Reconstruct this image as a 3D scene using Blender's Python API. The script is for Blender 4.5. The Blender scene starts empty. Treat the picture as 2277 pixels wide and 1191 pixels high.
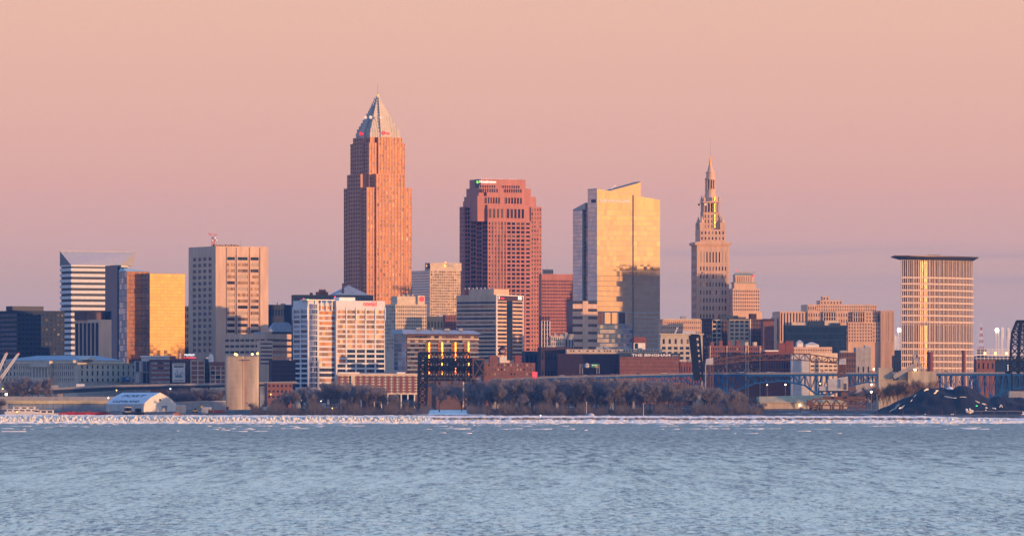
import bpy, math, random
import numpy as np
from mathutils import Vector, Matrix
random.seed(7); rng = np.random.default_rng(7)
R = math.radians
SC = bpy.context.scene
# ---------------------------------------------------------------- camera, sky, sun, exposure
F = 13940.0; CX = 1138.5; HY = 908.0; H = 10.0      # focal length / centre / horizon in photo pixels, eye height in metres
cd = bpy.data.cameras.new('camera'); cam = bpy.data.objects.new('camera', cd); SC.collection.objects.link(cam)
cam.location = (0, 0, H); cam.rotation_euler = (R(90), 0, 0)
cd.sensor_width = 36.0; cd.lens = 36.0 * F / 2277.0
cd.shift_y = (HY - 595.5) / 2277.0
cd.clip_start = 1.0; cd.clip_end = 60000.0
SC.camera = cam
SUN_AZ = 62.0; SUN_EL = 2.6                          # azimuth from the towards-camera direction, to the right
SDIR = Vector((math.sin(R(SUN_AZ)) * math.cos(R(SUN_EL)), -math.cos(R(SUN_AZ)) * math.cos(R(SUN_EL)), math.sin(R(SUN_EL))))
w = bpy.data.worlds.new('World'); SC.world = w; w.use_nodes = True
nt = w.node_tree; nt.nodes.clear()
def N(tree, t, **k):
    n = tree.nodes.new(t)
    for a, b in k.items(): setattr(n, a, b)
    return n
def ramp(tree, stops, interp='EASE'):
    n = N(tree, 'ShaderNodeValToRGB'); cr = n.color_ramp; cr.interpolation = interp
    while len(cr.elements) > 1: cr.elements.remove(cr.elements[-1])
    cr.elements[0].position = stops[0][0]; cr.elements[0].color = (*stops[0][1], 1)
    for p, c in stops[1:]:
        e = cr.elements.new(p); e.color = (*c, 1)
    return n
def mth(tree, op, a, b=None, c=None, clamp=False):
    n = N(tree, 'ShaderNodeMath', operation=op, use_clamp=clamp)
    for i, v in enumerate((a, b, c)):
        if v is None: continue
        if isinstance(v, (int, float)): n.inputs[i].default_value = v
        else: tree.links.new(v, n.inputs[i])
    return n.outputs[0]
def mixc(tree, f, a, b, mode='MIX'):
    n = N(tree, 'ShaderNodeMix', data_type='RGBA', blend_type=mode)
    for s, v in ((n.inputs[0], f), (n.inputs[6], a), (n.inputs[7], b)):
        if isinstance(v, (int, float)): s.default_value = v
        elif isinstance(v, tuple): s.default_value = (*v, 1)
        else: tree.links.new(v, s)
    return n.outputs[2]
tc = N(nt, 'ShaderNodeTexCoord')
nrm = N(nt, 'ShaderNodeVectorMath', operation='NORMALIZE'); nt.links.new(tc.outputs['Generated'], nrm.inputs[0])
sep = N(nt, 'ShaderNodeSeparateXYZ'); nt.links.new(nrm.outputs[0], sep.inputs[0])
sky = N(nt, 'ShaderNodeTexSky', sky_type='NISHITA'); sky.sun_disc = False
sky.sun_elevation = R(SUN_EL); sky.sun_rotation = R(180 - SUN_AZ); sky.air_density = 1.0; sky.dust_density = 1.5; sky.ozone_density = 2.0
# dusk colours by height above the horizon: lavender haze, pink belt, peach, then the clear blue dome
zq = mth(nt, 'POWER', mth(nt, 'MAXIMUM', sep.outputs[2], 0.0), 0.5)
def q(deg): return math.sqrt(math.sin(R(deg)))
def L(r, g, b): return tuple(((c / 255 + .055) / 1.055) ** 2.4 if c > 10 else c / 255 / 12.92 for c in (r, g, b))
anti = ramp(nt, [(0.0, L(176, 151, 151)), (q(0.7), L(182, 157, 157)), (q(1.17), L(194, 159, 150)), (q(1.63), L(211, 164, 150)), (q(2.09), L(221, 166, 146)), (q(2.64), L(223, 170, 148)), (q(3.18), L(224, 173, 150)), (q(3.64), L(225, 176, 151)), (q(6.5), L(226, 187, 168)), (q(10), L(196, 188, 186)), (q(18), L(150, 180, 214)), (q(40), L(112, 160, 226)), (1.0, L(92, 142, 220))], 'LINEAR')
nt.links.new(zq, anti.inputs[0])
solar = ramp(nt, [(0.0, (.80, .34, .11)), (q(3), (.95, .45, .16)), (q(8), (.85, .52, .28)), (q(18), (.50, .50, .48)), (q(40), (.28, .44, .68)), (1.0, L(108, 154, 224))], 'LINEAR')
nt.links.new(zq, solar.inputs[0])
dt = N(nt, 'ShaderNodeVectorMath', operation='DOT_PRODUCT'); nt.links.new(nrm.outputs[0], dt.inputs[0]); dt.inputs[1].default_value = SDIR
d01 = mth(nt, 'MAXIMUM', dt.outputs['Value'], 0.0)
side = mth(nt, 'POWER', d01, 2.2)
col = mixc(nt, side, anti.outputs[0], solar.outputs[0])
# glow round the setting sun
g1 = mth(nt, 'MULTIPLY', mth(nt, 'POWER', d01, 60.0), 1.5)
g2 = mth(nt, 'MULTIPLY', mth(nt, 'POWER', d01, 900.0), 2.2)
g = mth(nt, 'ADD', g1, g2)
glow = N(nt, 'ShaderNodeVectorMath', operation='SCALE'); glow.inputs[0].default_value = (1.0, .43, .09); nt.links.new(g, glow.inputs['Scale'])
ad = N(nt, 'ShaderNodeVectorMath', operation='ADD'); nt.links.new(col, ad.inputs[0]); nt.links.new(glow.outputs[0], ad.inputs[1])
# thin grey-blue cloud streaks low in the sky
mp = N(nt, 'ShaderNodeMapping'); nt.links.new(nrm.outputs[0], mp.inputs[0]); mp.inputs['Scale'].default_value = (16, 16, 420); mp.inputs['Location'].default_value = (3.3, 0, 1.7)
ns = N(nt, 'ShaderNodeTexNoise'); nt.links.new(mp.outputs[0], ns.inputs[0]); ns.inputs['Scale'].default_value = 1.0; ns.inputs['Detail'].default_value = 4
cm = ramp(nt, [(0.0, (0, 0, 0)), (.36, (0, 0, 0)), (.62, (1, 1, 1))], 'EASE'); nt.links.new(ns.outputs[0], cm.inputs[0])
band = ramp(nt, [(0.0, (0, 0, 0)), (q(1.06), (0, 0, 0)), (q(1.16), (.8, .8, .8)), (q(1.27), (0, 0, 0)), (q(1.33), (0, 0, 0)), (q(1.40), (1, 1, 1)), (q(1.52), (0, 0, 0)), (1, (0, 0, 0))], 'EASE'); nt.links.new(zq, band.inputs[0])
xm_ = mth(nt, 'MULTIPLY', mth(nt, 'SUBTRACT', sep.outputs[0], .012), 60.0, clamp=True); cf = mth(nt, 'MULTIPLY', mth(nt, 'MULTIPLY', mth(nt, 'MULTIPLY', cm.outputs[0], band.outputs[0]), xm_), .32)
col2 = mixc(nt, cf, ad.outputs[0], L(140, 140, 160))
# the physical sky underneath adds its share of the blue dome
skm = N(nt, 'ShaderNodeVectorMath', operation='SCALE'); nt.links.new(sky.outputs[0], skm.inputs[0])
nt.links.new(mth(nt, 'MULTIPLY', mth(nt, 'SUBTRACT', sep.outputs[2], 0.12, clamp=True), 1.2), skm.inputs['Scale'])
bg1 = N(nt, 'ShaderNodeBackground'); nt.links.new(skm.outputs[0], bg1.inputs[0]); bg1.inputs[1].default_value = 0.08
bg2 = N(nt, 'ShaderNodeBackground'); nt.links.new(col2, bg2.inputs[0]); bg2.inputs[1].default_value = 1.0
ads = N(nt, 'ShaderNodeAddShader'); nt.links.new(bg1.outputs[0], ads.inputs[0]); nt.links.new(bg2.outputs[0], ads.inputs[1])
wo = N(nt, 'ShaderNodeOutputWorld'); nt.links.new(ads.outputs[0], wo.inputs[0])
sl = bpy.data.lights.new('sun', 'SUN'); sl.energy = 5.0; sl.angle = R(0.55); sl.color = (1.0, .49, .19)
so = bpy.data.objects.new('sun', sl); SC.collection.objects.link(so); so.rotation_euler = SDIR.to_track_quat('Z', 'Y').to_euler(); so.location = (900, 3000, 500)
SC.view_settings.view_transform = 'Standard'; SC.view_settings.look = 'None'; SC.view_settings.exposure = 0.30; SC.view_settings.gamma = 1.0
SC.view_settings.use_curve_mapping = False
SC.cycles.max_bounces = 5; SC.cycles.diffuse_bounces = 2; SC.cycles.glossy_bounces = 3; SC.cycles.transparent_max_bounces = 8; SC.cycles.volume_bounces = 0
SC.cycles.use_denoising = True
SC.cycles.sample_clamp_indirect = 6.0

# ---------------------------------------------------------------- helpers
def wx(px, Y): return (px - CX) / F * Y
def wz(py, Y): return H + (HY - py) / F * Y
TERR = [(4350, -6), (4366, -2), (4378, 4.2), (4450, 5.2), (4600, 7.2), (4700, 8.6), (5000, 9.0), (5300, 9.5), (5700, 17.0), (6500, 20.0), (12000, 21.0)]
def terr(D): return float(np.interp(D, [t[0] for t in TERR], [t[1] for t in TERR]))

def mat(name, col, rough=.8, metal=0.0, var=.18, scale=.25, bump=0.0, streak=False, spec=.4, emit=None, estr=0.0, var2=None, pane=0.0, coat=0.0, tilt=0.0):
    m = bpy.data.materials.new(name); m.use_nodes = True; t = m.node_tree; t.nodes.clear()
    p = N(t, 'ShaderNodeBsdfPrincipled'); o = N(t, 'ShaderNodeOutputMaterial'); t.links.new(p.outputs[0], o.inputs[0])
    p.inputs['Roughness'].default_value = rough; p.inputs['Metallic'].default_value = metal; p.inputs['Specular IOR Level'].default_value = spec
    c = N(t, 'ShaderNodeTexCoord'); mp = N(t, 'ShaderNodeMapping'); t.links.new(c.outputs['Object'], mp.inputs[0])
    mp.inputs['Scale'].default_value = (scale, scale, scale * (.15 if streak else 1))
    n = N(t, 'ShaderNodeTexNoise'); t.links.new(mp.outputs[0], n.inputs[0]); n.inputs['Scale'].default_value = 1.0; n.inputs['Detail'].default_value = 5; n.inputs['Roughness'].default_value = .6
    lo = tuple(max(0, x * (1 - var)) for x in col); hi = tuple(min(1, x * (1 + var)) for x in col) if var2 is None else var2
    rp = ramp(t, [(.3, lo), (.7, hi)], 'LINEAR'); t.links.new(n.outputs[0], rp.inputs[0]); out = rp.outputs[0]
    if pane > 0 or tilt > 0:
        gi = N(t, 'ShaderNodeNewGeometry'); oi = N(t, 'ShaderNodeObjectInfo')
        rr = mth(t, 'FRACT', mth(t, 'ADD', gi.outputs['Random Per Island'], oi.outputs['Random']))
        if pane > 0:
            rp2 = ramp(t, [(0, (1 - pane,) * 3), (.75, (1, 1, 1)), (1, (1 + pane,) * 3)], 'LINEAR'); t.links.new(rr, rp2.inputs[0])
            out = mixc(t, 1.0, out, rp2.outputs[0], 'MULTIPLY')
        if tilt > 0:
            wn = N(t, 'ShaderNodeTexWhiteNoise', noise_dimensions='1D'); t.links.new(rr, wn.inputs['W'])
            s1 = N(t, 'ShaderNodeVectorMath', operation='SUBTRACT'); t.links.new(wn.outputs['Color'], s1.inputs[0]); s1.inputs[1].default_value = (.5, .5, .5)
            s2 = N(t, 'ShaderNodeVectorMath', operation='SCALE'); t.links.new(s1.outputs[0], s2.inputs[0]); s2.inputs['Scale'].default_value = tilt
            s3 = N(t, 'ShaderNodeVectorMath', operation='ADD'); t.links.new(gi.outputs['Normal'], s3.inputs[0]); t.links.new(s2.outputs[0], s3.inputs[1])
            s4 = N(t, 'ShaderNodeVectorMath', operation='NORMALIZE'); t.links.new(s3.outputs[0], s4.inputs[0]); t.links.new(s4.outputs[0], p.inputs['Normal'])
    t.links.new(out, p.inputs['Base Color'])
    if bump:
        b = N(t, 'ShaderNodeBump'); b.inputs['Strength'].default_value = bump; b.inputs['Distance'].default_value = .3; t.links.new(n.outputs[0], b.inputs['Height']); t.links.new(b.outputs[0], p.inputs['Normal'])
    if emit: p.inputs['Emission Color'].default_value = (*emit, 1); p.inputs['Emission Strength'].default_value = estr
    return m
M = {}
def mk(k, *a, **kw): M[k] = mat(k, *a, **kw)
mk('granite_red', (.54, .25, .145), .6, streak=True)
mk('granite_pink', (.44, .17, .13), .6, streak=True)
mk('crown_metal', (.44, .42, .39), .6, .15, var=.1)
mk('crown_slate', (.40, .41, .45), .45, .2, var=.06)
mk('white_panel', (.72, .70, .66), .7, var=.08)
mk('white_blue', (.62, .65, .68), .6, var=.08)
mk('tan_concrete', (.60, .43, .31), .85, streak=True)
mk('tan_warm', (.52, .42, .30), .85, streak=True)
mk('silo_concrete', (.47, .395, .29), .9, var=.32, scale=.16, streak=True, bump=.2)
mk('court_concrete', (.62, .50, .42), .7, var=.08)
mk('cream', (.60, .50, .38), .8)
mk('limestone', (.50, .46, .38), .85, var=.14)
mk('limestone_warm', (.64, .43, .29), .85, var=.14, streak=True)
mk('brick_red', (.20, .07, .06), .85)
mk('brick_dark', (.055, .036, .048), .85)
mk('brick_brown', (.12, .075, .065), .85)
mk('brick_mid', (.21, .095, .075), .85)
mk('grey_concrete', (.32, .32, .32), .85)
mk('grey_light', (.48, .49, .50), .8)
mk('roof_grey', (.30, .34, .38), .6)
mk('roof_dark', (.08, .09, .11), .7)
mk('slate_blue', (.22, .27, .33), .5)
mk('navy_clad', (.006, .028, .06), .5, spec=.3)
mk('navy_metal', (.022, .05, .09), .45, .2)
mk('bronze_metal', (.10, .07, .06), .45, .3)
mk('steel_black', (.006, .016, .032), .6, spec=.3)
mk('steel_rust', (.16, .085, .065), .75, scale=1.0)
mk('steel_grey', (.36, .36, .36), .6)
mk('bridge_blue', (.006, .10, .30), .5, scale=.6)
mk('bridge_deck', (.30, .29, .29), .8)
mk('white_paint', (.78, .77, .75), .5, var=.06)
mk('red_paint', (.45, .03, .03), .5)
mk('orange_paint', (.6, .2, .03), .5)
mk('green_sign', (.03, .25, .10), .5)
mk('yellow_paint', (.6, .42, .03), .5)
mk('blue_paint', (.02, .16, .40), .5)
mk('black_paint', (.02, .02, .025), .6)
mk('coal', (.014, .018, .026), .9, var=.5, scale=.5, bump=.6)
mk('asphalt', (.05, .05, .055), .9)
mk('bark', (.10, .075, .062), .9, scale=2)
mk('bark_pale', (.30, .24, .19), .9, scale=2)
mk('shaded_brick', (.020, .034, .055), .8)  # blue of the shaded low city put into the brick colour
mk('twigs', (.21, .20, .215), .95, var=.35, scale=.2)
mk('twigs_tan', (.26, .19, .14), .95, var=.3, scale=.2)
mk('brush', (.12, .11, .115), .95, var=.4, scale=.4)
mk('rock', (.16, .15, .14), .9, var=.4, scale=.8, bump=.5)
# glazing
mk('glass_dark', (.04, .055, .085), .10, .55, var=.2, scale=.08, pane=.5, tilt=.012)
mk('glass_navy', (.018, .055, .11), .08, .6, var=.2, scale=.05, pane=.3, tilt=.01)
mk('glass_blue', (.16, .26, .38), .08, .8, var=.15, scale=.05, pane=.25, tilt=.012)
mk('glass_sunset', (.98, .66, .26), .05, 1.0, var=.05, scale=.05, pane=.06, tilt=.010)  # sunset reflection put into the tint, on the sun-facing side only
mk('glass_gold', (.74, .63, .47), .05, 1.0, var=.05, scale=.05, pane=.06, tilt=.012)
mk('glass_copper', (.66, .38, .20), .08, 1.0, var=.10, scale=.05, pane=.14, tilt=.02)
mk('glass_silver', (.46, .50, .58), .07, .95, var=.06, scale=.04, pane=.10, tilt=.02)
mk('glass_warm', (.22, .17, .14), .12, .7, var=.2, scale=.07, pane=.45, tilt=.04)
mk('glass_pink', (.26, .17, .14), .15, .6, var=.15, scale=.07, pane=.3, tilt=.03)
mk('glass_bright', (.40, .30, .22), .10, .9, pane=.3, tilt=.03)
mk('glint_bay', (1.0, .42, .08), .34, 1.0, var=.05)  # orange of the sun glint put into the glass colour
mk('glass_sun', (.80, .62, .40), .05, 1.0, var=.05, pane=.1, tilt=.008)  # golden tint for panes that stand in for sun glints
mk('blind', (.45, .36, .26), .7)
mk('lit_window', (.4, .3, .2), .5, emit=(1, .62, .25), estr=1.1)
mk('lamp_white', (.9, .9, .8), .5, emit=(1, .86, .55), estr=14)
mk('lamp_orange', (.9, .5, .2), .5, emit=(1, .45, .08), estr=8)
mk('lamp_red', (.9, .1, .1), .5, emit=(1, .03, .04), estr=1.6)
mk('sign_red', (.7, .03, .03), .5, emit=(1, .04, .05), estr=.8)
mk('sign_white', (.9, .9, .9), .5, emit=(1, .93, .85), estr=.7)
mk('sign_green', (.1, .6, .1), .5, emit=(.15, .9, .2), estr=.4)
mk('sign_orange', (.9, .5, .1), .5, emit=(1, .5, .1), estr=.9)
mk('lamp_green', (.1, .8, .3), .5, emit=(.05, 1, .3), estr=1.2)

COL = SC.collection
def link(o, parent=None):
    COL.objects.link(o)
    if parent is not None: o.parent = parent
    return o
def tag(o, label=None, cat=None, group=None, kind=None):
    for k, v in (('label', label), ('category', cat), ('group', group), ('kind', kind)):
        if v: o[k] = v
    return o
def empty(name, loc, rz=0.0, label=None, cat=None, group=None):
    o = bpy.data.objects.new(name, None); o.location = loc; o.rotation_euler = (0, 0, rz); o.empty_display_size = 1; link(o)
    return tag(o, label, cat, group)
class MB:
    def __init__(s): s.v = []; s.f = []
    def hexa(s, p):     # 8 points: bottom 4 (ccw), top 4
        b = len(s.v); s.v.extend(p)
        s.f.extend([(b, b+3, b+2, b+1), (b+4, b+5, b+6, b+7), (b, b+1, b+5, b+4), (b+1, b+2, b+6, b+5), (b+2, b+3, b+7, b+6), (b+3, b, b+4, b+7)])
        return s
    def box(s, x0, x1, y0, y1, z0, z1):
        return s.hexa([(x0, y0, z0), (x1, y0, z0), (x1, y1, z0), (x0, y1, z0), (x0, y0, z1), (x1, y0, z1), (x1, y1, z1), (x0, y1, z1)])
    def fbox(s, fc, u0, u1, n0, n1, z0, z1):   # box on a face frame (ox, oy, ux, uy, nx, ny)
        ox, oy, ux, uy, nx, ny = fc
        P = lambda u, n, z: (ox + u * ux + n * nx, oy + u * uy + n * ny, z)
        q4 = [(u0, n1), (u1, n1), (u1, n0), (u0, n0)]
        if ux * (-ny) + uy * nx < 0: q4 = q4[::-1]
        return s.hexa([P(a, b, z0) for a, b in q4] + [P(a, b, z1) for a, b in q4])
    def prism(s, poly, z0, z1, poly2=None):
        p2 = poly2 or poly; n = len(poly); b = len(s.v)
        s.v.extend([(x, y, z0) for x, y in poly] + [(x, y, z1) for x, y in p2])
        for i in range(n): j = (i+1) % n; s.f.append((b+i, b+j, b+n+j, b+n+i))
        s.f.append(tuple(b + i for i in range(n))[::-1]); s.f.append(tuple(b + n + i for i in range(n)))
        return s
    def poly3(s, top, bot):   # arbitrary loops
        n = len(top); b = len(s.v); s.v.extend(bot + top)
        for i in range(n): j = (i+1) % n; s.f.append((b+i, b+j, b+n+j, b+n+i))
        s.f.append(tuple(b + i for i in range(n))[::-1]); s.f.append(tuple(b + n + i for i in range(n)))
        return s
    def bar(s, p0, p1, w, w1=None):
        p0, p1 = Vector(p0), Vector(p1); d = (p1 - p0)
        if d.length < 1e-6: return s
        d.normalize(); up = Vector((0, 0, 1)) if abs(d.z) < .95 else Vector((1, 0, 0))
        a = d.cross(up).normalized(); c = a.cross(d); w1 = w if w1 is None else w1
        r = [(-1, -1), (1, -1), (1, 1), (-1, 1)]
        return s.hexa([tuple(p0 + (a*i + c*j) * w/2) for i, j in r] + [tuple(p1 + (a*i + c*j) * w1/2) for i, j in r])
    def lathe(s, prof, n=12, cx=0, cy=0, a0=0.0):
        b = len(s.v)
        for r, z in prof:
            for i in range(n): a = a0 + 2*math.pi*i/n; s.v.append((cx + r*math.cos(a), cy + r*math.sin(a), z))
        for k in range(len(prof)-1):
            for i in range(n): j = (i+1) % n; s.f.append((b+k*n+i, b+k*n+j, b+(k+1)*n+j, b+(k+1)*n+i))
        s.f.append(tuple(b + i for i in range(n))[::-1]); s.f.append(tuple(b + (len(prof)-1)*n + i for i in range(n)))
        return s
    def ball(s, c, r, n=10, m=6):
        s.lathe([(max(1e-3, r*math.sin(math.pi*k/m)), c[2] - r*math.cos(math.pi*k/m)) for k in range(m+1)], n, c[0], c[1]); return s
    def mesh(s, name, m):
        me = bpy.data.meshes.new(name); me.from_pydata(s.v, [], s.f); me.update()
        if m: me.materials.append(M[m] if isinstance(m, str) else m)
        return me
    def build(s, name, m, parent=None, loc=None, rz=0.0, smooth=False):
        if not s.v: return None
        me = s.mesh(name, m)
        if smooth:
            for p in me.polygons: p.use_smooth = True
        o = bpy.data.objects.new(name, me); link(o, parent)
        if loc: o.location = loc
        if rz: o.rotation_euler = (0, 0, rz)
        return o
def text_obj(name, body, m, parent, loc, rot, width=None, height=None, ext=.12, bold=0.0, shear=0.0):
    cu = bpy.data.curves.new(name, 'FONT'); cu.body = body; cu.size = 1.0; cu.extrude = 0.0; cu.offset = bold; cu.shear = shear; cu.resolution_u = 3
    o = bpy.data.objects.new(name, cu); COL.objects.link(o)
    dg = bpy.context.evaluated_depsgraph_get(); me = bpy.data.meshes.new_from_object(o.evaluated_get(dg)); bpy.data.objects.remove(o)
    co = np.array([v.co[:] for v in me.vertices]); mn = co.min(0); mx = co.max(0)
    sx = (width / (mx[0]-mn[0])) if width else 1; sy = (height / (mx[1]-mn[1])) if height else sx
    if not width: sx = sy
    for v in me.vertices: v.co = ((v.co.x - mn[0]) * sx, (v.co.y - mn[1]) * sy, 0)
    # give the letters thickness
    b = MB(); n = len(me.vertices); b.v = [(v.co.x, v.co.y, ext) for v in me.vertices] + [(v.co.x, v.co.y, 0) for v in me.vertices]
    cnt = {}
    for p in me.polygons:
        vs = list(p.vertices); b.f.append(tuple(vs))
        for i in range(len(vs)): e = (vs[i], vs[(i+1) % len(vs)]); cnt[e] = 1
    for (a, c) in list(cnt):
        if (c, a) not in cnt: b.f.append((a, n + a, n + c, c))
    ob = b.build(name, m, parent); ob.location = loc; ob.rotation_euler = rot
    return ob
RR = (R(90), 0, 0)             # lettering rotation on a right-hand face (local)
LR = (R(90), 0, R(-90))        # on a left-hand face

class Bld:
    """A building whose near corner stands at photo column xC; local +x runs along its right face, +y along its left face."""
    def __init__(s, name, label, cat, xL, xC, xR, D, yt, th=27.0, group=None, Lmin=None, base=None):
        s.D = D; s.th = R(th); s.base = terr(D) if base is None else base
        s.x0 = wx(xC, D); s.root = empty(name, (s.x0, D, s.base), s.th, label, cat, group)
        s.W = s.uR(xR); s.L = max(s.uL(xL), Lmin or 0) if xL is not None else (Lmin or 20.0)
        s.T = s.z(yt); s.wall = MB(); s.nwin = 0; s.rest = {}; s.cache = {}
    def uR(s, px):
        k = (px - CX) / F; return (k * s.D - s.x0) / (math.cos(s.th) - k * math.sin(s.th))
    def uL(s, px):
        k = (px - CX) / F; return (k * s.D - s.x0) / (-math.sin(s.th) - k * math.cos(s.th))
    def z(s, py): return wz(py, s.D) - s.base
    def face(s, side, plane=0.0):
        return (0, plane, 1, 0, 0, -1) if side == 'R' else (plane, 0, 0, 1, -1, 0)
    def pane(s, fc, u0, u1, z0, z1, m, n0=.03, th=.1, name='window', single=True):
        if single and s.nwin < 300:
            s.nwin += 1
            key = (round(u1-u0, 2), round(z1-z0, 2), fc[2:], m)
            if key not in s.cache:
                b = MB(); b.fbox((0, 0) + tuple(fc[2:]), 0, u1-u0, 0, th, 0, z1-z0); s.cache[key] = b.mesh(name, m)
            o = bpy.data.objects.new(name, s.cache[key]); link(o, s.root)
            o.location = (fc[0] + u0*fc[2] + n0*fc[4], fc[1] + u0*fc[3] + n0*fc[5], z0)
            return o
        s.rest.setdefault((name, m), MB()).fbox(fc, u0, u1, n0, n0+th, z0, z1)
    def facade(s, fc, u0, u1, z0, z1, cols, rows, fw=.6, fh=.6, t=.5, glass='glass_dark', single=True, hproud=False, corner=0.0, mb=None, sill=.5, skip=None, alt=None, name='window', split=1):
        """cols x rows of openings framed by piers and spandrels that stand proud of the core wall; panes sit in the recesses"""
        mb = mb or s.wall
        cw = (u1-u0)/cols; rh = (z1-z0)/rows
        tp, ts = (t, t*.72) if not hproud else (t*.72, t)
        op = [(u0 + cw*(i + .5 - fw/2), u0 + cw*(i + .5 + fw/2)) for i in range(cols)]
        oz = [(z0 + rh*(j + (1-fh)*sill), z0 + rh*(j + (1-fh)*sill + fh)) for j in range(rows)]
        if fw < .995:
            e = [u0 - corner] + [x for o in op for x in o] + [u1]
            for i in range(0, len(e), 2):
                if e[i+1] - e[i] > .01: mb.fbox(fc, e[i], e[i+1], 0, tp, z0, z1)
        if fh < .995:
            e = [z0] + [x for o in oz for x in o] + [z1]
            a, b = (op[0][0], op[-1][1]) if not hproud else (u0 + .01, u1 - .01)
            for i in range(0, len(e), 2):
                if e[i+1] - e[i] > .01: mb.fbox(fc, a, b, 0, ts, e[i] + (.01 if i == 0 else 0), e[i+1] - (.01 if i == len(e)-2 else 0))
        gl = glass if isinstance(glass, (list, tuple)) else [glass]
        for i in range(cols):
            for j in range(rows):
                if skip and skip(i, j): continue
                g = alt(i, j) if alt else None
                g = g or gl[0 if len(gl) == 1 or random.random() < .7 else random.randrange(1, len(gl))]
                a, b = op[i]; wd = (b - a) / split
                for k in range(split):
                    s.pane(fc, a + wd*k + (.06 if split > 1 else 0), a + wd*(k+1) - (.06 if split > 1 else 0), oz[j][0], oz[j][1], g, single=single, name=name)
    def core(s, x0=0, x1=None, y0=0, y1=None, z0=-1, z1=None, mb=None):
        (mb or s.wall).box(x0, s.W if x1 is None else x1, y0, s.L if y1 is None else y1, z0, s.T if z1 is None else z1)
    def part(s, name, mb, m, smooth=False): return mb.build(name, m, s.root, smooth=smooth)
    def done(s, m, name='wall'):
        s.wall.build(name, m, s.root)
        for (nm, g), b in s.rest.items():
            o = b.build(nm, g, s.root); o['kind'] = 'stuff'
        return s
def simple(name, label, cat, xL, xC, xR, D, yt, wall, yb=None, th=27, Rf=None, Lf=None, glass='glass_dark', t=.4, cap=None, single=True, Lmin=None, group=None, units=0, hproud=False, top_gap=0.0, parapet=None, lglass=None, **kw):
    """yb = photo row where the windowed zone stops; Rf / Lf = (cols, rows, fw, fh)"""
    b = Bld(name, label, cat, xL, xC, xR, D, yt, th, group=group, Lmin=Lmin)
    z0 = b.z(yb) if yb else 0.0; z1 = b.T - top_gap
    b.core()
    tt = t
    if Rf: b.facade(b.face('R'), 0, b.W, z0, z1, *Rf, t=t, glass=glass, single=single, corner=t if Lf else 0, hproud=hproud, **kw)
    if Lf: b.facade(b.face('L'), 0.01, b.L, z0, z1, *Lf, t=t, glass=lglass or glass, single=single, hproud=hproud)
    if top_gap > 0:
        b.wall.box(-t*1.1 if Lf else 0, b.W, -t*1.1, 0, z1 + .02, b.T); 
        if Lf: b.wall.box(-t*1.1, 0, .01, b.L, z1 + .02, b.T)
    b.done(wall)
    if parapet:
        p = MB(); p.box(-t-.5, b.W+.5, -t-.5, b.L+.5, b.T+.01, b.T+1.1); b.part('parapet', p, parapet)
    if units:
        for i in range(units):
            u = MB(); ux = random.uniform(.08, .75) * b.W; uw = random.uniform(2, 6); uh = random.uniform(1, 3.2); uy = random.uniform(.1, .5)*b.L
            zt = b.T + (1.1 if parapet else 0)
            u.box(ux, ux+uw, uy, uy+4, zt, zt+uh); b.part('rooftop_unit', u, random.choice(['grey_light', 'roof_grey', 'grey_concrete']))
    return b
# ---------------------------------------------------------------- ground, water, shore
def grid_mesh(name, xs, ys, Z, m, smooth=True):
    ny, nx = Z.shape; me = bpy.data.meshes.new(name)
    X = xs if xs.ndim == 2 else np.broadcast_to(xs, Z.shape); Y = ys if ys.ndim == 2 else np.broadcast_to(ys[:, None], Z.shape)
    co = np.stack([X, Y, Z], -1).reshape(-1, 3).astype(np.float32)
    i = (np.arange(ny-1)[:, None] * nx + np.arange(nx-1)[None, :]).reshape(-1)
    f = np.stack([i, i+1, i+nx+1, i+nx], -1).astype(np.int32)
    me.vertices.add(len(co)); me.vertices.foreach_set('co', co.reshape(-1))
    me.loops.add(f.size); me.loops.foreach_set('vertex_index', f.reshape(-1))
    me.polygons.add(len(f)); me.polygons.foreach_set('loop_start', np.arange(0, f.size, 4, dtype=np.int32)); me.polygons.foreach_set('loop_total', np.full(len(f), 4, dtype=np.int32))
    me.update(calc_edges=True)
    if smooth: me.polygons.foreach_set('use_smooth', np.ones(len(f), dtype=bool))
    me.materials.append(m); o = bpy.data.objects.new(name, me); link(o); return o
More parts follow.
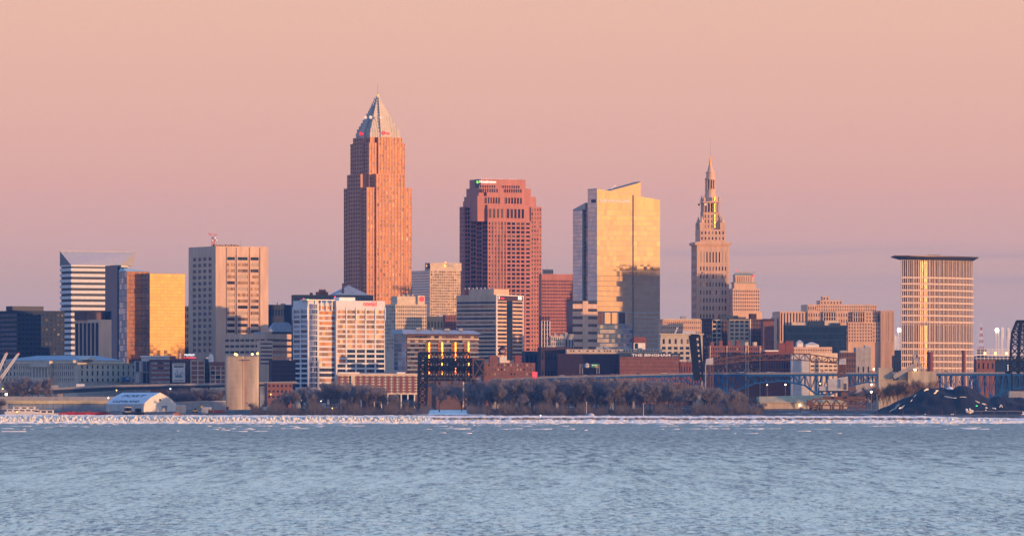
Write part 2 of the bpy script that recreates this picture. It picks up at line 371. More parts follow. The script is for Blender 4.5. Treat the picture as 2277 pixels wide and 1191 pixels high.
def water_mat():
    m = bpy.data.materials.new('lake_water'); m.use_nodes = True; t = m.node_tree; t.nodes.clear()
    p = N(t, 'ShaderNodeBsdfPrincipled'); o = N(t, 'ShaderNodeOutputMaterial'); t.links.new(p.outputs[0], o.inputs[0])
    c = N(t, 'ShaderNodeTexCoord')
    def noise(sx, sy, d=5, ro=.6, off=0):
        mp = N(t, 'ShaderNodeMapping'); t.links.new(c.outputs['Object'], mp.inputs[0]); mp.inputs['Scale'].default_value = (sx, sy, 1); mp.inputs['Location'].default_value = (off, off, 0)
        n = N(t, 'ShaderNodeTexNoise'); t.links.new(mp.outputs[0], n.inputs[0]); n.inputs['Scale'].default_value = 1; n.inputs['Detail'].default_value = d; n.inputs['Roughness'].default_value = ro
        return n.outputs[0]
    a = noise(1.15, .22, 5, .72); a2 = noise(.42, .019, 5, .7, 4); b = noise(.08, .004, 4, .6, 9); e = noise(.006, .0016, 3, .5, 31)
    sp0 = N(t, 'ShaderNodeSeparateXYZ'); t.links.new(c.outputs['Object'], sp0.inputs[0])
    w2 = mth(t, 'MULTIPLY', mth(t, 'SUBTRACT', sp0.outputs[1], 450), 1/900, clamp=True)
    fine = mth(t, 'ADD', mth(t, 'MULTIPLY', a, mth(t, 'SUBTRACT', 1.0, w2)), mth(t, 'MULTIPLY', a2, w2))
    mixn = mth(t, 'ADD', mth(t, 'MULTIPLY', fine, .84), mth(t, 'MULTIPLY', b, .16))
    # thin slush, skim ice on dark water; ripple sheen put into the colour
    rp = ramp(t, [(.41, (.13, .16, .17)), (.485, (.66, .66, .46)), (.56, (1.0, .95, .66))], 'LINEAR'); t.links.new(mixn, rp.inputs[0])
    # open water, greyer, towards the breakwater
    sp = N(t, 'ShaderNodeSeparateXYZ'); t.links.new(c.outputs['Object'], sp.inputs[0])
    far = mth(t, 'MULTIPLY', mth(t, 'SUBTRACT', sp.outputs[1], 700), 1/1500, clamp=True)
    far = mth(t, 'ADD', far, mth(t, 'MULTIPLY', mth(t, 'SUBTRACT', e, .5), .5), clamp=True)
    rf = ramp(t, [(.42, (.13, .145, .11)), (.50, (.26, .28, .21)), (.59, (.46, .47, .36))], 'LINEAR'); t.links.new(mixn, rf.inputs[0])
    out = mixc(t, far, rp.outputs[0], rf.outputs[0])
    t.links.new(out, p.inputs['Base Color'])
    t.links.new(mth(t, 'ADD', mth(t, 'MULTIPLY', a, .5), .25), p.inputs['Roughness'])
    p.inputs['IOR'].default_value = 1.33
    bp = N(t, 'ShaderNodeBump'); bp.inputs['Strength'].default_value = .6; bp.inputs['Distance'].default_value = .35; t.links.new(a, bp.inputs['Height']); t.links.new(bp.outputs[0], p.inputs['Normal'])
    return m
def land_mat():
    m = bpy.data.materials.new('shore_ground'); m.use_nodes = True; t = m.node_tree; t.nodes.clear()
    p = N(t, 'ShaderNodeBsdfPrincipled'); o = N(t, 'ShaderNodeOutputMaterial'); t.links.new(p.outputs[0], o.inputs[0])
    c = N(t, 'ShaderNodeTexCoord'); n = N(t, 'ShaderNodeTexNoise'); t.links.new(c.outputs['Object'], n.inputs[0]); n.inputs['Scale'].default_value = .03; n.inputs['Detail'].default_value = 6
    rp = ramp(t, [(.50, (.045, .04, .035)), (.60, (.12, .11, .10)), (.66, (.45, .46, .50))], 'LINEAR'); t.links.new(n.outputs[0], rp.inputs[0])
    t.links.new(rp.outputs[0], p.inputs['Base Color']); p.inputs['Roughness'].default_value = .9
    return m
def vnoise(n, k, amp, seed):   # smooth 1-D noise
    r = np.random.default_rng(seed); c = r.uniform(-1, 1, int(n/k)+3); x = np.arange(n)/k; i = x.astype(int); f = x - i; f = f*f*(3-2*f)
    return amp * (c[i]*(1-f) + c[i+1]*f)
# lake surface, finer near the viewer
ys = np.concatenate([[-2000., 50., 200.], np.exp(np.linspace(np.log(230), np.log(4374), 620))])
nx = 560; sx = np.linspace(-1, 1, nx); Yg = np.broadcast_to(ys[:, None], (len(ys), nx)).copy()
hw = np.interp(ys, [-2000, 200, 4374], [2500, 60, 620]); Xg = sx[None, :] * hw[:, None]
Z = np.zeros_like(Yg); r2 = np.random.default_rng(3)
for lam, am in ((26, .05), (15, .06), (9.5, .055), (6.1, .04), (3.7, .028), (2.2, .018)):
    for _ in range(5):
        th = r2.normal(R(80), .38); ph = r2.uniform(0, 6.28); l = lam * r2.uniform(.8, 1.25)
        Z += am * np.sin(2*np.pi/l * (np.cos(th)*Xg + np.sin(th)*Yg) + ph) * .42
Z *= np.interp(ys, [0, 230, 2500, 4374], [0, 1, .8, .3])[:, None]
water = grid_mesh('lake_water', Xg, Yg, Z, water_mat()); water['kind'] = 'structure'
# the rest of the lake either side, a hair below the near sheet
wb = MB(); wb.box(-9000, 9000, -2500, 4380, -2.0, -.55); o = wb.build('lake_water', M['navy_clad']); o.data.materials.clear(); o.data.materials.append(water.data.materials[0]); o['kind'] = 'structure'
# land
ly = np.array([t[0] for t in TERR] + [4650., 4800., 5500., 6000., 8000.]); ly = np.unique(np.sort(np.concatenate([ly, np.linspace(4380, 5000, 60)])))
lx = np.concatenate([[-8900, -5000, -2000], np.linspace(-700, 700, 240), [2000, 5000, 8900]])
LZ = np.interp(ly, [t[0] for t in TERR], [t[1] for t in TERR])[:, None] + np.zeros((1, len(lx)))
LZ += (rng.normal(0, .18, LZ.shape)) * ((ly > 4390) & (ly < 5100))[:, None]
land = grid_mesh('shore_ground', lx, ly, LZ, land_mat()); land['kind'] = 'structure'

# ice-crusted breakwater: a snow-capped core with armour stones, each its own piece
ice = mat('ice_crust', (.62, .64, .58), .5, var=.3, scale=.25, bump=.4); M['ice'] = ice
snow = mat('snow', (.84, .80, .72), .8, var=.06, scale=.3); M['snow'] = snow
M['ice_white'] = mat('ice_white', (.84, .81, .72), .6, var=.2, scale=.4, bump=.3); M['ice_grey'] = mat('grey_ice', (.56, .60, .56), .45, var=.25, scale=.35, bump=.5)
bw = empty('breakwater', (0, 4358, 0), 0, 'long rubble breakwater crusted with snow and ice between the lake and the trees', 'breakwater')
n = 1500; xs = np.linspace(-520, 520, n)
def pxof(x, Y=4358.): return CX + x/Y*F
def top_py(px): return np.interp(px, [0, 300, 600, 900, 1100, 1600, 2060, 2100, 2277], [921, 922, 922.5, 923, 923.5, 924, 924, 926.5, 929])
tz = H + (HY - top_py(pxof(xs)))/F*4358
tz = tz + vnoise(n, 3, .18, 5) + vnoise(n, 9, .15, 6)
prof = [(8.0, -1.0), (7.5, .62), (4.0, .98), (-3.0, 1.0), (-4.4, .62), (-8.0, .52), (-9.4, .30), (-10.2, -1.0)]   # (y offset away from lake, height share)
Zb = np.stack([np.where(hh < 0, -1.0, tz*abs(hh)) for _, hh in prof]); Yb = np.stack([np.full(n, 4358 + yy) + vnoise(n, 5, .3, 20+i) for i, (yy, _) in enumerate(prof)])
Xb = np.broadcast_to(xs, Zb.shape)
cap = grid_mesh('snow_cap', Xb, Yb - 4358, Zb, snow, smooth=False); cap.parent = bw
def rock_mesh(name, seed, m, sq=1.0):
    r = np.random.default_rng(seed); b = MB(); b.ball((0, 0, 0), 1.0, 8, 5); me = b.mesh(name, m)
    for v in me.vertices:
        k = 1 + r.uniform(-.22, .22); v.co = (v.co.x*k, v.co.y*k*.8, v.co.z*k*sq)
    return me
rocks_ice = [rock_mesh('armour_stone', i, 'ice_grey') for i in range(4)] + [rock_mesh('armour_stone', 30+i, 'ice') for i in range(5)]
rocks_dark = [rock_mesh('armour_stone', 10+i, 'rock', .8) for i in range(4)]
def put(me, name, parent, loc, s, rz=0):
    o = bpy.data.objects.new(name, me); link(o, parent); o.location = loc; o.scale = s; o.rotation_euler = (0, 0, rz); return o
x = -365.0; k = 0
while x < 360 and k < 290:
    px = pxof(x); hgt = float(np.interp(x, xs, tz)); r_ = random.uniform(1.1, 1.9)
    if px < 960 or px > 2065:    # thick ice lumps
        put(random.choice(rocks_ice), 'armour_stone', bw, (x, -7.9 - random.random()*1.2, hgt*random.uniform(.30, .62)), (r_*1.3, 1.9, hgt*random.uniform(.26, .40)), 0)
        x += r_*random.uniform(.9, 1.7)
    else:
        put(random.choice(rocks_dark), 'armour_stone', bw, (x, -7.6 - random.random()*.6, hgt*.60), (r_*1.5, 1.5, hgt*random.uniform(.12, .2)), 0)
        x += r_*random.uniform(1.8, 3.6)
    k += 1
shelf = grid_mesh('ice_shelf', np.broadcast_to(xs, (5, n)), np.stack([np.full(n, yy) + vnoise(n, 4, 1.0, 60+i) for i, yy in enumerate((-8.6, -10.2, -11.5, -12.6, -13.2))]), np.stack([np.full(n, h_) * (1 + vnoise(n, 6, .45, 70+i)) for i, h_ in enumerate((2.1, 1.9, 1.25, .7, -.4))]) , M['ice_white'], smooth=False); shelf.parent = bw
# icicled foot and rim stones past the countable ones
rim = MB(); r5 = random.Random(5)
for i in range(1500):
    xx = -370 + 740*i/1500 + r5.uniform(-.4, .4); px = pxof(xx); hgt = float(np.interp(xx, xs, tz)); s_ = r5.uniform(.3, .9)
    zz = hgt*r5.uniform(.04, .34 if px > 900 else .7)
    rim.lathe([(s_, zz-1.2), (s_*1.15, zz), (s_*.7, zz+s_*.5), (.1, zz+s_*.7)], 6, xx, -10.2 + r5.uniform(-.8, .3))
o = rim.build('ice_foot', 'ice_white', bw); o['kind'] = 'stuff'
# drift ice in front of the breakwater
fl = MB()
for i in range(950):
    dd = abs(r5.gauss(0, 1)); Y = 4345 - dd*130
    if r5.random() < .18: Y = r5.uniform(2500, 4000)
    if r5.random() < .4 : Y = r5.choice([3050, 3130, 3600, 3900]) + r5.gauss(0, 16)
    xx = r5.uniform(-1, 1)*.088*Y; lx_ = r5.uniform(.8, 4.0) * (1 if r5.random() < .8 else 2.2); wy = r5.uniform(2, 9); m_ = r5.randint(6, 8)
    if Y < 4150 and (math.sin(xx*.021 + Y*.7) + math.sin(xx*.05+2.0)) < .35: continue
    pts = [(xx + lx_*math.cos(a)*r5.uniform(.7, 1.2), Y + wy*math.sin(a)*r5.uniform(.7, 1.2)) for a in (2*math.pi*j/m_ for j in range(m_))]
    cx_ = sum(p[0] for p in pts)/m_; cy_ = sum(p[1] for p in pts)/m_
    zt = r5.uniform(.10, .28)
    fl.prism(pts, -.3, zt, [(cx_ + (p[0]-cx_)*.85, cy_ + (p[1]-cy_)*.85) for p in pts])
o = fl.build('drift_ice', 'snow'); tag(o, kind='stuff', label='thin white plates of drift ice floating off the breakwater', cat='drift ice')
# snow field open to view between the two groves
sf = MB(); sf.hexa([(wx(918, 4480), 4472, terr(4472)-.6), (wx(1085, 4480), 4472, terr(4472)-.6), (wx(1056, 4700), 4700, terr(4700)-.6), (wx(940, 4700), 4700, terr(4700)-.6), (wx(922, 4480), 4474, terr(4474)+.25), (wx(1081, 4480), 4474, terr(4474)+.25), (wx(1052, 4700), 4698, terr(4698)+.35), (wx(944, 4700), 4698, terr(4698)+.35)])
o = sf.build('snow_field', 'snow'); o['kind'] = 'structure'
# ---------------------------------------------------------------- skyline: towers, left to right
G = 'grey_light'
# dark office block at the left edge
b = Bld('office_block', 'dark navy and brown office block cut by the left edge of the photo', 'office building', -40, 38, 143, 5900, 690, 30)
b.core(); b.facade(b.face('R'), 0, b.W, b.z(790), b.T - 2, 12, 9, .62, .42, .4, ['glass_navy', 'glass_dark'], corner=.4); b.facade(b.face('L'), .01, b.L, b.z(790), b.T-2, 9, 9, .9, .5, .3, 'glass_navy')
b.done('shaded_brick')
p = MB(); p.box(-b.W*.0 - 2, b.W*.62, 6, 20, b.T+.01, b.z(680)); b.part('penthouse', p, 'navy_clad')
# striped tower with sloped glass crown
D = 6300; b = Bld('office_tower', 'white tower ringed by dark window bands under a flared blue-grey crown', 'office tower', 133, 158, 268, D, 559, 27)
W = b.W; Ln = b.L; zb = b.z(590); ch = 14.0; back = b.uR(298)
poly = [(0, 0), (W, 0), (W+ch*1.1, ch*1.1), (W+ch*1.1, Ln), (0, Ln)]
c0 = MB(); c0.prism([(1.2, 1.2), (W-.6, 1.2), (W+ch*1.1-1.2, ch*1.1), (W+ch*1.1-1.2, Ln-1), (1.2, Ln-1)], -1, zb); b.part('window_band', c0, 'navy_clad')
n = 24; step = (zb - 0) / n
for i in range(n):
    s_ = MB(); z0 = i*step; s_.prism(poly, z0, z0 + step*.52); b.part('floor_band', s_, 'white_blue')
s_ = MB(); s_.prism(poly, zb - .9, zb + .6); b.part('floor_band', s_, 'white_panel')
top = b.T; xr = W + ch*1.6
cr = MB(); lo = [(0, 0, zb+.6), (W, 0, zb+.6), (xr, ch*1.3, zb+.6), (xr, Ln, zb+.6), (-ch*.0, Ln, zb+.6)]
hi = [(-8, 9, top), (xr-3, 7, top), (xr+1.5, ch*1.3, top), (xr+1.5, Ln, top), (-ch*.0, Ln, top)]
cr.poly3(hi, lo); b.part('crown', cr, 'crown_slate')
s_ = MB(); s_.prism([(-8.2, 8.8), (xr-2.8, 6.8), (xr+1.8, ch*1.3), (xr+1.8, Ln+.2), (-.2, Ln+.2)], top+.01, top + .8); b.part('parapet', s_, 'grey_light')
# small finned tower with blank end wall in front of it
b = Bld('office_tower', 'low dark tower with pale vertical fins and a blank tan side wall', 'office tower', 168, 222, 248, 5850, 710, 40)
b.core(1, None, 0, None); nf = 6
b.facade(b.face('L'), 0.3, b.L, 0, b.T-3, nf, 1, .80, 1.0, .9, 'navy_clad', single=True, name='window_strip'); b.wall.box(-.9, .99, .0, b.L, b.T-2.98, b.T); b.wall.box(-.9, .99, -.0, .28, 0, b.T-3)
b.done('tan_concrete'); p = MB(); p.box(b.W*-.2, b.W*1.05, b.L*.45, b.L*.95, b.T+.01, b.z(691)); b.part('penthouse', p, 'brick_brown')
b = Bld('brick_tower', 'dull brown block rising behind the finned tower', 'building', 195, 205, 249, 6050, 691, 27); b.core(); b.done('brick_brown')
# glass pair
D = 6000; b = Bld('glass_tower', 'mirror glass tower with a dark blue slab and a slanted roof, copper coloured side', 'office tower', 248, 282, 332, D, 603, 26)
b.core(0, None, 0, None)
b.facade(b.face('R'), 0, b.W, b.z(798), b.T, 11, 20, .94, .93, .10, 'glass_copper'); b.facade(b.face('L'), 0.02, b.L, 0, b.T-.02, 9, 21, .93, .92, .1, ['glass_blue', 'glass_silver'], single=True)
b.done('bronze_metal')
p = MB(); yl = b.uL(263); p.box(-.9, 3, yl, b.L+14, -1, b.z(588)); b.part('dark_slab', p, 'glass_navy')
p = MB(); z1 = b.T + .02; p.poly3([(1.5, b.L+8, b.z(589)), (3, b.L+8, b.z(589)), (b.W, b.L, z1+.3), (1.0, b.L*.5, b.z(592))], [(-.5, -.1, z1), (b.W, -.1, z1), (b.W, b.L+8, z1), (-.5, b.L+8, z1)]); b.part('roof', p, 'glass_blue')
b = Bld('glass_tower', 'broad mirror glass tower blazing gold in the low sun', 'office tower', 330, 333, 411, 5990, 607.5, 29.0, Lmin=28)
b.core(); b.facade(b.face('R'), 0, b.W, b.z(800), b.T-.3, 10, 26, .975, .93, .10, 'glass_sunset'); b.facade(b.face('L'), .02, b.L, 0, b.T-.3, 3, 21, .93, .93, .1, 'glass_blue'); b.done('bronze_metal')
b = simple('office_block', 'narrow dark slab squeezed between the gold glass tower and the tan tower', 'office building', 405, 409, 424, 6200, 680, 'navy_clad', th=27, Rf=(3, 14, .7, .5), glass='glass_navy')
# tan tower
b = Bld('office_tower', 'tan concrete tower with square punched windows and a red-white mast on its roof', 'office tower', 421, 480.5, 596, 6080, 547, 27)
t = .9; b.core(0, None, 0, None)
yy = [(b.uL(434.5+4.5), b.uL(434.5-4.5))]
zt = b.z(568); zb = b.z(785)
uA, uB = b.uL(474.5), b.uL(428.5)
b.facade(b.face('L'), uA, uB, zb, zt, 4, 16, .62, .55, .8, ['glass_navy', 'glass_dark']); 
b.wall.fbox(b.face('L'), 0.0, uA, 0, .8, -1, b.T); b.wall.fbox(b.face('L'), uB, b.L, 0, .8, -1, b.T); b.wall.fbox(b.face('L'), uA, uB, 0, .78, zt, b.T); b.wall.fbox(b.face('L'), uA, uB, 0, .78, -1, zb)
r0, r1 = b.uR(502.5), b.uR(577); zt2 = b.z(567.5); zb2 = b.z(756)
cuts = [(503, 523), (526, 552), (555, 576)]
b.wall.fbox(b.face('R'), -.8, r0, 0, .8, -1, b.T); b.wall.fbox(b.face('R'), r1, b.W, 0, .8, -1, b.T); b.wall.fbox(b.face('R'), r0, r1, 0, .78, zt2, b.T); b.wall.fbox(b.face('R'), r0, r1, 0, .78, -1, zb2)
for i, (a, c) in enumerate(cuts):
    u0, u1 = b.uR(a), b.uR(c)
    b.facade(b.face('R'), u0, u1, zb2, zt2, 1, 14, .86, .5, .70, 'glass_bright', hproud=False, split=4, alt=lambda i_, j: 'glass_navy' if j == 13 or j == 0 else random.choice(['glass_bright', 'glass_warm', 'glass_dark', 'glass_bright', 'blind']))
b.done('tan_concrete')
gm = MB()
for a in (502.5, 524.5, 553.5, 577):
    u = b.uR(a); gm.fbox(b.face('R'), u-.35, u+.35, .8, .95, zb2, b.T-1)
b.part('joint_strip', gm, 'brick_brown')
p = MB()
for i in range(9):
    u = b.W*(.02 + .055*i); p.box(u, u+2.2, 6, 10, b.T+.01, b.T + random.uniform(.8, 2.2))
b.part('rooftop_equipment', p, 'bronze_metal')
def mast(parent, x, y, z, hgt, w, col='steel_grey', name='antenna'):
    p = MB(); p.bar((x, y, z), (x, y, z+hgt), w, w*.5); return p.build(name, col, parent)
ux = b.W*.06; lat = MB()
for dx in (-1.2, 1.2):
    for dy in (-1.2, 1.2): lat.bar((ux+dx, 14+dy, b.T), (ux+dx*.8, 14+dy*.8, b.z(524)), .3)
for i in range(8):
    z0 = b.T + i*1.25; sgn = 1 if i % 2 else -1; lat.bar((ux-1.2*sgn, 12.8, z0), (ux+1.2*sgn, 12.8, z0+1.25), .25); lat.bar((ux-1.2, 12.8, z0), (ux+1.2, 12.8, z0), .25)
lat.bar((ux-5, 14, b.z(519)), (ux+4, 14, b.z(521)), .5); lat.bar((ux-5, 14, b.z(517)), (ux-2, 14, b.z(523)), .5); lat.bar((ux+4, 14, b.z(519)), (ux+1, 14, b.z(524)), .4)
b.part('lattice_mast', lat, 'red_paint')
p = MB(); p.ball((ux+.5, 12.4, b.z(528)), 1.4); p.ball((ux+2.4, 12.4, b.z(533)), 1.2); p.ball((ux-1.8, 12.4, b.z(534)), 1.0); b.part('dish_antenna', p, 'white_paint')
mast(b.root, b.uR(543), 8, b.T, 7.2, .5); mast(b.root, b.uR(576), 8, b.T, 3.2, .4); mast(b.root, 3, 18, b.T, 2.5, .3)
# far dark blocks right of the tan tower
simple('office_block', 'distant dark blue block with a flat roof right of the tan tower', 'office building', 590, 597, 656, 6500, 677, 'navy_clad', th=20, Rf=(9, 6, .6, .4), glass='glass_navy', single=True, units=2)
b = Bld('stadium_building', 'blue-grey hip roofed hall low behind the bands of tan offices', 'building', 592, 598, 655, 6350, 737, 20); b.core()
b.done('navy_metal'); p = MB(); p.poly3([(b.W*.25, b.L*.4, b.z(716)), (b.W*.8, b.L*.4, b.z(716)), (b.W*.8, b.L*.6, b.z(716)), (b.W*.25, b.L*.6, b.z(716))], [(-1, -1, b.T+.01), (b.W+1, -1, b.T+.01), (b.W+1, b.L+1, b.T+.01), (-1, b.L+1, b.T+.01)]); b.part('roof', p, 'slate_blue')
# low tan banded complex
b = simple('office_block', 'low tan office block with long window bands beside the concrete silos', 'office building', 500, 590, 654, 5750, 742, 'tan_concrete', yb=815, th=50, Rf=(1, 5, .9, .42), Lf=(8, 5, .82, .42), glass=['glass_dark', 'glass_warm'], t=.5, hproud=True, top_gap=3.0, units=3)
simple('office_block', 'tan block with narrow ribbon windows standing just right of the silos', 'office building', 572, 578, 606, 5600, 757, 'tan_concrete', yb=812, th=12, Rf=(1, 6, .92, .36), glass='glass_dark', top_gap=1.0, units=0)
simple('brick_building', 'dark brick building with rows of small windows between the silos and the grey office', 'building', 598, 604, 657, 5450, 800, 'brick_dark', yb=850, th=15, Rf=(9, 5, .45, .5), glass=['glass_navy', 'glass_dark'], units=1)
simple('brick_building', 'low red-brown brick shed behind the bare trees right of the silos', 'building', 588, 594, 650, 5250, 851, 'brick_mid', yb=888, th=15, Rf=(6, 3, .5, .4), glass='glass_navy')

# ---- tallest tower
D = 6300; b = Bld('skyscraper', 'tallest granite tower with stepped shoulders and a pale pyramid crown with red key signs', 'skyscraper', 765.5, 816, 915, D, 416, 27)
S1, S2 = b.W, b.L
def tier(x0, x1, y0, y1, yt, ybot, nR, nL, floors, glassR, glassL, t=.55, fw=.58, fh=.70, m='granite'):
    z0 = b.z(ybot) if ybot else 0; z1 = b.z(yt)
    b.wall.box(x0, x1, y0, y1, (z0 - .5) if ybot else -1, z1)
    fR = (x0, y0, 1, 0, 0, -1); fL = (x0, y0, 0, 1, -1, 0)
    if nR: b.facade(fR, 0, x1-x0, z0, z1-.4, nR, floors, fw, fh, t, glassR, single=False, corner=t); b.wall.fbox(fR, -t, x1-x0, 0, t, z1-.39, z1)
    if nL: b.facade(fL, 0.01, y1-y0, z0, z1-.4, nL, floors, fw, fh, t, glassL, single=False); b.wall.fbox(fL, 0.01, y1-y0, 0, t, z1-.39, z1)
gw = ['glass_copper', 'glass_bright']; gc = ['glass_dark', 'glass_navy']  # sunset warmth put into right-face panes, shade into left-face ones
FL = 56
# lower shaft (shoulders to y 416)
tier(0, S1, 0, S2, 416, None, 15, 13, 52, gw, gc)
# projecting centre bays on both faces up to y 386
ra, rb_ = b.uR(835), b.uR(897); la, lb = b.uL(806), b.uL(776)
for (xa, xb, side) in ((ra, rb_, 'R'),):
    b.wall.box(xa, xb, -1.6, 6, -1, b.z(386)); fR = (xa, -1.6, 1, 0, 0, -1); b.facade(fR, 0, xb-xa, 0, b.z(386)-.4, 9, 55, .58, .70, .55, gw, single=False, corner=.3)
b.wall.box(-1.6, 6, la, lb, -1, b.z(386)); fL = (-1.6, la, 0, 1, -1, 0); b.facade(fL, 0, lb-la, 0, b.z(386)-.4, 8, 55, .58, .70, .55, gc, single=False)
# middle shaft set back at the corners, to y 316
c = S1*.10
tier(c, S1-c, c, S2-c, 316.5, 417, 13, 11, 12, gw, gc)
# upper block to y 304 with recessed corners
c2 = S1*.20; ra2, rb2 = b.uR(845), b.uR(888)
tier(ra2, rb2, c-1.5, 20, 304, 387, 7, 0, 9, gw, gc); 
la2, lb2 = b.uL(801), b.uL(779)
zz0 = b.z(387); b.wall.box(c-1.5, 20, la2, lb2, zz0, b.z(304)); b.facade((c-1.5, la2, 0, 1, -1, 0), 0, lb2-la2, zz0, b.z(304)-.3, 6, 9, .58, .7, .5, gc, single=False)
tier(c2*.72, S1-c2*.72, c2*.72, S2-c2*.72, 304, 317, 10, 9, 1, gw, gc)
b.done('granite_red')
for o in b.root.children: 
    pass
# crown: vertical drum, then stepped pyramid
cxm, cym = S1/2, S2/2
cr = MB(); h0 = S1*.335; z0 = b.z(304); prof = [(1.0, 304, 293), (.955, 293, 284), (.86, 284, 277), (.78, 277, 270), (.69, 270, 263), (.61, 263, 256), (.53, 256, 249), (.455, 249, 243), (.38, 243, 237), (.31, 237, 230), (.235, 230, 224), (.17, 224, 217), (.10, 217, 211), (.045, 211, 205)]
for i, (k, ya, yb_) in enumerate(prof):
    hh = h0*k; h2_ = h0*(prof[i+1][0]*.12 + k*.88 if 0 < i < len(prof)-1 else k); za_, zb2_ = b.z(ya)+.01, b.z(yb_); cr.hexa([(cxm-hh, cym-hh, za_), (cxm+hh, cym-hh, za_), (cxm+hh, cym+hh, za_), (cxm-hh, cym+hh, za_), (cxm-h2_, cym-h2_, zb2_), (cxm+h2_, cym-h2_, zb2_), (cxm+h2_, cym+h2_, zb2_), (cxm-h2_, cym+h2_, zb2_)])
    if k > .15:     # gabled fins at the middle of each side
        fw_ = hh*.32; cr.box(cxm-fw_, cxm+fw_, cym-hh-1.0, cym-hh+.5, b.z(ya)+.01, b.z(yb_)+1.5); cr.box(cxm-hh-1.0, cxm-hh+.5, cym-fw_, cym+fw_, b.z(ya)+.01, b.z(yb_)+1.5)
b.part('crown', cr, 'crown_metal')
rb3 = MB()
for i in range(13):
    u = cxm-h0*.96 + i*h0*1.92/12
    for (k, ya, yb_) in prof[:6]:
        if abs(u-cxm) < h0*k*.95: rb3.box(u-.16, u+.16, cym-h0*k-.2, cym-h0*k, b.z(ya)+.1, b.z(yb_)); rb3.box(cxm-h0*k-.2, cxm-h0*k, cym+(u-cxm)-.16, cym+(u-cxm)+.16, b.z(ya)+.1, b.z(yb_))
b.part('crown_rib', rb3, 'steel_grey')['kind'] = 'stuff'
mast(b.root, cxm, cym, b.z(206), 11.5, .5, 'steel_grey', 'spire')
p = MB(); p.ball((cxm, cym, b.z(208)), 1.1); b.part('beacon', p, 'sign_orange')
for (px, py, r_, side) in ((813.5, 259.5, 1.5, 'L'), (825, 259, 1.7, 'L'), (847.5, 259.5, 1.5, 'R')):
    p = MB(); p.lathe([(.1, -.35), (r_*.7, -.2), (r_, .25), (r_*.9, .3), (.1, .1)], 14); o = b.part('dish_antenna', p, 'white_paint'); o.rotation_euler = (R(90), 0, R(-10))
    u = (px - 840.0)*.452; o.location = (cxm + u*math.cos(b.th) - (h0*.8+4)*math.sin(b.th)*1.0, cym - u*math.sin(b.th) - (h0*.8+4)*math.cos(b.th), b.z(py))
def key_sign(parent, u0, z, face, hgt=3.4, w_=8.0):
    k = MB(); fc = face; T_ = .35
    P = lambda u, n, zz: (fc[0] + (u0+u)*fc[2] + n*fc[4], fc[1] + (u0+u)*fc[3] + n*fc[5], z+zz)
    r_ = hgt/2    # diamond bow as a ring, shaft, two teeth
    for a, c_ in (((0, 0), (r_, r_)), ((r_, r_), (2*r_, 0)), ((2*r_, 0), (r_, -r_)), ((r_, -r_), (0, 0))):
        k.bar(P(a[0], T_, a[1]), P(c_[0], T_, c_[1]), .95)
    k.bar(P(2*r_-.2, T_, 0), P(w_, T_, 0), .95); k.bar(P(w_-.6, T_, 0), P(w_-.6, T_, -1.7), .9); k.bar(P(w_-2.3, T_, 0), P(w_-2.3, T_, -1.3), .8)
    return k.build('key_sign', 'sign_red', parent)
key_sign(b.root, 0, b.z(294), (b.uR(851)+3.6, cym-h0-1.3, 1, 0, 0, -1))
key_sign(b.root, 0, b.z(294.5), (cxm-h0-1.3, cym+4.0, 0, -1, -1, 0))
KEY = b
# glass pyramid and long dark roof before the tallest tower
b = Bld('hall', 'flat topped dark block with a slate pyramid roof peeking over the grey office', 'building', 648, 655, 830, 5700, 655, 14); b.core(); 
b.facade(b.face('R'), 0, b.W, b.T-22, b.T-1, 30, 5, .6, .5, .3, 'glass_navy', single=False); b.done('navy_clad')
def z_(y): return b.z(y)
p = MB(); x0_, x1_ = b.uR(745), b.uR(822); xm, ym = b.uR(781), 12; p.poly3([(xm-.3, ym-.3, z_(633)), (xm+.3, ym-.3, z_(633)), (xm+.3, ym+.3, z_(633)), (xm-.3, ym+.3, z_(633))], [(x0_, 0.1, b.T+.01), (x1_, 0.1, b.T+.01), (x1_, 30, b.T+.01), (x0_, 30, b.T+.01)]); b.part('pyramid_roof', p, 'slate_blue')
p = MB(); p.box(b.uR(763), b.uR(766), 2, 4.5, b.T+.01, z_(629)); b.part('chimney', p, 'brick_dark')
p = MB(); 
for a, c_, h_ in ((706, 733, 648), (713, 728, 643), (693, 697, 650)): p.box(b.uR(a), b.uR(c_), 3+h_%5, 8, b.T+.01, z_(h_))
b.part('rooftop_equipment', p, 'brick_dark')
p = MB(); 
for i in range(5): p.bar((b.uR(715)+i*1.1, 6, z_(643)), (b.uR(715)+i*1.1, 6, z_(640)), .3)
p.bar((b.uR(714), 6, z_(640)), (b.uR(727), 6, z_(640.5)), .35); b.part('antenna', p, 'steel_grey')
p = MB(); p.ball((b.uR(744.5), -.6, z_(660)), .9); b.part('warning_light', p, 'lamp_red')

# ---- grey grid office with red lettering
D = 5500; b = Bld('office_building', 'pale grid office with red lettering under its flat white roof slab', 'office building', 653, 688, 855.5, D, 667.5, 27)
xm = b.uR(748); t = .6; zf = b.z(687); zbase = b.z(862)
xa = b.uR(692)
b.wall.box(xm, b.W, 0, b.L, -1, b.T)              # right wing
b.wall.box(0.0, 10, 2.2, b.L, -1, b.T)            # left wing
rows = 16; zt = zf
def ogl(i, j):  # reflected pink put into the upper pane colours, shade into the lower
    if j >= 8: return random.choice(['glass_pink', 'glass_pink', 'glass_bright', 'glass_warm'])
    if j >= 5 and i < 1: return 'glass_pink'
    return random.choice(['glass_navy', 'glass_dark', 'glass_navy', 'glass_navy'])
fR = b.face('R'); W1 = b.W
b.facade(fR, xm, W1, zbase, zt, 5, rows, .84, .66, t, alt=ogl, split=3, corner=t)
b.wall.fbox(fR, xm-t, W1, 0, t, zt+.01, b.T)
mid = MB()
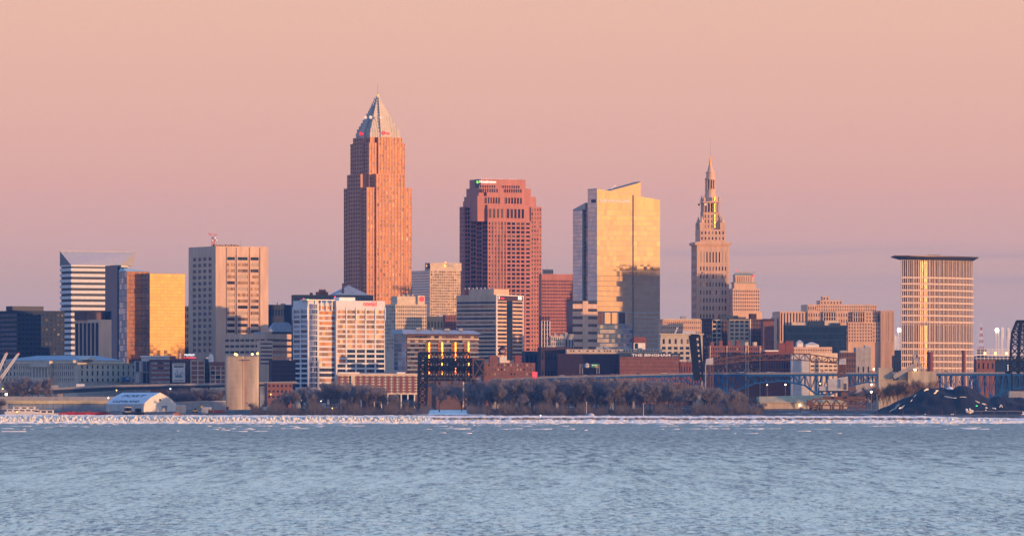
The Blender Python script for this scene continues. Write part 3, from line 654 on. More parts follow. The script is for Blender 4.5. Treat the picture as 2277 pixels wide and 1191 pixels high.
for i in range(6):
    u = xm + (W1-xm)*i/5; mid.fbox(fR, u-.35, u+.35, t+.01, t+.5, zt-9.5, zt+2.2)
fL = (0, 2.2, 0, 1, -1, 0)
b.facade(fL, 0, b.L-2.2, zbase, zt, 2, rows, .86, .66, t, alt=lambda i, j: random.choice(['glass_blue', 'glass_navy', 'glass_blue', 'glass_dark']), split=3)
b.wall.fbox(fL, 0, b.L-2.2, 0, t, zt+.01, b.T)
for i in range(3):
    u = (b.L-2.2)*i/2; mid.fbox(fL, u-.35, u+.35, t+.01, t+.5, zt-9.5, zt+2.2)
b.part('fin', mid, 'white_paint')
# recessed middle: bowed glass corner then pink glazed bands
b.wall.box(4, xm-.01, 3.4, b.L, -1, b.T-2)
fM = (4, 3.4, 1, 0, 0, -1); um = b.uR(705)-4; ue = xm-4
b.facade(fM, um, ue, zbase, b.T-4, 1, 16, .98, .62, .5, alt=lambda i, j: random.choice(['glass_pink', 'glass_pink', 'glass_copper', 'glass_bright']) if j > 4 else random.choice(['glass_navy', 'glass_pink', 'glass_dark']), split=6, hproud=True)
arc = []
for i in range(7):
    a = R(180 + 15*i); arc.append((7.2 + 6.4*math.cos(a)*1.0, 3.6 + 4.6*math.sin(a)))
for i in range(6):
    (xa_, ya_), (xb_, yb_) = arc[i], arc[i+1]; l = math.hypot(xb_-xa_, yb_-ya_); ux_, uy_ = (xb_-xa_)/l, (yb_-ya_)/l
    b.facade((xa_, ya_, ux_, uy_, uy_, -ux_), 0, l, zbase, b.T-3, 1, 16, .9, .8, .15, ['glass_silver', 'glass_blue'], single=False)
b.wall.prism(arc + [(13.5, 6), (.9, 6)], -1, b.T-3)
b.done('white_blue')
p = MB(); p.box(-2.5, xm-1.0, .6, 14, b.T+.01, b.T+.9); b.part('roof_slab', p, 'white_paint')
p = MB(); p.box(b.uR(759), b.uR(794), 4, 16, b.T+.01, b.z(660)); b.part('penthouse', p, 'white_paint')
p = MB()
for a in (703, 716, 728, 740): u = b.uR(a); p.box(u-.4, u+.4, 1.2, 2.0, b.T-9, b.T)
b.part('column', p, 'white_paint')
p = MB(); p.ball((-1, 10, b.T+1.2), .8); p.ball((b.W-1, 0, b.T+.8), .7); b.part('warning_light', p, 'lamp_red')
text_obj('lettering', 'oswald', 'sign_red', b.root, (b.uR(806.5), -t-.02, b.z(679.3)), RR, width=b.uR(837)-b.uR(806.5), height=4.6, bold=.03)
p = MB(); p.box(-1.0, .6, 1.5, 9, b.T+.02, b.T+1.3); b.part('roof_sign', p, 'sign_green')

# long low brick and white block
b = Bld('apartment_building', 'long low block of alternating red brick and white window bays on stilts behind bare trees', 'apartment building', 744, 751, 929, 5250, 832, 14)
b.core(0, None, 0, None, b.z(874)); nb = 26; w0 = b.W/nb
fR = b.face('R')
for i in range(nb):
    if i % 2 == 0 and i != 4:
        q_ = MB(); q_.fbox(fR, i*w0+.02, (i+.92)*w0, 0, .5, b.z(873), b.T-1.2); b.part('brick_pier', q_, 'brick_red')
    else:
        b.facade(fR, i*w0-.3, (i+1)*w0, b.z(873), b.T-1.2, 2, 6, .66, .62, .35, ['glass_navy', 'glass_dark'], single=True)
b.wall.fbox(fR, -.3, b.W+.3, 0, .9, b.T-1.18, b.T+.8); b.wall.fbox(fR, -.3, b.W+.3, 0, .8, b.z(876.5), b.z(873)-.02)
b.done('cream')
p = MB()
for i in range(12): u = b.W*(i+.5)/12; p.box(u-.5, u+.5, -.5, .5, -1, b.z(876.5)-.02)
b.part('column', p, 'white_panel')
p = MB(); p.box(2, b.W-2, 2.5, 4, -1, b.z(876.5)); b.part('ground_floor', p, 'glass_navy')
p = MB(); p.box(b.uR(753), b.uR(800), 1, 6, b.T+.82, b.T+1.9); p.box(b.uR(884), b.uR(902), 1, 6, b.T+.82, b.T+2.0); b.part('rooftop_unit', p, 'white_paint')
p = MB(); p.box(b.uR(780), b.uR(789), -1.4, -.52, b.z(862), b.z(835)); b.part('stair_tower', p, 'cream')

# cream hotel block with a round red roof sign
b = Bld('office_building', 'cream stone block with paired windows and a round red emblem on its roof', 'office building', 856, 880, 948, 5965, 676, 27)
b.core(); b.facade(b.face('R'), 0, b.W, b.z(776), b.T-.8, 14, 12, .55, .55, .45, ['glass_dark', 'glass_navy', 'glass_warm'], corner=.45); b.facade(b.face('L'), .01, b.L, b.z(776), b.T-.8, 5, 12, .5, .55, .45, ['glass_dark', 'blind'])
b.wall.box(-.9, b.W+.3, -.9, 0, b.T-.78, b.T); b.done('cream')
p = MB(); p.box(3, b.uR(932), 3, 16, b.T+.01, b.z(658)); b.part('penthouse', p, 'cream')
p = MB(); p.box(b.uR(930), b.uR(945.5), .8, 6, b.T+.01, b.z(656)); b.part('sign_wall', p, 'cream')
p = MB(); p.lathe([(2.6, 0), (2.6, .3), (1.9, .3), (1.9, .0)], 18); o = b.part('emblem', p, 'sign_red'); o.rotation_euler = RR; o.location = (b.uR(938.5), .75, b.z(664)); 
text_obj('lettering', 'S', 'sign_red', b.root, (b.uR(936.6), .78, b.z(667.2)), RR, height=2.7, ext=.2, bold=.04)
p = MB(); 
for a, c_, h_ in ((900, 906, 655), (910, 914, 653), (921, 926, 653)): p.box(b.uR(a), b.uR(c_), 5, 9, b.z(658)+.02, b.z(h_))
b.part('rooftop_unit', p, 'grey_concrete')
simple('brick_building', 'dark low block tucked between the cream block and the banded office', 'building', 944, 950, 1020, 6000, 703, 'navy_metal', th=20, Rf=(10, 5, .5, .4), glass='glass_navy', units=3)
simple('brick_building', 'pinkish gabled annex under the pale bank tower', 'building', 985, 990, 1018, 5950, 700, 'brick_mid', yb=745, th=24, Rf=(5, 3, .4, .4), glass='glass_dark')

# pale bank tower
b = Bld('office_tower', 'pale ribbed tower with golden windows and an orange roof sign behind the grey towers', 'office tower', 916, 956.5, 1024, 6425, 601, 27)
b.core(); b.facade(b.face('R'), 0, b.W, b.z(703), b.T, 14, 17, .72, .60, .5, ['glass_bright', 'glass_warm'], single=True, corner=.5); b.facade(b.face('L'), .01, b.L, b.z(703), b.T, 1, 17, .98, .55, .4, 'glass_silver', single=False, hproud=True)
b.done('cream'); p = MB(); p.box(0, b.uR(1026), 0, 12, b.T+.01, b.z(584)); b.part('sign_wall', p, 'cream')
p = MB(); p.fbox(b.face('L'), .5, 9, .0, .3, b.z(597), b.z(586)); b.part('sign_panel', p, 'navy_metal')
text_obj('lettering', 'PNC', 'steel_grey', b.root, (b.uR(992), -.05, b.z(593.5)), RR, width=b.uR(1011)-b.uR(992), height=3.6, bold=.03)
p = MB(); p.prism([(b.uR(986.5), -.5), (b.uR(991.5), -.5), (b.uR(991.5), -.05), (b.uR(986.5), -.05)], b.z(593.5), b.z(588)); p.ball((b.uR(990), -.2, b.z(583)), 1.1); b.part('emblem', p, 'sign_orange')
p = MB(); p.fbox(b.face('L'), 6.5, 8.2, .32, .6, b.z(593), b.z(588)); b.part('emblem', p, 'sign_orange')

# ---- red granite tower with notched corner
D = 6520; b = Bld('office_tower', 'broad red granite tower stepped at the top with a serrated left corner', 'skyscraper', 1021, 1085, 1204, D, 458, 24)
u1 = b.uR(1176); u2 = b.uR(1185.5); u3 = b.uR(1194.5); ST = 6.5
g2 = ['glass_dark', 'glass_navy', 'glass_warm']; g3 = ['glass_bright', 'glass_warm', 'glass_dark', 'glass_copper']
# serrated near corner: steps going back to the left
steps = [(1085, 458), (1072, 465), (1059, 461), (1045, 457)]
def dep(px): return b.uL(px)
xs_ = [0, -9.0, -18.0, -27.0]; 
Wd = b.W; tops = [b.z(397.6)]
# notch blocks stand beside each other, each further back
bx = [(0, Wd, 0, 'a')]
nstep = 4; sx_ = 3.6; sy_ = 7.0
b.wall.box(0, Wd, 0, 40, -1, b.z(490))
fz = b.z(770); z458 = b.z(458)
for k in range(nstep):
    x1_ = -sx_*k; x0_ = -sx_*(k+1); y0_ = sy_*(k+1); zt_ = b.z([462, 452, 446, 458][k])
    b.wall.box(x0_, x1_ + .0, y0_, 40, -1, zt_)
    b.facade((x0_, y0_, 1, 0, 0, -1), 0, sx_, b.z(640), zt_-.5, 1, 19, .55, .5, .4, 'glass_dark', single=True, corner=.0)
    b.facade((x1_, y0_-sy_, 0, 1, -1, 0), 0, sy_, b.z(640), zt_-.5, 1, 19, .78, .7, .35, ['glass_navy', 'glass_blue'], single=False)
fl = (-sx_*nstep, sy_*nstep, 0, 1, -1, 0); b.facade(fl, 0, 40-sy_*nstep, b.z(640), b.z(458)-.5, 4, 19, .5, .5, .4, ['glass_blue', 'glass_navy'], single=True)
# upper stages
for (xa, xb, ya, yt_, yb_) in ((-sx_*2.9, u3, 3.2, 436, 492), (-sx_*2.2, u2, 5.8, 417.7, 437), (-sx_*1.2, u1, 8.2, 397.6, 418.5)):
    b.wall.box(xa, xb, ya, 38, b.z(yb_), b.z(yt_))
# main right face: pier strips
FR = lambda pl: (0, pl, 1, 0, 0, -1)
ua, ub, uc, ud, ue = b.uR(1085), b.uR(1091), b.uR(1126), b.uR(1167), b.uR(1180)
zt = b.z(492); zb = b.z(790)
b.facade(FR(0), 0.2, ub, zb, zt, 1, 32, .6, .5, .5, g2, single=True, corner=.7)
b.facade(FR(0), ub+.01, uc, zb, zt, 5, 32, .55, .82, .5, ['glass_warm', 'glass_pink'], single=False)
b.facade(FR(0), uc+.01, ud, zb, zt, 4, 32, .72, .62, .5, g2, single=True)
b.facade(FR(0), ud+.01, ue, zb, zt, 1, 32, .62, .5, .5, g2, single=True)
b.facade(FR(0), ue+.01, Wd, zb, b.z(460), 4, 35, .5, .5, .45, g3, single=False)
b.wall.box(ue, Wd, .05, 40, b.z(491), b.z(458))
# mechanical louvres in two groups on each upper stage
def louvre(pl, pa, pb, n_, ya, yb_, m='glass_dark'):
    a, c_ = b.uR(pa), b.uR(pb); b.facade(FR(pl), a, c_, b.z(yb_), b.z(ya), n_, 1, .62, .92, .35, m, single=True, name='louvre')
louvre(8.2, 1073, 1109, 7, 411, 427.0 if False else 417, 'glass_dark')
b.wall.box(0.0, b.uR(1176), 3.0, 5.79, b.z(437), b.z(418.5))
for (pl, ya, yb_, gl) in ((3.19, 411.5, 427.5, 'glass_dark'),):
    pass
louvre(2.99, 1074, 1110, 7, 419, 427.5); louvre(2.99, 1123, 1163, 8, 419, 427.5)
louvre(8.19, 1123, 1163, 8, 411, 417)
louvre(3.19, 1080, 1115, 6, 438, 452.5); louvre(3.19, 1125, 1164, 6, 438, 452.5)
b.wall.box(-.2, b.uR(1180), .8, 3.18, b.z(491.5), b.z(455))
louvre(.79, 1086, 1121, 4, 463, 485, ['glass_warm']); louvre(.79, 1126, 1167, 5, 463, 485)
b.done('granite_pink')
p = MB(); a = b.uR(1067); p.lathe([(1.6, 0), (1.6, .5)], 6); o = b.part('emblem', p, 'sign_green'); o.rotation_euler = RR; o.location = (b.uR(1068.5), 8.15, b.z(404.5))
text_obj('lettering', 'Huntington', 'sign_white', b.root, (b.uR(1073.5), 8.15, b.z(408.3)), RR, width=b.uR(1110)-b.uR(1073.5), height=3.8, bold=.02)
p = MB(); p.fbox((-sx_*1.2, 8.2, 0, 1, -1, 0), 2, 15, 0, .3, b.z(416), b.z(398.5)); b.part('sign_panel', p, 'navy_metal')
p = MB(); p.lathe([(1.5, 0), (1.5, .5)], 6); o = b.part('emblem', p, 'sign_green'); o.rotation_euler = LR; o.location = (-sx_*1.2-.35, 15, b.z(404))
p = MB()
for i in range(14): p.box(i*3.0-4, i*3.0-3.2, 9, 10, b.z(397.6)+.01, b.z(397.6)+random.uniform(.4, 1.4))
b.part('rooftop_equipment', p, 'white_paint')

# ---- banded office with numbers
D = 5850; b = Bld('office_building', 'brown banded office slab with a white framed end wall showing a number sign', 'office building', 1015.5, 1103, 1162.5, D, 655, 58)
b.core(); z0 = b.z(800); zs = b.z(668)
b.facade(b.face('L'), .01, b.L, z0, zs, 1, 15, .99, .5, .4, alt=lambda i, j: random.choice(['glass_dark', 'glass_warm']), split=16, hproud=True)
b.wall.fbox(b.face('L'), .01, b.L, 0, .4, zs+.01, b.T)
u0, u1_ = 1.2, b.W-1.2; ua, ub = b.uR(1126), b.uR(1139)
b.facade(b.face('R'), u0, ua, z0, zs, 1, 15, .98, .5, .4, alt=lambda i, j: 'glass_sun' if j == 10 else random.choice(['glass_dark', 'glass_warm']), split=3, hproud=True)
b.facade(b.face('R'), ub, u1_, z0, zs, 1, 15, .98, .5, .4, alt=lambda i, j: random.choice(['glass_dark', 'glass_warm']), split=3, hproud=True)
b.done('tan_concrete')
p = MB(); p.fbox(b.face('R'), ua+.02, ub-.02, 0, .3, z0, zs-.02); b.part('stair_strip', p, 'glass_navy')
p = MB(); p.fbox(b.face('R'), u0, u1_, 0, .5, zs+.02, b.T-.9); b.part('sign_panel', p, 'brick_dark')
p = MB(); p.fbox(b.face('R'), -.8, u0-.02, 0, .9, z0, b.T); p.fbox(b.face('R'), u1_+.02, b.W, 0, .9, z0, b.T); p.fbox(b.face('R'), u0, u1_, 0, .88, b.T-.88, b.T); b.part('frame', p, 'white_panel')
text_obj('lettering', '55', 'sign_white', b.root, (b.uR(1150.5), -.55, b.z(665)), RR, width=b.uR(1159)-b.uR(1150.5), height=3.0, bold=.05)
text_obj('lettering', '5', 'sign_white', b.root, (b.uR(1107.5), -.55, b.z(665)), RR, height=2.8, bold=.05)
p = MB(); p.prism([(b.uR(1112), -.8), (b.uR(1119.5), -.8), (b.uR(1119.5), -.55), (b.uR(1112), -.55)], b.z(664), b.z(661)); b.part('emblem', p, 'sign_red')
p = MB(); p.box(b.uR(1110)-3, b.uR(1140), 4, b.L*.72, b.T+.01, b.z(642)); b.part('penthouse', p, 'tan_concrete')
p = MB()
for i in range(8): p.box(4+i*.8, 5+i, 6+i*5, 7+i*5, b.z(642)+.01, b.z(642)+random.uniform(.5, 2))
b.part('rooftop_equipment', p, 'steel_grey')
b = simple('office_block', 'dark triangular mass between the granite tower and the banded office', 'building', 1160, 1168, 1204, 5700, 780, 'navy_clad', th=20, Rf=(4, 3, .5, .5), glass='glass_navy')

# ---- condo with balconies and glass bays curved and tinted to carry the sun's glint
D = 5350; b = Bld('apartment_building', 'balconied apartment block with curved grey roof and four sun-glinting glass bays', 'apartment building', 876, 903, 1063, D, 742, 18)
b.core(); fR = b.face('R'); rows = 9; z0 = b.z(835); fh_ = (b.z(762)-z0)/7.5
for fl_ in range(10):
    zf_ = b.T - 1.2 - fl_*fh_
    if zf_ < 3: break
    q_ = MB(); q_.fbox(fR, .5, b.W+.4, 0, 1.6, zf_-fh_, zf_-fh_+.35); q_.fbox(fR, .5, b.W+.4, 1.5, 1.6, zf_-fh_+.36, zf_-fh_+1.3) ; b.part('balcony', q_, 'cream' if fl_ < 1 else 'slate_blue')
    nb = 18
    for i in range(nb):
        u = .5 + (b.W-.5)*i/nb; wv = (b.W-.5)/nb
        if (i*7 + fl_*3) % 5 == 0: 
            b.wall.fbox(fR, u, u+wv, 0, .5, zf_-fh_+.36, zf_); continue
        b.pane(fR, u+.3, u+wv-.3, zf_-fh_+.5, zf_-.5, random.choice(['glass_warm', 'glass_pink', 'blind', 'glass_dark'] if fl_ < 2 else ['glass_navy', 'glass_blue', 'glass_dark', 'glass_pink', 'glass_navy']))
p = MB(); 
for px in (950.5, 979.5, 1009, 1038):
    u = b.uR(px); n_ = {950.5: 3, 979.5: 5, 1009: 5, 1038: 2}[px]
    for k in range(8):
        zf_ = b.z(761) - k*fh_*.92
        q_ = MB(); ang = [R(a) for a in range(180, 361, 5)]
        q_.prism([(u + 2.7*math.cos(a), -.6 + 2.4*math.sin(a)) for a in ang], zf_-fh_*.80, zf_); b.part('glint_bay', q_, 'glint_bay')
    q_ = MB(); q_.prism([(u + 3.0*math.cos(R(a)), -.6 + 2.7*math.sin(R(a))) for a in range(180, 361, 15)], b.z(760), b.z(759)); b.part('bay_cap', q_, 'roof_grey')
b.done('brick_brown')
fL = b.face('L'); q_ = MB()
b2n = b.nwin
for k in range(9):
    for i in range(3):
        b.pane(fL, .4 + (b.L-.8)*i/3, .3 + (b.L-.8)*(i+1)/3, b.z(833)+k*(b.T-b.z(833))/9 + .35, b.z(833)+(k+1)*(b.T-b.z(833))/9, 'glass_blue')
q_.fbox(fL, 0, b.L, .03, .12, -1, b.T+1); b.part('mullion_frame', q_, 'grey_light')
pts = []
p = MB(); zr = b.T+.01; p.poly3([(-2, 6, zr+4.0), (b.W*.9, 6, zr+3.2), (b.W, 14, zr+3.2), (-2, b.L, zr+4.0)], [(-3.2, -2.4, zr), (b.W+2.2, -2.4, zr), (b.W+2.2, b.L, zr), (-3.2, b.L+1, zr)]); b.part('roof', p, 'roof_grey')
p = MB(); p.box(10, 14, 3, 6, b.T+4, b.T+5.6); p.box(24, 25, 3, 6, b.T+3, b.T+5.6); p.box(b.W*.55, b.W*.62, 3, 6, b.T+3, b.T+4.9); p.box(b.W*.75, b.W*.8, 3, 6, b.T+3, b.T+4.9); b.part('rooftop_unit', p, 'grey_concrete')
# ---------------------------------------------------------------- skyline: right half
# brown banded slab behind
simple('office_tower', 'brown office slab of fine window rows between the two biggest right-hand towers', 'office tower', 1198, 1204, 1280, 6400, 609, 'granite_pink', yb=745, th=20, Rf=(22, 17, .66, .5), glass=['glass_dark', 'glass_warm'], single=True, top_gap=5.5, t=.5)
b = Bld('penthouse_block', 'small peach coloured block on the roof line behind the brown slab', 'building', 1206, 1208, 1230, 6460, 598.5, 20); b.core(); b.facade(b.face('R'), 0, b.W, b.T-4, b.T-1, 5, 1, .6, .4, .3, 'glass_dark'); b.done('tan_warm')
b = simple('apartment_building', 'thin block with a salmon top and white framed balconies beside the granite tower', 'apartment building', 1199, 1204, 1222, 5900, 702, 'brick_mid', yb=772, th=20, Rf=(3, 7, .6, .6), glass=['glass_navy'], t=.6)
p = MB()
for i in range(4): p.fbox(b.face('R'), b.W*i/3-.3, b.W*i/3+.3, .65, 1.0, 0, b.z(713))
b.part('white_frame', p, 'white_paint')
simple('brick_building', 'small tan flat roofed block with five windows below the brown slab', 'building', 1222, 1225, 1254, 5850, 747, 'cream', yb=770, th=14, Rf=(6, 2, .4, .5), glass='glass_dark', units=2)
simple('brick_building', 'narrow grey block with a blue tiled cap left of the lower tan bands', 'building', 1252, 1256, 1276, 5860, 742, 'grey_concrete', th=14, Rf=(3, 3, .4, .5), glass='glass_navy', units=1)

# ---- big glass headquarters
D = 6232; b = Bld('glass_tower', 'tall golden glass tower with a slanting fin roof and white lettering', 'skyscraper', 1274, 1327.5, 1467.5, D, 463, 27)
W, Ln = b.W, b.L
la, lb = b.uL(1307), b.uL(1295)
z = b.z
core = b.wall
# main right body with a roof line that falls to the right
def slab(x0, x1, y0, y1, zb_, zt0, zt1):
    b.wall.hexa([(x0, y0, zb_), (x1, y0, zb_), (x1, y1, zb_), (x0, y1, zb_), (x0, y0, zt0), (x1, y0, zt1), (x1, y1, zt1), (x0, y1, zt0)])
us = b.uR(1407.5)
slab(0, us-.7, 0, la, -1, z(419), z(432)); slab(us+.7, W, 0, Ln*.8, -1, z(432), z(442))
slab(us-.7, us+.7, 2.0, la, -1, z(431), z(431))
b.wall.box(2.2, 14, la+.01, lb, -1, z(453)); b.wall.box(0, 20, lb+.01, Ln, -1, z(463))
fR = b.face('R'); rows = 26; zt = z(467); zb = z(692)
SG = ['glass_gold', 'glass_gold', 'glass_sun']
for (u0, u1_, nc) in ((0.05, us-.75, 11), (us+.75, W-.05, 8)):
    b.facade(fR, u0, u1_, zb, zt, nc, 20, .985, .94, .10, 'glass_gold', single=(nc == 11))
for (u0, u1_, ya, yb_) in ((0.05, us-.75, 419.6, 432), (us+.75, W-.05, 432.6, 442)):      # finned parapet of glass
    n = 14; q_ = MB()
    for i in range(n):
        a, c_ = u0+(u1_-u0)*i/n, u0+(u1_-u0)*(i+1)/n; zz = z(ya + (yb_-ya)*(i+1)/n)
        q_.fbox(fR, a+.05, c_-.05, .03, .12, zt+.1, zz)
    o = b.part('parapet_glass', q_, 'glass_gold')
zb2 = z(772)      # lower glazed floors
b.facade(fR, 0.05, us-.75, zb2, z(721), 12, 5, .95, .80, .15, ['glass_silver', 'glass_blue'], single=False, hproud=True)
b.facade(fR, us+.75, W-.05, zb2, z(694), 9, 8, .95, .82, .15, ['glass_gold'], single=False, hproud=True)
# tall open loggia with piers
b.facade(fR, 0.05, us-.75, z(720.5), z(693), 5, 1, .86, .9, .6, alt=lambda i, j: ['glass_pink', 'glass_gold', 'glass_gold', 'glass_dark', 'glass_gold'][i], split=3)
# left side: mirror glass above, tan louvred garage floors below
for (x_, y0, y1, yt_, gl, nc) in ((0, 0.02, la, 421, 'glass_silver', 4), (2.2, la+.1, lb, 455, 'glass_warm', 3), (0, lb+.02, Ln, 466, 'glass_silver', 4)):
    fl = (x_, y0, 0, 1, -1, 0); w_ = y1 - y0
    b.facade(fl, 0, w_, z(667), z(yt_), nc, 24, .97, .92, .1, gl, single=True)
b.done('steel_grey')
g3_ = Bld('parking_garage', 'tan multi storey parking garage with open bands below the golden glass tower', 'parking garage', 1270, 1274, 1328.5, 6110, 669, 24, Lmin=16)
g3_.core(0.6, None, 0.6, None); n = 13; hh = g3_.T/n; ug0, ug1 = g3_.uR(1295), g3_.uR(1307)
for i in range(n):
    for u0, u1_ in ((-.2, ug0-.02), (ug1+.02, g3_.W)):
        q_ = MB(); q_.fbox(g3_.face('R'), u0, u1_, -.55, .5, i*hh, i*hh+hh*.62); g3_.part('garage_band', q_, 'tan_concrete')
q_ = MB(); q_.fbox(g3_.face('R'), ug0, ug1, -.55, .8, 0, g3_.T); g3_.part('stair_core', q_, 'tan_concrete')
g3_.done('glass_dark')
# slanting fin above the roof
p = MB(); a, c_ = b.uR(1364.5), b.uR(1433); p.hexa([(a, 8, z(424)), (c_, 8, z(434)), (c_, 20, z(434)), (a, 20, z(424)), (a, 8, z(423.6)), (c_, 8, z(402)), (c_, 20, z(402)), (a, 20, z(423.6))]); b.part('roof_fin', p, 'glass_gold')
p = MB(); p.hexa([(a-1, 7.6, z(424)), (c_-2.6, 7.6, z(405)), (c_-2.6, 20, z(405)), (a-1, 20, z(424)), (a-1, 7.6, z(422.5)), (c_+.2, 7.6, z(401)), (c_+.2, 20, z(401)), (a-1, 20, z(422.5))]); b.part('fin_edge', p, 'navy_metal')
p = MB(); p.poly3([(.6, la+.5, z(450)), (.6, lb+1, z(456)), (3, lb+1, z(456)), (3, la+.5, z(450))], [(.3, la+.5, z(466)), (.3, lb+1, z(466)), (3, lb+1, z(466)), (3, la+.5, z(466))]); b.part('dark_recess', p, 'glass_navy')
p = MB(); p.hexa([(0, lb-6, z(462.9)), (8, lb-6, z(462.9)), (8, Ln, z(462.9)), (0, Ln, z(462.9)), (0, lb-6, z(449)), (8, lb-6, z(449)), (8, Ln, z(462.5)), (0, Ln, z(462.5))]); b.part('sloped_cap', p, 'crown_metal')
p = MB(); p.fbox(b.face('L'), 2.5, 12, .15, .3, z(450), z(443)); b.part('sign_panel', p, 'black_paint')
text_obj('lettering', 'SHERWIN-WILLIAMS', 'white_paint', b.root, (b.uR(1333), -.15, z(449.5)), RR, width=b.uR(1400.5)-b.uR(1333), height=3.0, ext=.3, bold=.02)
p = MB(); x_, = (b.uR(1377),); p.bar((x_-5, 12, z(424)), (x_+1.6, 12, z(410)), .5); p.bar((x_-5, 12, z(424)), (x_-5, 12, z(428)), .6); p.bar((x_+1.6, 12, z(410)), (x_+2.6, 12, z(414)), .4); b.part('roof_crane', p, 'white_paint')
b2 = simple('brick_building', 'small red clad lift house on the roofs before the golden tower', 'building', 1405, 1410, 1437, 5700, 749, 'brick_red', th=14, t=.3)
p = MB(); p.box(-.5, b2.W*.9, -.8, -.1, -1, b2.z(762)); b2.part('white_panel', p, 'white_panel')
p = MB(); p.box(b2.W*.05, b2.W*.3, -1.1, -.85, b2.z(775), b2.z(763)); b2.part('opening', p, 'glass_navy')

# ---- slender stone tower with spire
D = 6345; b = Bld('skyscraper', 'slender stone tower with tiered spire, gilded tip and flagpole', 'skyscraper', 1540.5, 1549.5, 1621, D, 545, 8, Lmin=31)
W, Ln = b.W, b.L; cx, cy = W/2, Ln/2; z = b.z
m1 = 'limestone_warm'
b.core(z1=z(545)); fR = b.face('R')
zr = z(600); gls = ['glass_dark', 'glass_warm', 'glass_bright']
b.wall.fbox(fR, 0, 2.4, 0, .5, 0, z(545)); b.wall.fbox(fR, W-2.0, W, 0, .5, 0, z(545))
b.facade(fR, 2.41, W-2.01, 0, z(588), 9, 17, .42, .52, .4, gls)
b.facade(fR, 2.41, W-2.01, z(587), z(556), 9, 1, .40, .0001+.75, .4, alt=lambda i, j: 'glass_dark' if 1 < i < 7 else 'blind')
b.wall.fbox(fR, 2.41, W-2.01, 0, .38, z(555.9), z(545.2)); b.wall.fbox(fR, 2.41, W-2.01, 0, .38, z(587.9), z(587.05))
b.facade(b.face('L'), .01, Ln, 0, z(546), 6, 19, .42, .5, .4, ['glass_dark', 'glass_navy'])
b.wall.box(-1.8, W+1.8, -1.8, Ln+1.8, z(545)+.0, z(542.5)); b.wall.box(-2.3, W+2.3, -2.3, Ln+2.3, z(542.4), z(539.5)); b.wall.box(-1.3, W+1.3, -1.3, Ln+1.3, z(539.4), z(537.6))
def half(px0, px1): return (px1-px0)/2*D/F/ (math.cos(b.th)+math.sin(b.th)*.95)
def sq(k, y0, y1, mb=None): (mb or b.wall).box(cx-k, cx+k, cy-k, cy+k, z(y0)+.01, z(y1))
h1 = half(1548.7, 1613.7); sq(h1, 538, 509.5)
b.facade((cx-h1, cy-h1, 1, 0, 0, -1), .5, 2*h1-.5, z(536), z(511), 7, 2, .4, .5, .3, gls)
h2 = half(1560, 1603); sq(h2, 509.5, 473)
b.facade((cx-h2, cy-h2, 1, 0, 0, -1), .3, 2*h2-.3, z(508), z(475), 5, 3, .45, .7, .35, alt=lambda i, j: 'glass_bright' if i != 3 else 'glass_sun')  # one column tinted gold in place of a sun glint
for sx2 in (-1, 1):
    for sy2 in (-1, 1):
        t_ = MB(); tx, ty = cx+sx2*(h1-2.7), cy+sy2*(h1-2.7); t_.box(tx-2.6, tx+2.6, ty-2.6, ty+2.6, z(509.4), z(494)); t_.lathe([(2.4, z(494)+.01), (1.8, z(490)), (1.0, z(486)), (.2, z(480))], 8, tx, ty); b.part('corner_turret', t_, m1)
h3 = half(1560, 1602); sq(h3+.5, 472.9, 471.5); h3b = h3-2.0; sq(h3b, 471.5, 449.5)
for i in range(6):
    u = -h3 + .7 + (2*h3-1.4)*i/5
    c_ = MB(); c_.lathe([(.62, z(471.4)), (.55, z(451)), (.8, z(450))], 8, cx+u, cy-h3+.6); b.part('column', c_, m1)
    c_ = MB(); c_.lathe([(.62, z(471.4)), (.55, z(451)), (.8, z(450))], 8, cx-h3+.6, cy+u); b.part('column', c_, m1)
b.facade((cx-h3b, cy-h3b, 1, 0, 0, -1), .3, 2*h3b-.3, z(471), z(451), 5, 1, .5, .85, .2, alt=lambda i, j: 'glass_dark' if i != 3 else 'glass_sun')
sq(h3+.7, 449.9, 447.5); h4 = half(1565, 1598)
b.wall.lathe([(h4, z(447.4)), (h4, z(440)), (h4*.93, z(438)), (h4*.86, z(431)), (h4*.80, z(430)), (h4*.78, z(421.5))], 16, cx, cy)
for sx2 in (-1, 1):
    for sy2 in (-1, 1):
        t_ = MB(); tx, ty = cx+sx2*(h3-.9), cy+sy2*(h3-.9); t_.lathe([(1.3, z(447.4)), (1.3, z(441)), (.8, z(438)), (.15, z(433))], 8, tx, ty); b.part('finial', t_, m1)
h5 = half(1568, 1594.5); b.wall.lathe([(h5*1.03, z(421.4)), (h5*1.03, z(419.5)), (h5*.66, z(419.4)), (h5*.66, z(397.5))], 16, cx, cy)
for i in range(12):
    a = 2*math.pi*(i+.5)/12; c_ = MB(); c_.lathe([(.55, z(419.3)), (.48, z(400)), (.7, z(398.5))], 6, cx+h5*.88*math.cos(a), cy+h5*.88*math.sin(a)); b.part('column', c_, m1)
p = MB(); p.lathe([(h5*.68, z(418)), (h5*.68, z(400))], 16, cx, cy); b.part('lantern_glass', p, 'glass_warm')
b.wall.lathe([(h5*1.02, z(398.4)), (h5*1.04, z(395)), (h5*.80, z(394.9)), (h5*.80, z(383)), (h5*.86, z(382.6)), (h5*.86, z(381)), (h5*.62, z(380.8)), (h5*.46, z(373)), (h5*.33, z(367.5)), (h5*.36, z(366.5))], 16, cx, cy)
b.done(m1)
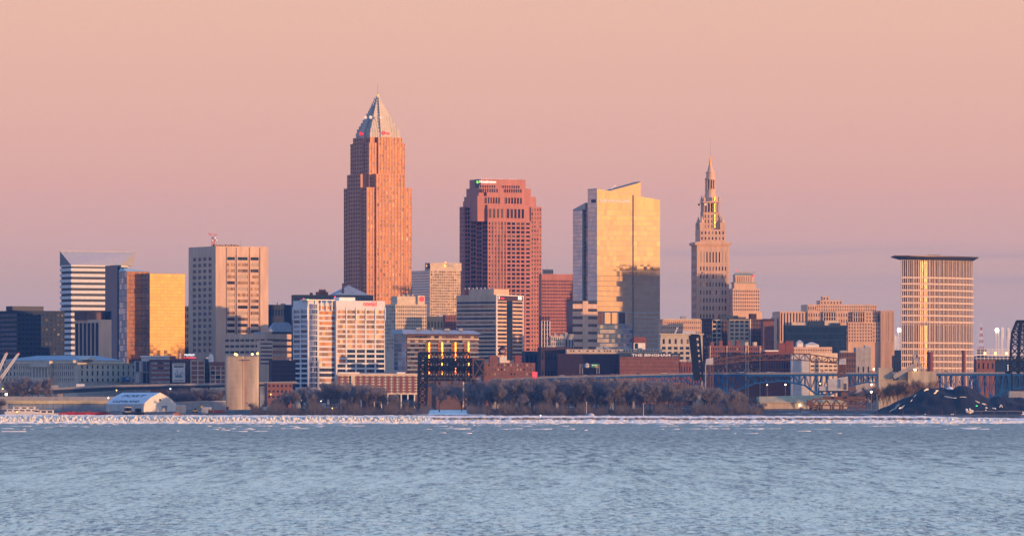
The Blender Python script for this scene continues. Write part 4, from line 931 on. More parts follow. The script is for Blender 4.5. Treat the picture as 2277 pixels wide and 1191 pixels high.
for (ya, yb_) in ((446, 437), (456, 451), (464, 458), (470, 466), (482, 476), (490, 484), (498, 492), (506, 500)):  # added glass drums, shaped only to catch gold sun glints
    q_ = MB(); q_.lathe([(1.0, z(yb_+5)), (1.0, z(ya-5))] if False else [(.95, z(ya)), (.95, z(yb_))], 24, cx+h2*.30, cy-h2-.2); b.part('glint_bay', q_, 'glint_bay')
M['gilt'] = mat('gilded_copper', (.85, .38, .10), .35, .8, var=.1)
p = MB(); p.lathe([(h5*.30, z(366.4)), (h5*.24, z(360)), (h5*.12, z(352)), (.15, z(345))], 12, cx, cy); b.part('spire_tip', p, 'gilt')
mast(b.root, cx, cy, z(346), 18.0, .34, 'steel_grey', 'flagpole')
for px, py, r_, m_ in ((1556.5, 454.5, 1.2, 'black_paint'), (1571, 454, 1.3, 'white_paint')):
    p = MB(); p.lathe([(.1, -.4), (r_*.8, -.2), (r_, .3), (r_*.9, .3), (.1, .1)], 12); o = b.part('dish_antenna', p, m_); o.rotation_euler = RR; o.location = (b.uR(px), cy-h3-.9, z(py))

# stone office right of it
D = 6320; b = Bld('office_building', 'stone office block with green stepped crown and scaffold right of the spire tower', 'office building', 1621, 1630, 1689, D, 641, 18)
W, Ln = b.W, b.L; z = b.z; b.core(); fR = b.face('R')
b.facade(fR, 0, W, z(692), z(643), 12, 6, .48, .52, .4, ['glass_dark', 'glass_warm'], corner=.4); b.facade(b.face('L'), .01, Ln, z(692), z(643), 4, 6, .45, .5, .4, ['glass_dark']) 
b.wall.box(2, W-3, 2, Ln-2, b.T+.01, z(629)); b.wall.box(W*.1, W*.82, 3, Ln-4, z(629)+.01, z(612))
b.wall.box(1, W+3, 1.0, Ln, -1, z(692)-.01); b.done('limestone_warm')
p = MB(); p.box(1.2, W-2.2, 1.2, Ln-1.4, z(629)+.02, z(627)); p.hexa([(W*.1-.5, 2.5, z(612)+.02), (W*.82+.5, 2.5, z(612)+.02), (W*.82+.5, Ln-3, z(612)+.02), (W*.1-.5, Ln-3, z(612)+.02), (W*.18, 5, z(606)), (W*.74, 5, z(606)), (W*.74, Ln-6, z(606)), (W*.18, Ln-6, z(606))]); b.part('green_roof', p, mat('copper_green', (.25, .36, .32), .7)); 
p = MB()
for i in range(9): u = W*(.12+.085*i); p.bar((u, 3, z(612)), (u, 3, z(603)), .3); p.bar((u, 3, z(612)), (u+W*.085, 3, z(603)), .22)
p.bar((W*.12, 3, z(603)), (W*.88, 3, z(603.5)), .4); p.bar((W*.12, 3, z(607)), (W*.85, 3, z(607)), .3); b.part('roof_scaffold', p, 'steel_grey')
for i in range(8): 
    p = MB(); u = W*(.14+.085*i); p.box(u-.5, u+.5, 2.3, 2.9, z(628), z(614)); b.part('pilaster', p, 'limestone_warm')
p = MB(); p.ball((b.uR(1641.5), 6, z(601)), .8); p.ball((W*.8, 2.2, z(613)), 1.0); b.part('warning_light', p, 'lamp_red')

# white classical block and the tan one behind it
simple('office_building', 'long low tan stone block behind the white classical building', 'building', 1464, 1470, 1563, 5950, 711, 'limestone_warm', yb=745, th=12, Rf=(22, 3, .4, .45), glass=['glass_dark', 'glass_warm'], units=2, parapet='cream')
b = Bld('office_building', 'white classical block with arched upper windows under a deep cornice', 'office building', 1464, 1469, 1562, 5800, 741, 12)
b.core(); fR = b.face('R'); z = b.z
b.facade(fR, 0, b.W, z(812), z(768), 7, 4, .62, .55, .4, ['glass_dark', 'glass_navy'], corner=.4, split=3)
b.facade(fR, 0, b.W, z(767), z(750), 7, 1, .36, .62, .5, ['glass_dark', 'glass_pink'], corner=.4); b.wall.fbox(fR, 0, b.W, 0, .5, z(749.9), z(744))
b.wall.box(-1.2, b.W+1, -1.6, 0, z(743.9), b.T); b.done('limestone')
p = MB(); p.box(-.3, b.W+.3, -.8, -.55, z(767.8), z(766.9)); b.part('string_course', p, 'white_panel')
p = MB(); p.bar((b.uR(1503), 4, b.T), (b.uR(1509), 4, z(727)), 1.4); p.box(b.uR(1520), b.uR(1548), 3, 7, b.T+.01, z(735)); b.part('rooftop_unit', p, 'grey_light')

# loft block with painted wall sign, and its windowless neighbour
b = Bld('brick_building', 'long dark plum brick warehouse, windowless, left of the lettered brick block', 'warehouse', 1236, 1240, 1380, 5560, 786, -8, Lmin=30)
b.core(); b.facade(b.face('R'), 0, b.W, b.z(826), b.T-2, 24, 4, .25, .3, .25, ['brick_dark', 'glass_dark'], single=True); b.done('brick_dark')
b = Bld('brick_building', 'red brick loft building with white letters painted along a dark band', 'warehouse', 1376, 1379, 1511.5, 5540, 784.5, 10)
b.core(); fR = b.face('R'); z = b.z
b.facade(fR, 0, b.W, z(827), z(793), 30, 4, .34, .45, .3, ['glass_warm', 'brick_dark', 'glass_bright', 'brick_dark'], single=True, corner=.3)
b.done('brick_mid'); p = MB(); p.box(-.6, b.W+.2, -.6, -.0, z(792.8), b.T+.01); b.part('sign_band', p, 'navy_metal')
text_obj('lettering', 'THE BINGHAM', 'white_paint', b.root, (b.uR(1404), -.62, z(791.9)), RR, width=b.uR(1490.5)-b.uR(1404), height=2.3, ext=.15, bold=.03)
text_obj('lettering', 'LOFTS', 'white_panel', b.root, (b.uR(1494.5), -.62, z(791.4)), RR, width=b.uR(1508)-b.uR(1494.5), height=1.2, ext=.1)
b = simple('brick_building', 'dark low brick block with a chimney under the brown slab', 'building', 1196, 1203, 1272, 5650, 771, 'brick_dark', th=14, Rf=(10, 3, .4, .4), glass='glass_navy', units=1)
b = simple('warehouse', 'pale long roof storey with clerestory strips behind the lettered brick block', 'building', 1256, 1260, 1472, 5640, 776, 'cream', yb=783, th=4, Rf=(34, 1, .55, .5), glass=['glass_warm', 'white_panel'], Lmin=20, units=7)
simple('brick_building', 'small red brick house row at the foot of the raised black bridge leaf', 'building', 1510, 1513, 1560, 5480, 804, 'brick_red', th=10, Rf=(8, 3, .4, .4), glass='glass_dark', units=1)
b = simple('brick_building', 'low brown brick building with three rows of pale windows under the water tank', 'building', 1070, 1076, 1190, 5450, 806, 'brick_mid', yb=836, th=10, Rf=(16, 3, .5, .45), glass=['glass_bright', 'blind', 'glass_dark'], t=.3)
p = MB(); p.box(b.uR(1090), b.uR(1108), 2, 8, b.T+.01, b.z(790)); b.part('stair_house', p, 'brick_mid')
p = MB(); p.box(b.uR(1112), b.uR(1128), 2, 8, b.T+.01, b.z(793)); b.part('stair_house', p, 'white_panel')
p = MB(); p.box(b.uR(1146), b.uR(1160), 2, 8, b.T+.01, b.z(789)); b.part('stair_house', p, 'brick_red')
# water tank
wt = empty('water_tower', (wx(1117.5, 5440), 5440, wz(793, 5440)), 0, 'dark red roof water tank with conical lid and white lettering', 'water tower')
k = 5440/F; p = MB(); p.lathe([(8.2*k, 2.5), (8.4*k, 7.5), (8.2*k, 17*k)], 16); p.build('tank', 'brick_red', wt); p = MB(); p.lathe([(9*k, 17.05*k), (.2, 26*k)], 16); p.build('lid', 'steel_black', wt)
for sx2, sy2 in ((-1, -1), (1, -1), (1, 1), (-1, 1)): p = MB(); p.bar((sx2*2, sy2*2, 0), (sx2*2, sy2*2, 2.6), .4); p.build('leg', 'steel_black', wt)
p = MB(); 
for i, (zz, wd) in enumerate(((5.0, 3.6), (4.0, 3.0))): p.box(-wd/2, wd/2, -3.5, -3.3, zz, zz+.5)
p.build('painted_stripe', 'white_paint', wt)

# loft cluster: brown and cream
D = 5900
b = simple('apartment_building', 'tall brown brick flats with window columns at the left of the cream fronted cluster', 'apartment building', 1560, 1564, 1583, D, 710.5, 'brick_brown', yb=800, th=14, Rf=(3, 11, .5, .55), glass=['glass_dark', 'glass_navy', 'blind'], parapet='brick_dark')
b = simple('apartment_building', 'flats with paired cream window bays next to the brown brick corner block', 'apartment building', 1581, 1583.5, 1604, 5910, 710.5, 'cream', yb=770, th=14, Rf=(2, 6, .74, .66), glass=['glass_dark', 'glass_navy'], split=2, t=.5)
b = simple('apartment_building', 'recessed dark grey brick flats between the two cream facades', 'apartment building', 1601, 1604, 1623, 5925, 712, 'brick_brown', yb=770, th=14, Rf=(3, 6, .5, .5), glass=['glass_navy', 'glass_dark'])
b = simple('apartment_building', 'sunlit cream brick front with four rows of tripled windows and a dark roof', 'apartment building', 1619, 1622, 1666, 5880, 710.5, 'tan_warm', yb=756, th=14, Rf=(4, 5, .70, .58), glass=['glass_dark', 'glass_navy'], split=3, t=.5, parapet='roof_dark')
p = MB(); p.box(-8, b.W*.5, 4, 12, b.T+1.15, b.z(701)); b.part('penthouse', p, 'navy_metal')
p = MB(); p.box(b.W*.3, b.W*.9, 4, 12, b.T+1.15, b.z(704)); b.part('penthouse', p, 'roof_dark')
b = simple('brick_building', 'brown brick flats with a white vertical pipe between the cream front and the blank wall', 'apartment building', 1662, 1667, 1699, 5895, 709, 'brick_brown', yb=770, th=14, Rf=(5, 7, .42, .5), glass=['glass_navy', 'glass_dark'], units=1)
p = MB(); p.bar((.5, -1, 0), (.5, -1, b.T), .8); b.part('pipe', p, 'white_paint')
p = MB(); p.box(b.W*.1, b.W*.5, 1, 8, b.T+.01, b.z(697)); b.part('penthouse', p, 'brick_dark')
b = simple('brick_building', 'blank plum coloured brick end wall, tall, right of the loft cluster', 'building', 1692, 1697, 1721, 5860, 709, 'brick_mid', th=8)
p = MB(); p.box(-.4, b.W+.4, -.5, 0, b.T-2, b.T+.3); b.part('cornice', p, 'brick_dark')
b = Bld('brick_building', 'wide red brick warehouse with dense grid of windows directly behind the blue bridge', 'warehouse', 1574, 1579, 1695, 5600, 768, 10)
b.core(); b.facade(b.face('R'), 0, b.W, b.z(838), b.T-1, 22, 7, .52, .5, .35, ['glass_dark', 'glass_blue', 'glass_warm', 'blind'], corner=.3); b.done('brick_mid')
for i in range(6): p = MB(); u = b.W*(.02+.165*i); p.box(u, u+3, 2, 8, b.T+.01, b.T+random.uniform(2, 5)); b.part('rooftop_house', p, random.choice(['brick_red', 'brick_mid', 'cream']))
p = MB()
for i in (0, 7, 15, 16, 21): u = b.W*(i)/22; p.box(u-.4, u+.4, -.9, -.36, 0, b.T)
b.part('pilaster', p, 'tan_concrete')
b = Bld('brick_building', 'narrow dark red warehouse with tall thin pilasters and a snowy roof edge', 'warehouse', 1696, 1702, 1759, 5580, 781, 8)
b.core(); b.facade(b.face('R'), 0, b.W, b.z(838), b.T-2, 10, 3, .55, .75, .7, ['glass_navy', 'brick_dark', 'glass_dark']); b.done('brick_red')
p = MB(); p.box(-.5, b.W*.5, -.9, 5, b.T+.02, b.T+1.2); b.part('roof_snow', p, 'snow')
simple('brick_building', 'left one of two bright red roof houses beneath the navy box building', 'building', 1729, 1731, 1746, 5640, 762, 'brick_red', th=10)
simple('brick_building', 'right one of two bright red roof houses beneath the navy box building, taller', 'building', 1744, 1747, 1765, 5650, 757.5, 'brick_red', th=10)
b = Bld('office_building', 'tan low building with two small hip roofed roof cabins below the navy box', 'building', 1760, 1763, 1850, 5700, 771, 10); b.core(); b.facade(b.face('R'), 0, b.W, b.z(800), b.T-1, 16, 3, .4, .4, .3, ['glass_dark', 'glass_navy'])
b.done('limestone_warm')
for (a, c_, yt_, yp) in ((1774, 1787, 762, 756), (1793, 1822, 766, 760)):
    p = MB(); u0, u1_ = b.uR(a), b.uR(c_); p.box(u0, u1_, 2, 9, b.T+.01, b.z(yt_)); b.part('roof_cabin', p, 'white_panel')
    p = MB(); um = (u0+u1_)/2; p.hexa([(u0-.4, 1.6, b.z(yt_)+.02), (u1_+.4, 1.6, b.z(yt_)+.02), (u1_+.4, 9.4, b.z(yt_)+.02), (u0-.4, 9.4, b.z(yt_)+.02), (um-1, 5, b.z(yp)), (um+1, 5, b.z(yp)), (um+1, 6, b.z(yp)), (um-1, 6, b.z(yp))]); b.part('cabin_roof', p, 'grey_light')
simple('warehouse', 'blank pale grey wall of a low building right above the blue bridge', 'building', 1757, 1760, 1800, 5560, 786, 'grey_light', th=8)
b = simple('office_building', 'cream low building with one orange sunlit bay above the blue bridge', 'building', 1797, 1801, 1862, 5565, 784.5, 'cream', yb=836, th=22, Rf=(6, 4, .75, .45), glass=['glass_warm', 'glass_bright', 'glass_dark'], top_gap=6, hproud=True)
b = simple('brick_building', 'brown brick building with small windows between the cream building and the tall stone block', 'building', 1862, 1866, 1903, 5600, 783, 'brick_brown', yb=832, th=14, Rf=(7, 4, .4, .5), glass=['glass_dark', 'glass_navy'], units=2)
b = simple('warehouse', 'flat grey concrete block in front of the tall stone block', 'building', 1898, 1903, 1936, 5640, 772, 'grey_concrete', th=14, Rf=(3, 1, .3, .3), glass='glass_dark', units=1)

# navy box
b = Bld('office_block', 'flat black-blue box building with a featureless front', 'building', 1742, 1746, 1882, 5850, 722.5, 12); b.core(); b.facade(b.face('R'), 0, b.W, 2, b.T-1.5, 34, 11, .93, .9, .12, 'glass_navy', single=True); b.done('navy_clad')
# tall stone complex
D = 5970; b = Bld('office_building', 'massive stepped stone office complex with set-back top storeys', 'office building', 1725, 1734, 1985, D, 692, 9, Lmin=36)
z = b.z; U = b.uR; W = b.W
gg = ['glass_dark', 'glass_warm']
def wing(pa, pb, pl, y1, yt_, yb_, nR, rows, fw=.4, fh=.55, t=.45, gl=gg, single=True, m=None):
    a, c_ = U(pa), U(pb); z0 = z(yb_) if yb_ else -1
    b.wall.box(a, c_, pl, y1, z0, z(yt_)); b.facade((a, pl, 1, 0, 0, -1), 0, c_-a, max(z0, z(760)) if not yb_ else z0, z(yt_)-.6, nR, rows, fw, fh, t, gl, single=single, corner=0)
wing(1734, 1795, 0, 36, 692, None, 9, 1, .4, .94, .8, ['glass_navy'])
wing(1728, 1733.8, 3, 30, 704, None, 1, 1, .4, .9, .5, ['glass_navy'])
wing(1795.2, 1884, -2, 36, 692, None, 16, 5)
wing(1795.2, 1815, -1.2, 30, 676.5, 691.9, 4, 1)
wing(1815.2, 1950, 1.0, 36, 676.5, 691.9, 26, 2, .4, .5)
wing(1825, 1874, 3, 20, 667, 676.4, 7, 1); wing(1831, 1845, 4, 12, 658, 666.9, 2, 1)
wing(1884.2, 1939, -3, 36, 715.5, None, 9, 6, .42, .5, .5, ['glass_dark', 'glass_navy'])
wing(1884.2, 1951, -.5, 36, 692, 716, 10, 3)
wing(1939.2, 1956, -2, 36, 715.5, None, 3, 5)
wing(1956.2, 1985, -4, 36, 690, None, 4, 1, .32, .92, 1.2, ['glass_warm'])
b.wall.box(W, W+.01+.8, 4, 34, -1, z(704))
for i in range(12):
    u = U(1956.5) + (U(1985)-U(1956.5))*i/11; b.wall.box(u-.35, u+.35, -5.6, -5.21, 0, z(690)+ (1.0 if i % 2 else 0))
b.done('limestone_warm')
for pa, pb in ((1829, 1857), (1895, 1921)):
    p = MB(); p.box(U(pa), U(pb), -3.4, -2.5, z(715), z(692)+.02); b.part('loggia', p, 'glass_dark')
    for i in range(6): p = MB(); u = U(pa) + (U(pb)-U(pa))*i/5; p.box(u-.45, u+.45, -4.2, -3.41, z(715), z(693)); b.part('column', p, 'limestone_warm')
    for yy_ in (693, 703.5): p = MB(); p.box(U(pa)-.3, U(pb)+.3, -4.6, -3.42, z(yy_+1.6), z(yy_)); b.part('balustrade', p, 'limestone')
p = MB(); p.box(U(1758), U(1792), -6, -.6, -1, z(716)); p.box(U(1830), U(1862), -8, -4.7, -1, z(712)); b.part('pale_annex', p, 'cream')
p = MB(); p.box(U(1794), U(1829), -8, -4.7, -1, z(713)); p.box(U(1843), U(1864), -9.5, -8.1, -1, z(717.5)); b.part('dark_annex', p, 'navy_metal')

# ---- courthouse tower with curved fin facade
D0 = 6056; Rm = 276*D0/F; a0, a1 = 17.5, 66.0
xl = wx(2004, D0); root_x = xl - Rm*math.sin(R(a0)); yc = D0 + Rm*math.cos(R(a0))
b = Bld.__new__(Bld); b.D = D0; b.th = 0.0; b.base = terr(D0); b.x0 = root_x
b.root = empty('courthouse_tower', (root_x, yc, b.base), 0, 'curved pale office tower with vertical fins and a broad dark flat cornice', 'skyscraper')
b.wall = MB(); b.nwin = 0; b.rest = {}; b.cache = {}; z = b.z
top = z(577)
Pt = lambda r_, a: (r_*math.sin(R(a)), -r_*math.cos(R(a)))
arc_ = [Pt(Rm, a0 + (a1-a0)*i/48) for i in range(49)]
dep_ = 44.0
b.wall.prism(arc_ + [(arc_[-1][0]-4, arc_[-1][1]+6), (arc_[0][0]+4, arc_[0][1]+dep_)], -1, top)
nb = 17
for i in range(nb):
    aa, ab = a0 + (a1-a0)*i/nb, a0 + (a1-a0)*(i+1)/nb
    for k in range(3):
        p0, p1 = Pt(Rm+.25, aa + (ab-aa)*(k+ (.10 if k == 0 else 0))/3), Pt(Rm+.25, aa + (ab-aa)*(k+1)/3); l = math.hypot(p1[0]-p0[0], p1[1]-p0[1]); ux_, uy_ = (p1[0]-p0[0])/l, (p1[1]-p0[1])/l
        fc = (p0[0], p0[1], ux_, uy_, uy_, -ux_)
        g_ = 'glass_courthouse'
        for (ya, yb_) in [(617, 578)] + [(617+14.1*(j+1)+0, 617+14.1*j) for j in range(7)] + [(762, 722)] + [(762 + 14*(j+1), 762+14*j) for j in range(4)]:
            za, zb_ = z(ya), z(yb_); gap = 1.35 if zb_-za < 9 else .6
            if i == nb-1 and zb_-za > 9: gap = .6
            b.pane(fc, .35, l-.35, za+gap, zb_-.55, 'glass_warm' if False else 'glass_court', n0=.05, single=False)
        b.wall.fbox(fc, -.28, .28, 0, .9, 0, top)
    p0, p1 = Pt(Rm, aa), Pt(Rm, ab); l = math.hypot(p1[0]-p0[0], p1[1]-p0[1]); ux_, uy_ = (p1[0]-p0[0])/l, (p1[1]-p0[1])/l; fc = (p0[0], p0[1], ux_, uy_, uy_, -ux_)
    for (ya) in [617.2] + [617+14.1*(j+1) for j in range(7)] + [762] + [762+14*(j+1) for j in range(4)]:
        zc = z(ya); b.wall.fbox(fc, 0, l, .3, 1.25, zc-.55, zc+1.0)
    b.wall.fbox(fc, -.45, .45, .3, 1.5, 0, top)
M['glass_court'] = mat('glass_court', (.075, .036, .016), .14, .9, pane=.4, tilt=.006)
b.done('court_concrete' if 'court_concrete' in M else 'cream')
off = 17*D0/F; arcO = [Pt(Rm+off, a0 + 1 + (a1-a0-2)*i/24) for i in range(25)]
arcI = [Pt(Rm+.6, a0 + (a1-a0)*i/24) for i in range(25)]
lo = [(x_, y_, top+.01) for x_, y_ in arcI] + [(arcI[-1][0]-4, arcI[-1][1]+6, top+.01), (arcI[0][0]+4, arcI[0][1]+dep_, top+.01)]
hi = [(x_ if i > 0 else x_ - off*.2, y_, z(570)) for i, (x_, y_) in enumerate(arcO)] + [(arcO[-1][0]-2, arcO[-1][1]+8, z(570)), (arcO[0][0]-off*.1, arcO[0][1]+dep_+off, z(570))]
dx_l = wx(1987, D0) - root_x
hi = [(x_ if x_ > arcI[2][0] else dx_l, y_, zz) for x_, y_, zz in hi]
p = MB(); p.poly3(hi, lo); b.part('cornice', p, 'navy_metal')
p = MB(); p.prism([(x_, y_) for x_, y_, zz in hi], z(570)+.01, z(568)); b.part('roof_edge', p, 'bronze_metal')
p = MB(); p.box(arcI[8][0]-4, arcI[8][0]+8, arcI[8][1]+4, arcI[8][1]+10, z(568)+.01, z(565)); b.part('rooftop_unit', p, 'grey_concrete')
# brick chimneys in front
for (a, c_, yt_, lb_) in ((2061.5, 2075, 782, 'left one of two dark red brick stacks before the curved tower, shorter and wider'), (2138.5, 2147.5, 779, 'right one of two dark red brick stacks before the curved tower, thin')):
    Dq = 5500; r_ = (c_-a)/2*Dq/F; t_ = MB(); t_.lathe([(r_*1.05, 0), (r_*.95, wz(yt_+4, Dq)-10), (r_*1.08, wz(yt_+3, Dq)-10), (r_*1.08, wz(yt_, Dq)-10)], 14)
    t_.build('chimney', 'brick_red', None, loc=(wx((a+c_)/2, Dq), Dq, 10)); tag(bpy.context.scene.objects[-1] if False else COL.objects[-1], lb_, 'chimney')
simple('brick_building', 'small pinkish brick house with two windows right of the curved tower', 'building', 2165, 2171, 2212, 5520, 800, 'brick_mid', yb=826, th=12, Rf=(4, 1, .4, .5), glass=['glass_dark'])
simple('office_block', 'dark low block glimpsed between the stone complex and the curved tower', 'building', 1983, 1986, 2004, 5950, 790, 'navy_clad', th=10, Rf=(3, 2, .5, .5), glass='glass_navy')

# ---- neoclassical city hall at left
D = 5600; b = Bld('civic_building', 'long neoclassical stone hall with a grey hipped roof and three tiers of windows', 'civic building', -30, 171, 302, D, 806, 52)
W, Ln = b.W, b.L; z = b.z; b.core()
fR, fL = b.face('R'), b.face('L')
for (za, zb_, n_, fw, fh) in ((848, 840, 11, .36, .8), (836, 822, 11, .30, .75), (820.5, 810, 11, .30, .7)):
    b.facade(fR, 3, W, z(za), z(zb_), n_, 1, fw, fh, .5, 'glass_dark', corner=0)
b.wall.fbox(fR, 0, 3, 0, .6, 0, b.T); b.wall.fbox(fR, 3, W, 0, .45, z(809.9), b.T); b.wall.fbox(fR, 3, W, 0, .45, z(821.9), z(820.6)); b.wall.fbox(fR, 3, W, 0, .45, z(839.8), z(836.1)); b.wall.fbox(fR, -1.2, W+.6, .0, 1.4, z(808), z(806.5)+.0)
sections = [(b.uL(165), b.uL(118), 10, 'win'), (b.uL(117), b.uL(76), 5, 'col'), (b.uL(75), b.uL(38), 9, 'win'), (b.uL(37), Ln, 8, 'win')]
for (a, c_, n_, kd) in sections:
    if kd == 'win':
        for (za, zb_, fh) in ((848, 838, .6), (836, 824, .75), (821, 811, .7)): b.facade(fL, a, c_, z(za), z(zb_), n_, 1, .42, fh, .5, 'glass_dark', corner=0)
        b.wall.fbox(fL, a, c_, 0, .45, z(810.9), b.T)
    else:
        b.wall.box(-3, 0, a, c_, -1, z(802)); 
        for i in range(n_+1):
            c3 = MB(); c3.lathe([(.9, z(838)), (.75, z(817)), (1.0, z(815.5))], 8, -3.9, a+2 + (c_-a-4)*i/n_); b.part('column', c3, 'limestone')
        b.wall.box(-5, -3, a-.5, c_+.5, z(815.4), z(801.9)); b.wall.box(-5, -3, a, c_, -1, z(838.1))
b.wall.box(6, W-6, 10, Ln-18, b.T+.01, z(800)); b.wall.box(-1.4, 0, .01, Ln, z(808), z(806.5))
b.done('limestone')
p = MB(); p.hexa([(5, 9, z(800)+.02), (W-5, 9, z(800)+.02), (W-5, Ln-10, z(800)+.02), (5, Ln-10, z(800)+.02), (W*.3, 26, z(789)), (W*.7, 26, z(789)), (W*.7, Ln-40, z(789)), (W*.3, Ln-40, z(789))]); b.part('roof', p, 'slate_blue')
p = MB(); xm = b.uR(197)+2; p.poly3([(xm+6, 4, z(791)), (xm+6.2, 4, z(791)), (xm+6.2, 30, z(791)), (xm+6, 30, z(791))], [(xm, 4, z(799)), (xm+14, 4, z(799)), (xm+14, 30, z(799)), (xm, 30, z(799))]); b.part('pediment', p, 'limestone')
p = MB(); p.box(b.uR(268), b.uR(286), -2.2, -1.7, z(846), z(837)); b.part('screen', p, 'blue_paint'); p = MB(); p.box(b.uR(276), b.uR(283), -2.4, -2.21, z(842), z(839)); b.part('screen_mark', p, 'white_panel')
# low buildings right of it
simple('office_building', 'blue-grey glazed annex at the end of the stone hall', 'building', 298, 302, 333, 5590, 802, 'grey_concrete', yb=852, th=6, Rf=(4, 2, .85, .9), glass=['glass_blue', 'glass_navy'])
simple('warehouse', 'low grey roofed building with a white fascia above the dark red brick house', 'building', 314, 318, 376, 5620, 793, 'grey_light', th=6, parapet='white_paint', Lmin=10)
b = simple('brick_building', 'dark red brick building with five ribbon window rows left of the billboard', 'building', 332, 336, 378, 5500, 802, 'brick_mid', yb=854, th=4, Rf=(3, 5, .92, .42), glass=['glass_blue', 'glass_navy', 'glass_pink'], split=3, hproud=True, parapet='brick_dark', Lmin=18)
b = simple('brick_building', 'brown brick block carrying the tall white billboard', 'building', 377, 380, 424, 5510, 797, 'brick_brown', yb=856, th=4, Rf=(6, 4, .5, .6), glass=['glass_dark', 'glass_navy'], Lmin=18)
p = MB(); p.box(b.uR(377), b.uR(391), 1, 6, b.T+.01, b.z(791)); b.part('penthouse', p, 'brick_red')
bb = empty('billboard', (wx(397.5, 5502), 5502, wz(849, 5502)), 0, 'tall white printed banner hung on the brown brick block', 'billboard'); k = 5502/F
p = MB(); p.box(-14.2*k, 14.2*k, -.5, 0, 0, 42*k); p.build('board', 'white_panel', bb)
p = MB()
for (a, c_, za, zb_, ) in ((-12, 12, 38.5, 40), (-11, 11, 33, 36)): p.box(a*k, c_*k, -.62, -.52, za*k, zb_*k)
p.build('print_line', 'navy_metal', bb)
p = MB(); p.prism([(-8*k, -.6), (8*k, -.6), (8*k, -.52), (-8*k, -.52)], 10*k, 15*k); p.bar((-2*k, -.6, 15*k), (-4*k, -.6, 27*k), .6); p.bar((2*k, -.6, 15*k), (8*k, -.6, 22*k), .8); p.bar((-6*k, -.6, 15*k), (-8*k, -.6, 21*k), .7); p.build('print_figure', 'slate_blue', bb)
p = MB(); p.box(-11*k, 11*k, -.62, -.52, 3*k, 4.5*k); p.build('print_line', 'bronze_metal', bb)
# roof sign
rs = empty('roof_sign', (wx(414, 5495), 5495, wz(799, 5495)), 0, 'pink figure and white script sign on a red rooftop base left of the silos', 'sign'); k = 5495/F
p = MB(); p.box(-16*k, 24*k, -.6, 0, 0, 2.0*k); p.build('base', 'red_paint', rs); p = MB(); p.box(-4*k, 22*k, -.5, -.1, 3.5*k, 5.0*k); p.build('stripe', 'lamp_red', rs)
for (a, c_, za, zb_) in ((-4, 18, 8.5, 13), (0, 18, 6.5, 8)): 
    p = MB(); r9 = random.Random(4)
    xx = a
    while xx < c_: p.box(xx*k, (xx+1.6)*k, -.5, -.2, (za+r9.uniform(0, .8))*k, (zb_-r9.uniform(0, 1))*k); xx += 2.1
    p.build('script', 'sign_white', rs)
p = MB(); p.lathe([(2.6*k, 2*k), (1.5*k, 6*k), (2.4*k, 10*k), (1.6*k, 13*k), (.3*k, 14.5*k)], 10, -13*k, -.3); p.build('figure', mat('pink_sign', (.7, .3, .25), .6, emit=(1, .4, .3), estr=.4), rs)
b = simple('brick_building', 'brick building with two columns of pale framed panels left of the silos', 'building', 421, 424.5, 455, 5480, 802, 'cream', yb=854, th=4, Rf=(2, 5, .86, .84), glass=['brick_mid'], Lmin=18, t=.3)
simple('office_block', 'dark blue glazed gap building between two brick houses left of the silos', 'building', 452, 455, 468, 5520, 797, 'navy_metal', yb=854, th=4, Rf=(2, 6, .85, .8), glass=['glass_navy'], Lmin=18, units=1)
b = simple('brick_building', 'brick building with white framed dark windows touching the silos', 'building', 463, 467, 503, 5480, 804, 'cream', yb=853, th=4, Rf=(3, 4, .84, .82), glass=['brick_mid', 'glass_navy', 'glass_navy'], Lmin=18, t=.35, top_gap=3.6)
p = MB(); p.box(-.5, b.W, -.6, -.46, b.T-3.4, b.T); b.part('brick_band', p, 'brick_mid')
p = MB(); p.lathe([(2.2, 0), (2.2, 4), (1.6, 6), (.2, 7)], 12, 0, 4); o = b.part('roof_tank', p, 'white_panel'); o.location = (1, 0, b.T)
# ---------------------------------------------------------------- blue high-level bridge
def deckline(px): return float(np.interp(px, [-60, 0, 260, 500, 700, 1085, 1190, 1560, 2400], [873, 869, 857, 852, 848, 846, 838, 829, 827.5]))
BD = 5320.0
br = empty('bridge', (0, BD, 0), 0, 'long blue steel truss bridge carrying a road deck, arched between piers', 'bridge')
def seg(pxa, pxb, name, m, dy0, dy1, y0, y1, stepn=8):
    p = MB(); ps = np.linspace(pxa, pxb, max(2, int((pxb-pxa)/60)+1))
    for a, c_ in zip(ps[:-1], ps[1:]):
        xa, xb = wx(a, BD), wx(c_, BD); za, zb_ = wz(deckline(a), BD), wz(deckline(c_), BD); k = BD/F
        p.hexa([(xa, y0, za-dy1*k), (xb, y0, zb_-dy1*k), (xb, y1, zb_-dy1*k), (xa, y1, za-dy1*k), (xa, y0, za-dy0*k), (xb, y0, zb_-dy0*k), (xb, y1, zb_-dy0*k), (xa, y1, za-dy0*k)])
    return p.build(name, m, br)
seg(-200, 1000, 'deck', 'bridge_deck', 0, 2.5, -9, 9) if False else None
seg(1087, 2420, 'deck', 'bridge_deck', 0, 2.6, -9, 9); seg(1087, 2420, 'girder', 'bridge_blue', 2.7, 7.2, -8.6, -7.6); seg(1087, 2420, 'girder', 'bridge_blue', 2.7, 5.2, 7.6, 8.6)
seg(1087, 2420, 'railing', 'steel_grey', -1.6, -1.1, -9, -8.8); 
rp_ = MB()
for i in range(420):
    px = 1090 + i*3.15; x_ = wx(px, BD); zz = wz(deckline(px), BD); rp_.box(x_-.08, x_+.08, -8.98, -8.82, zz, zz+.55)
rp_.build('railing_post', 'steel_grey', br)['kind'] = 'stuff'
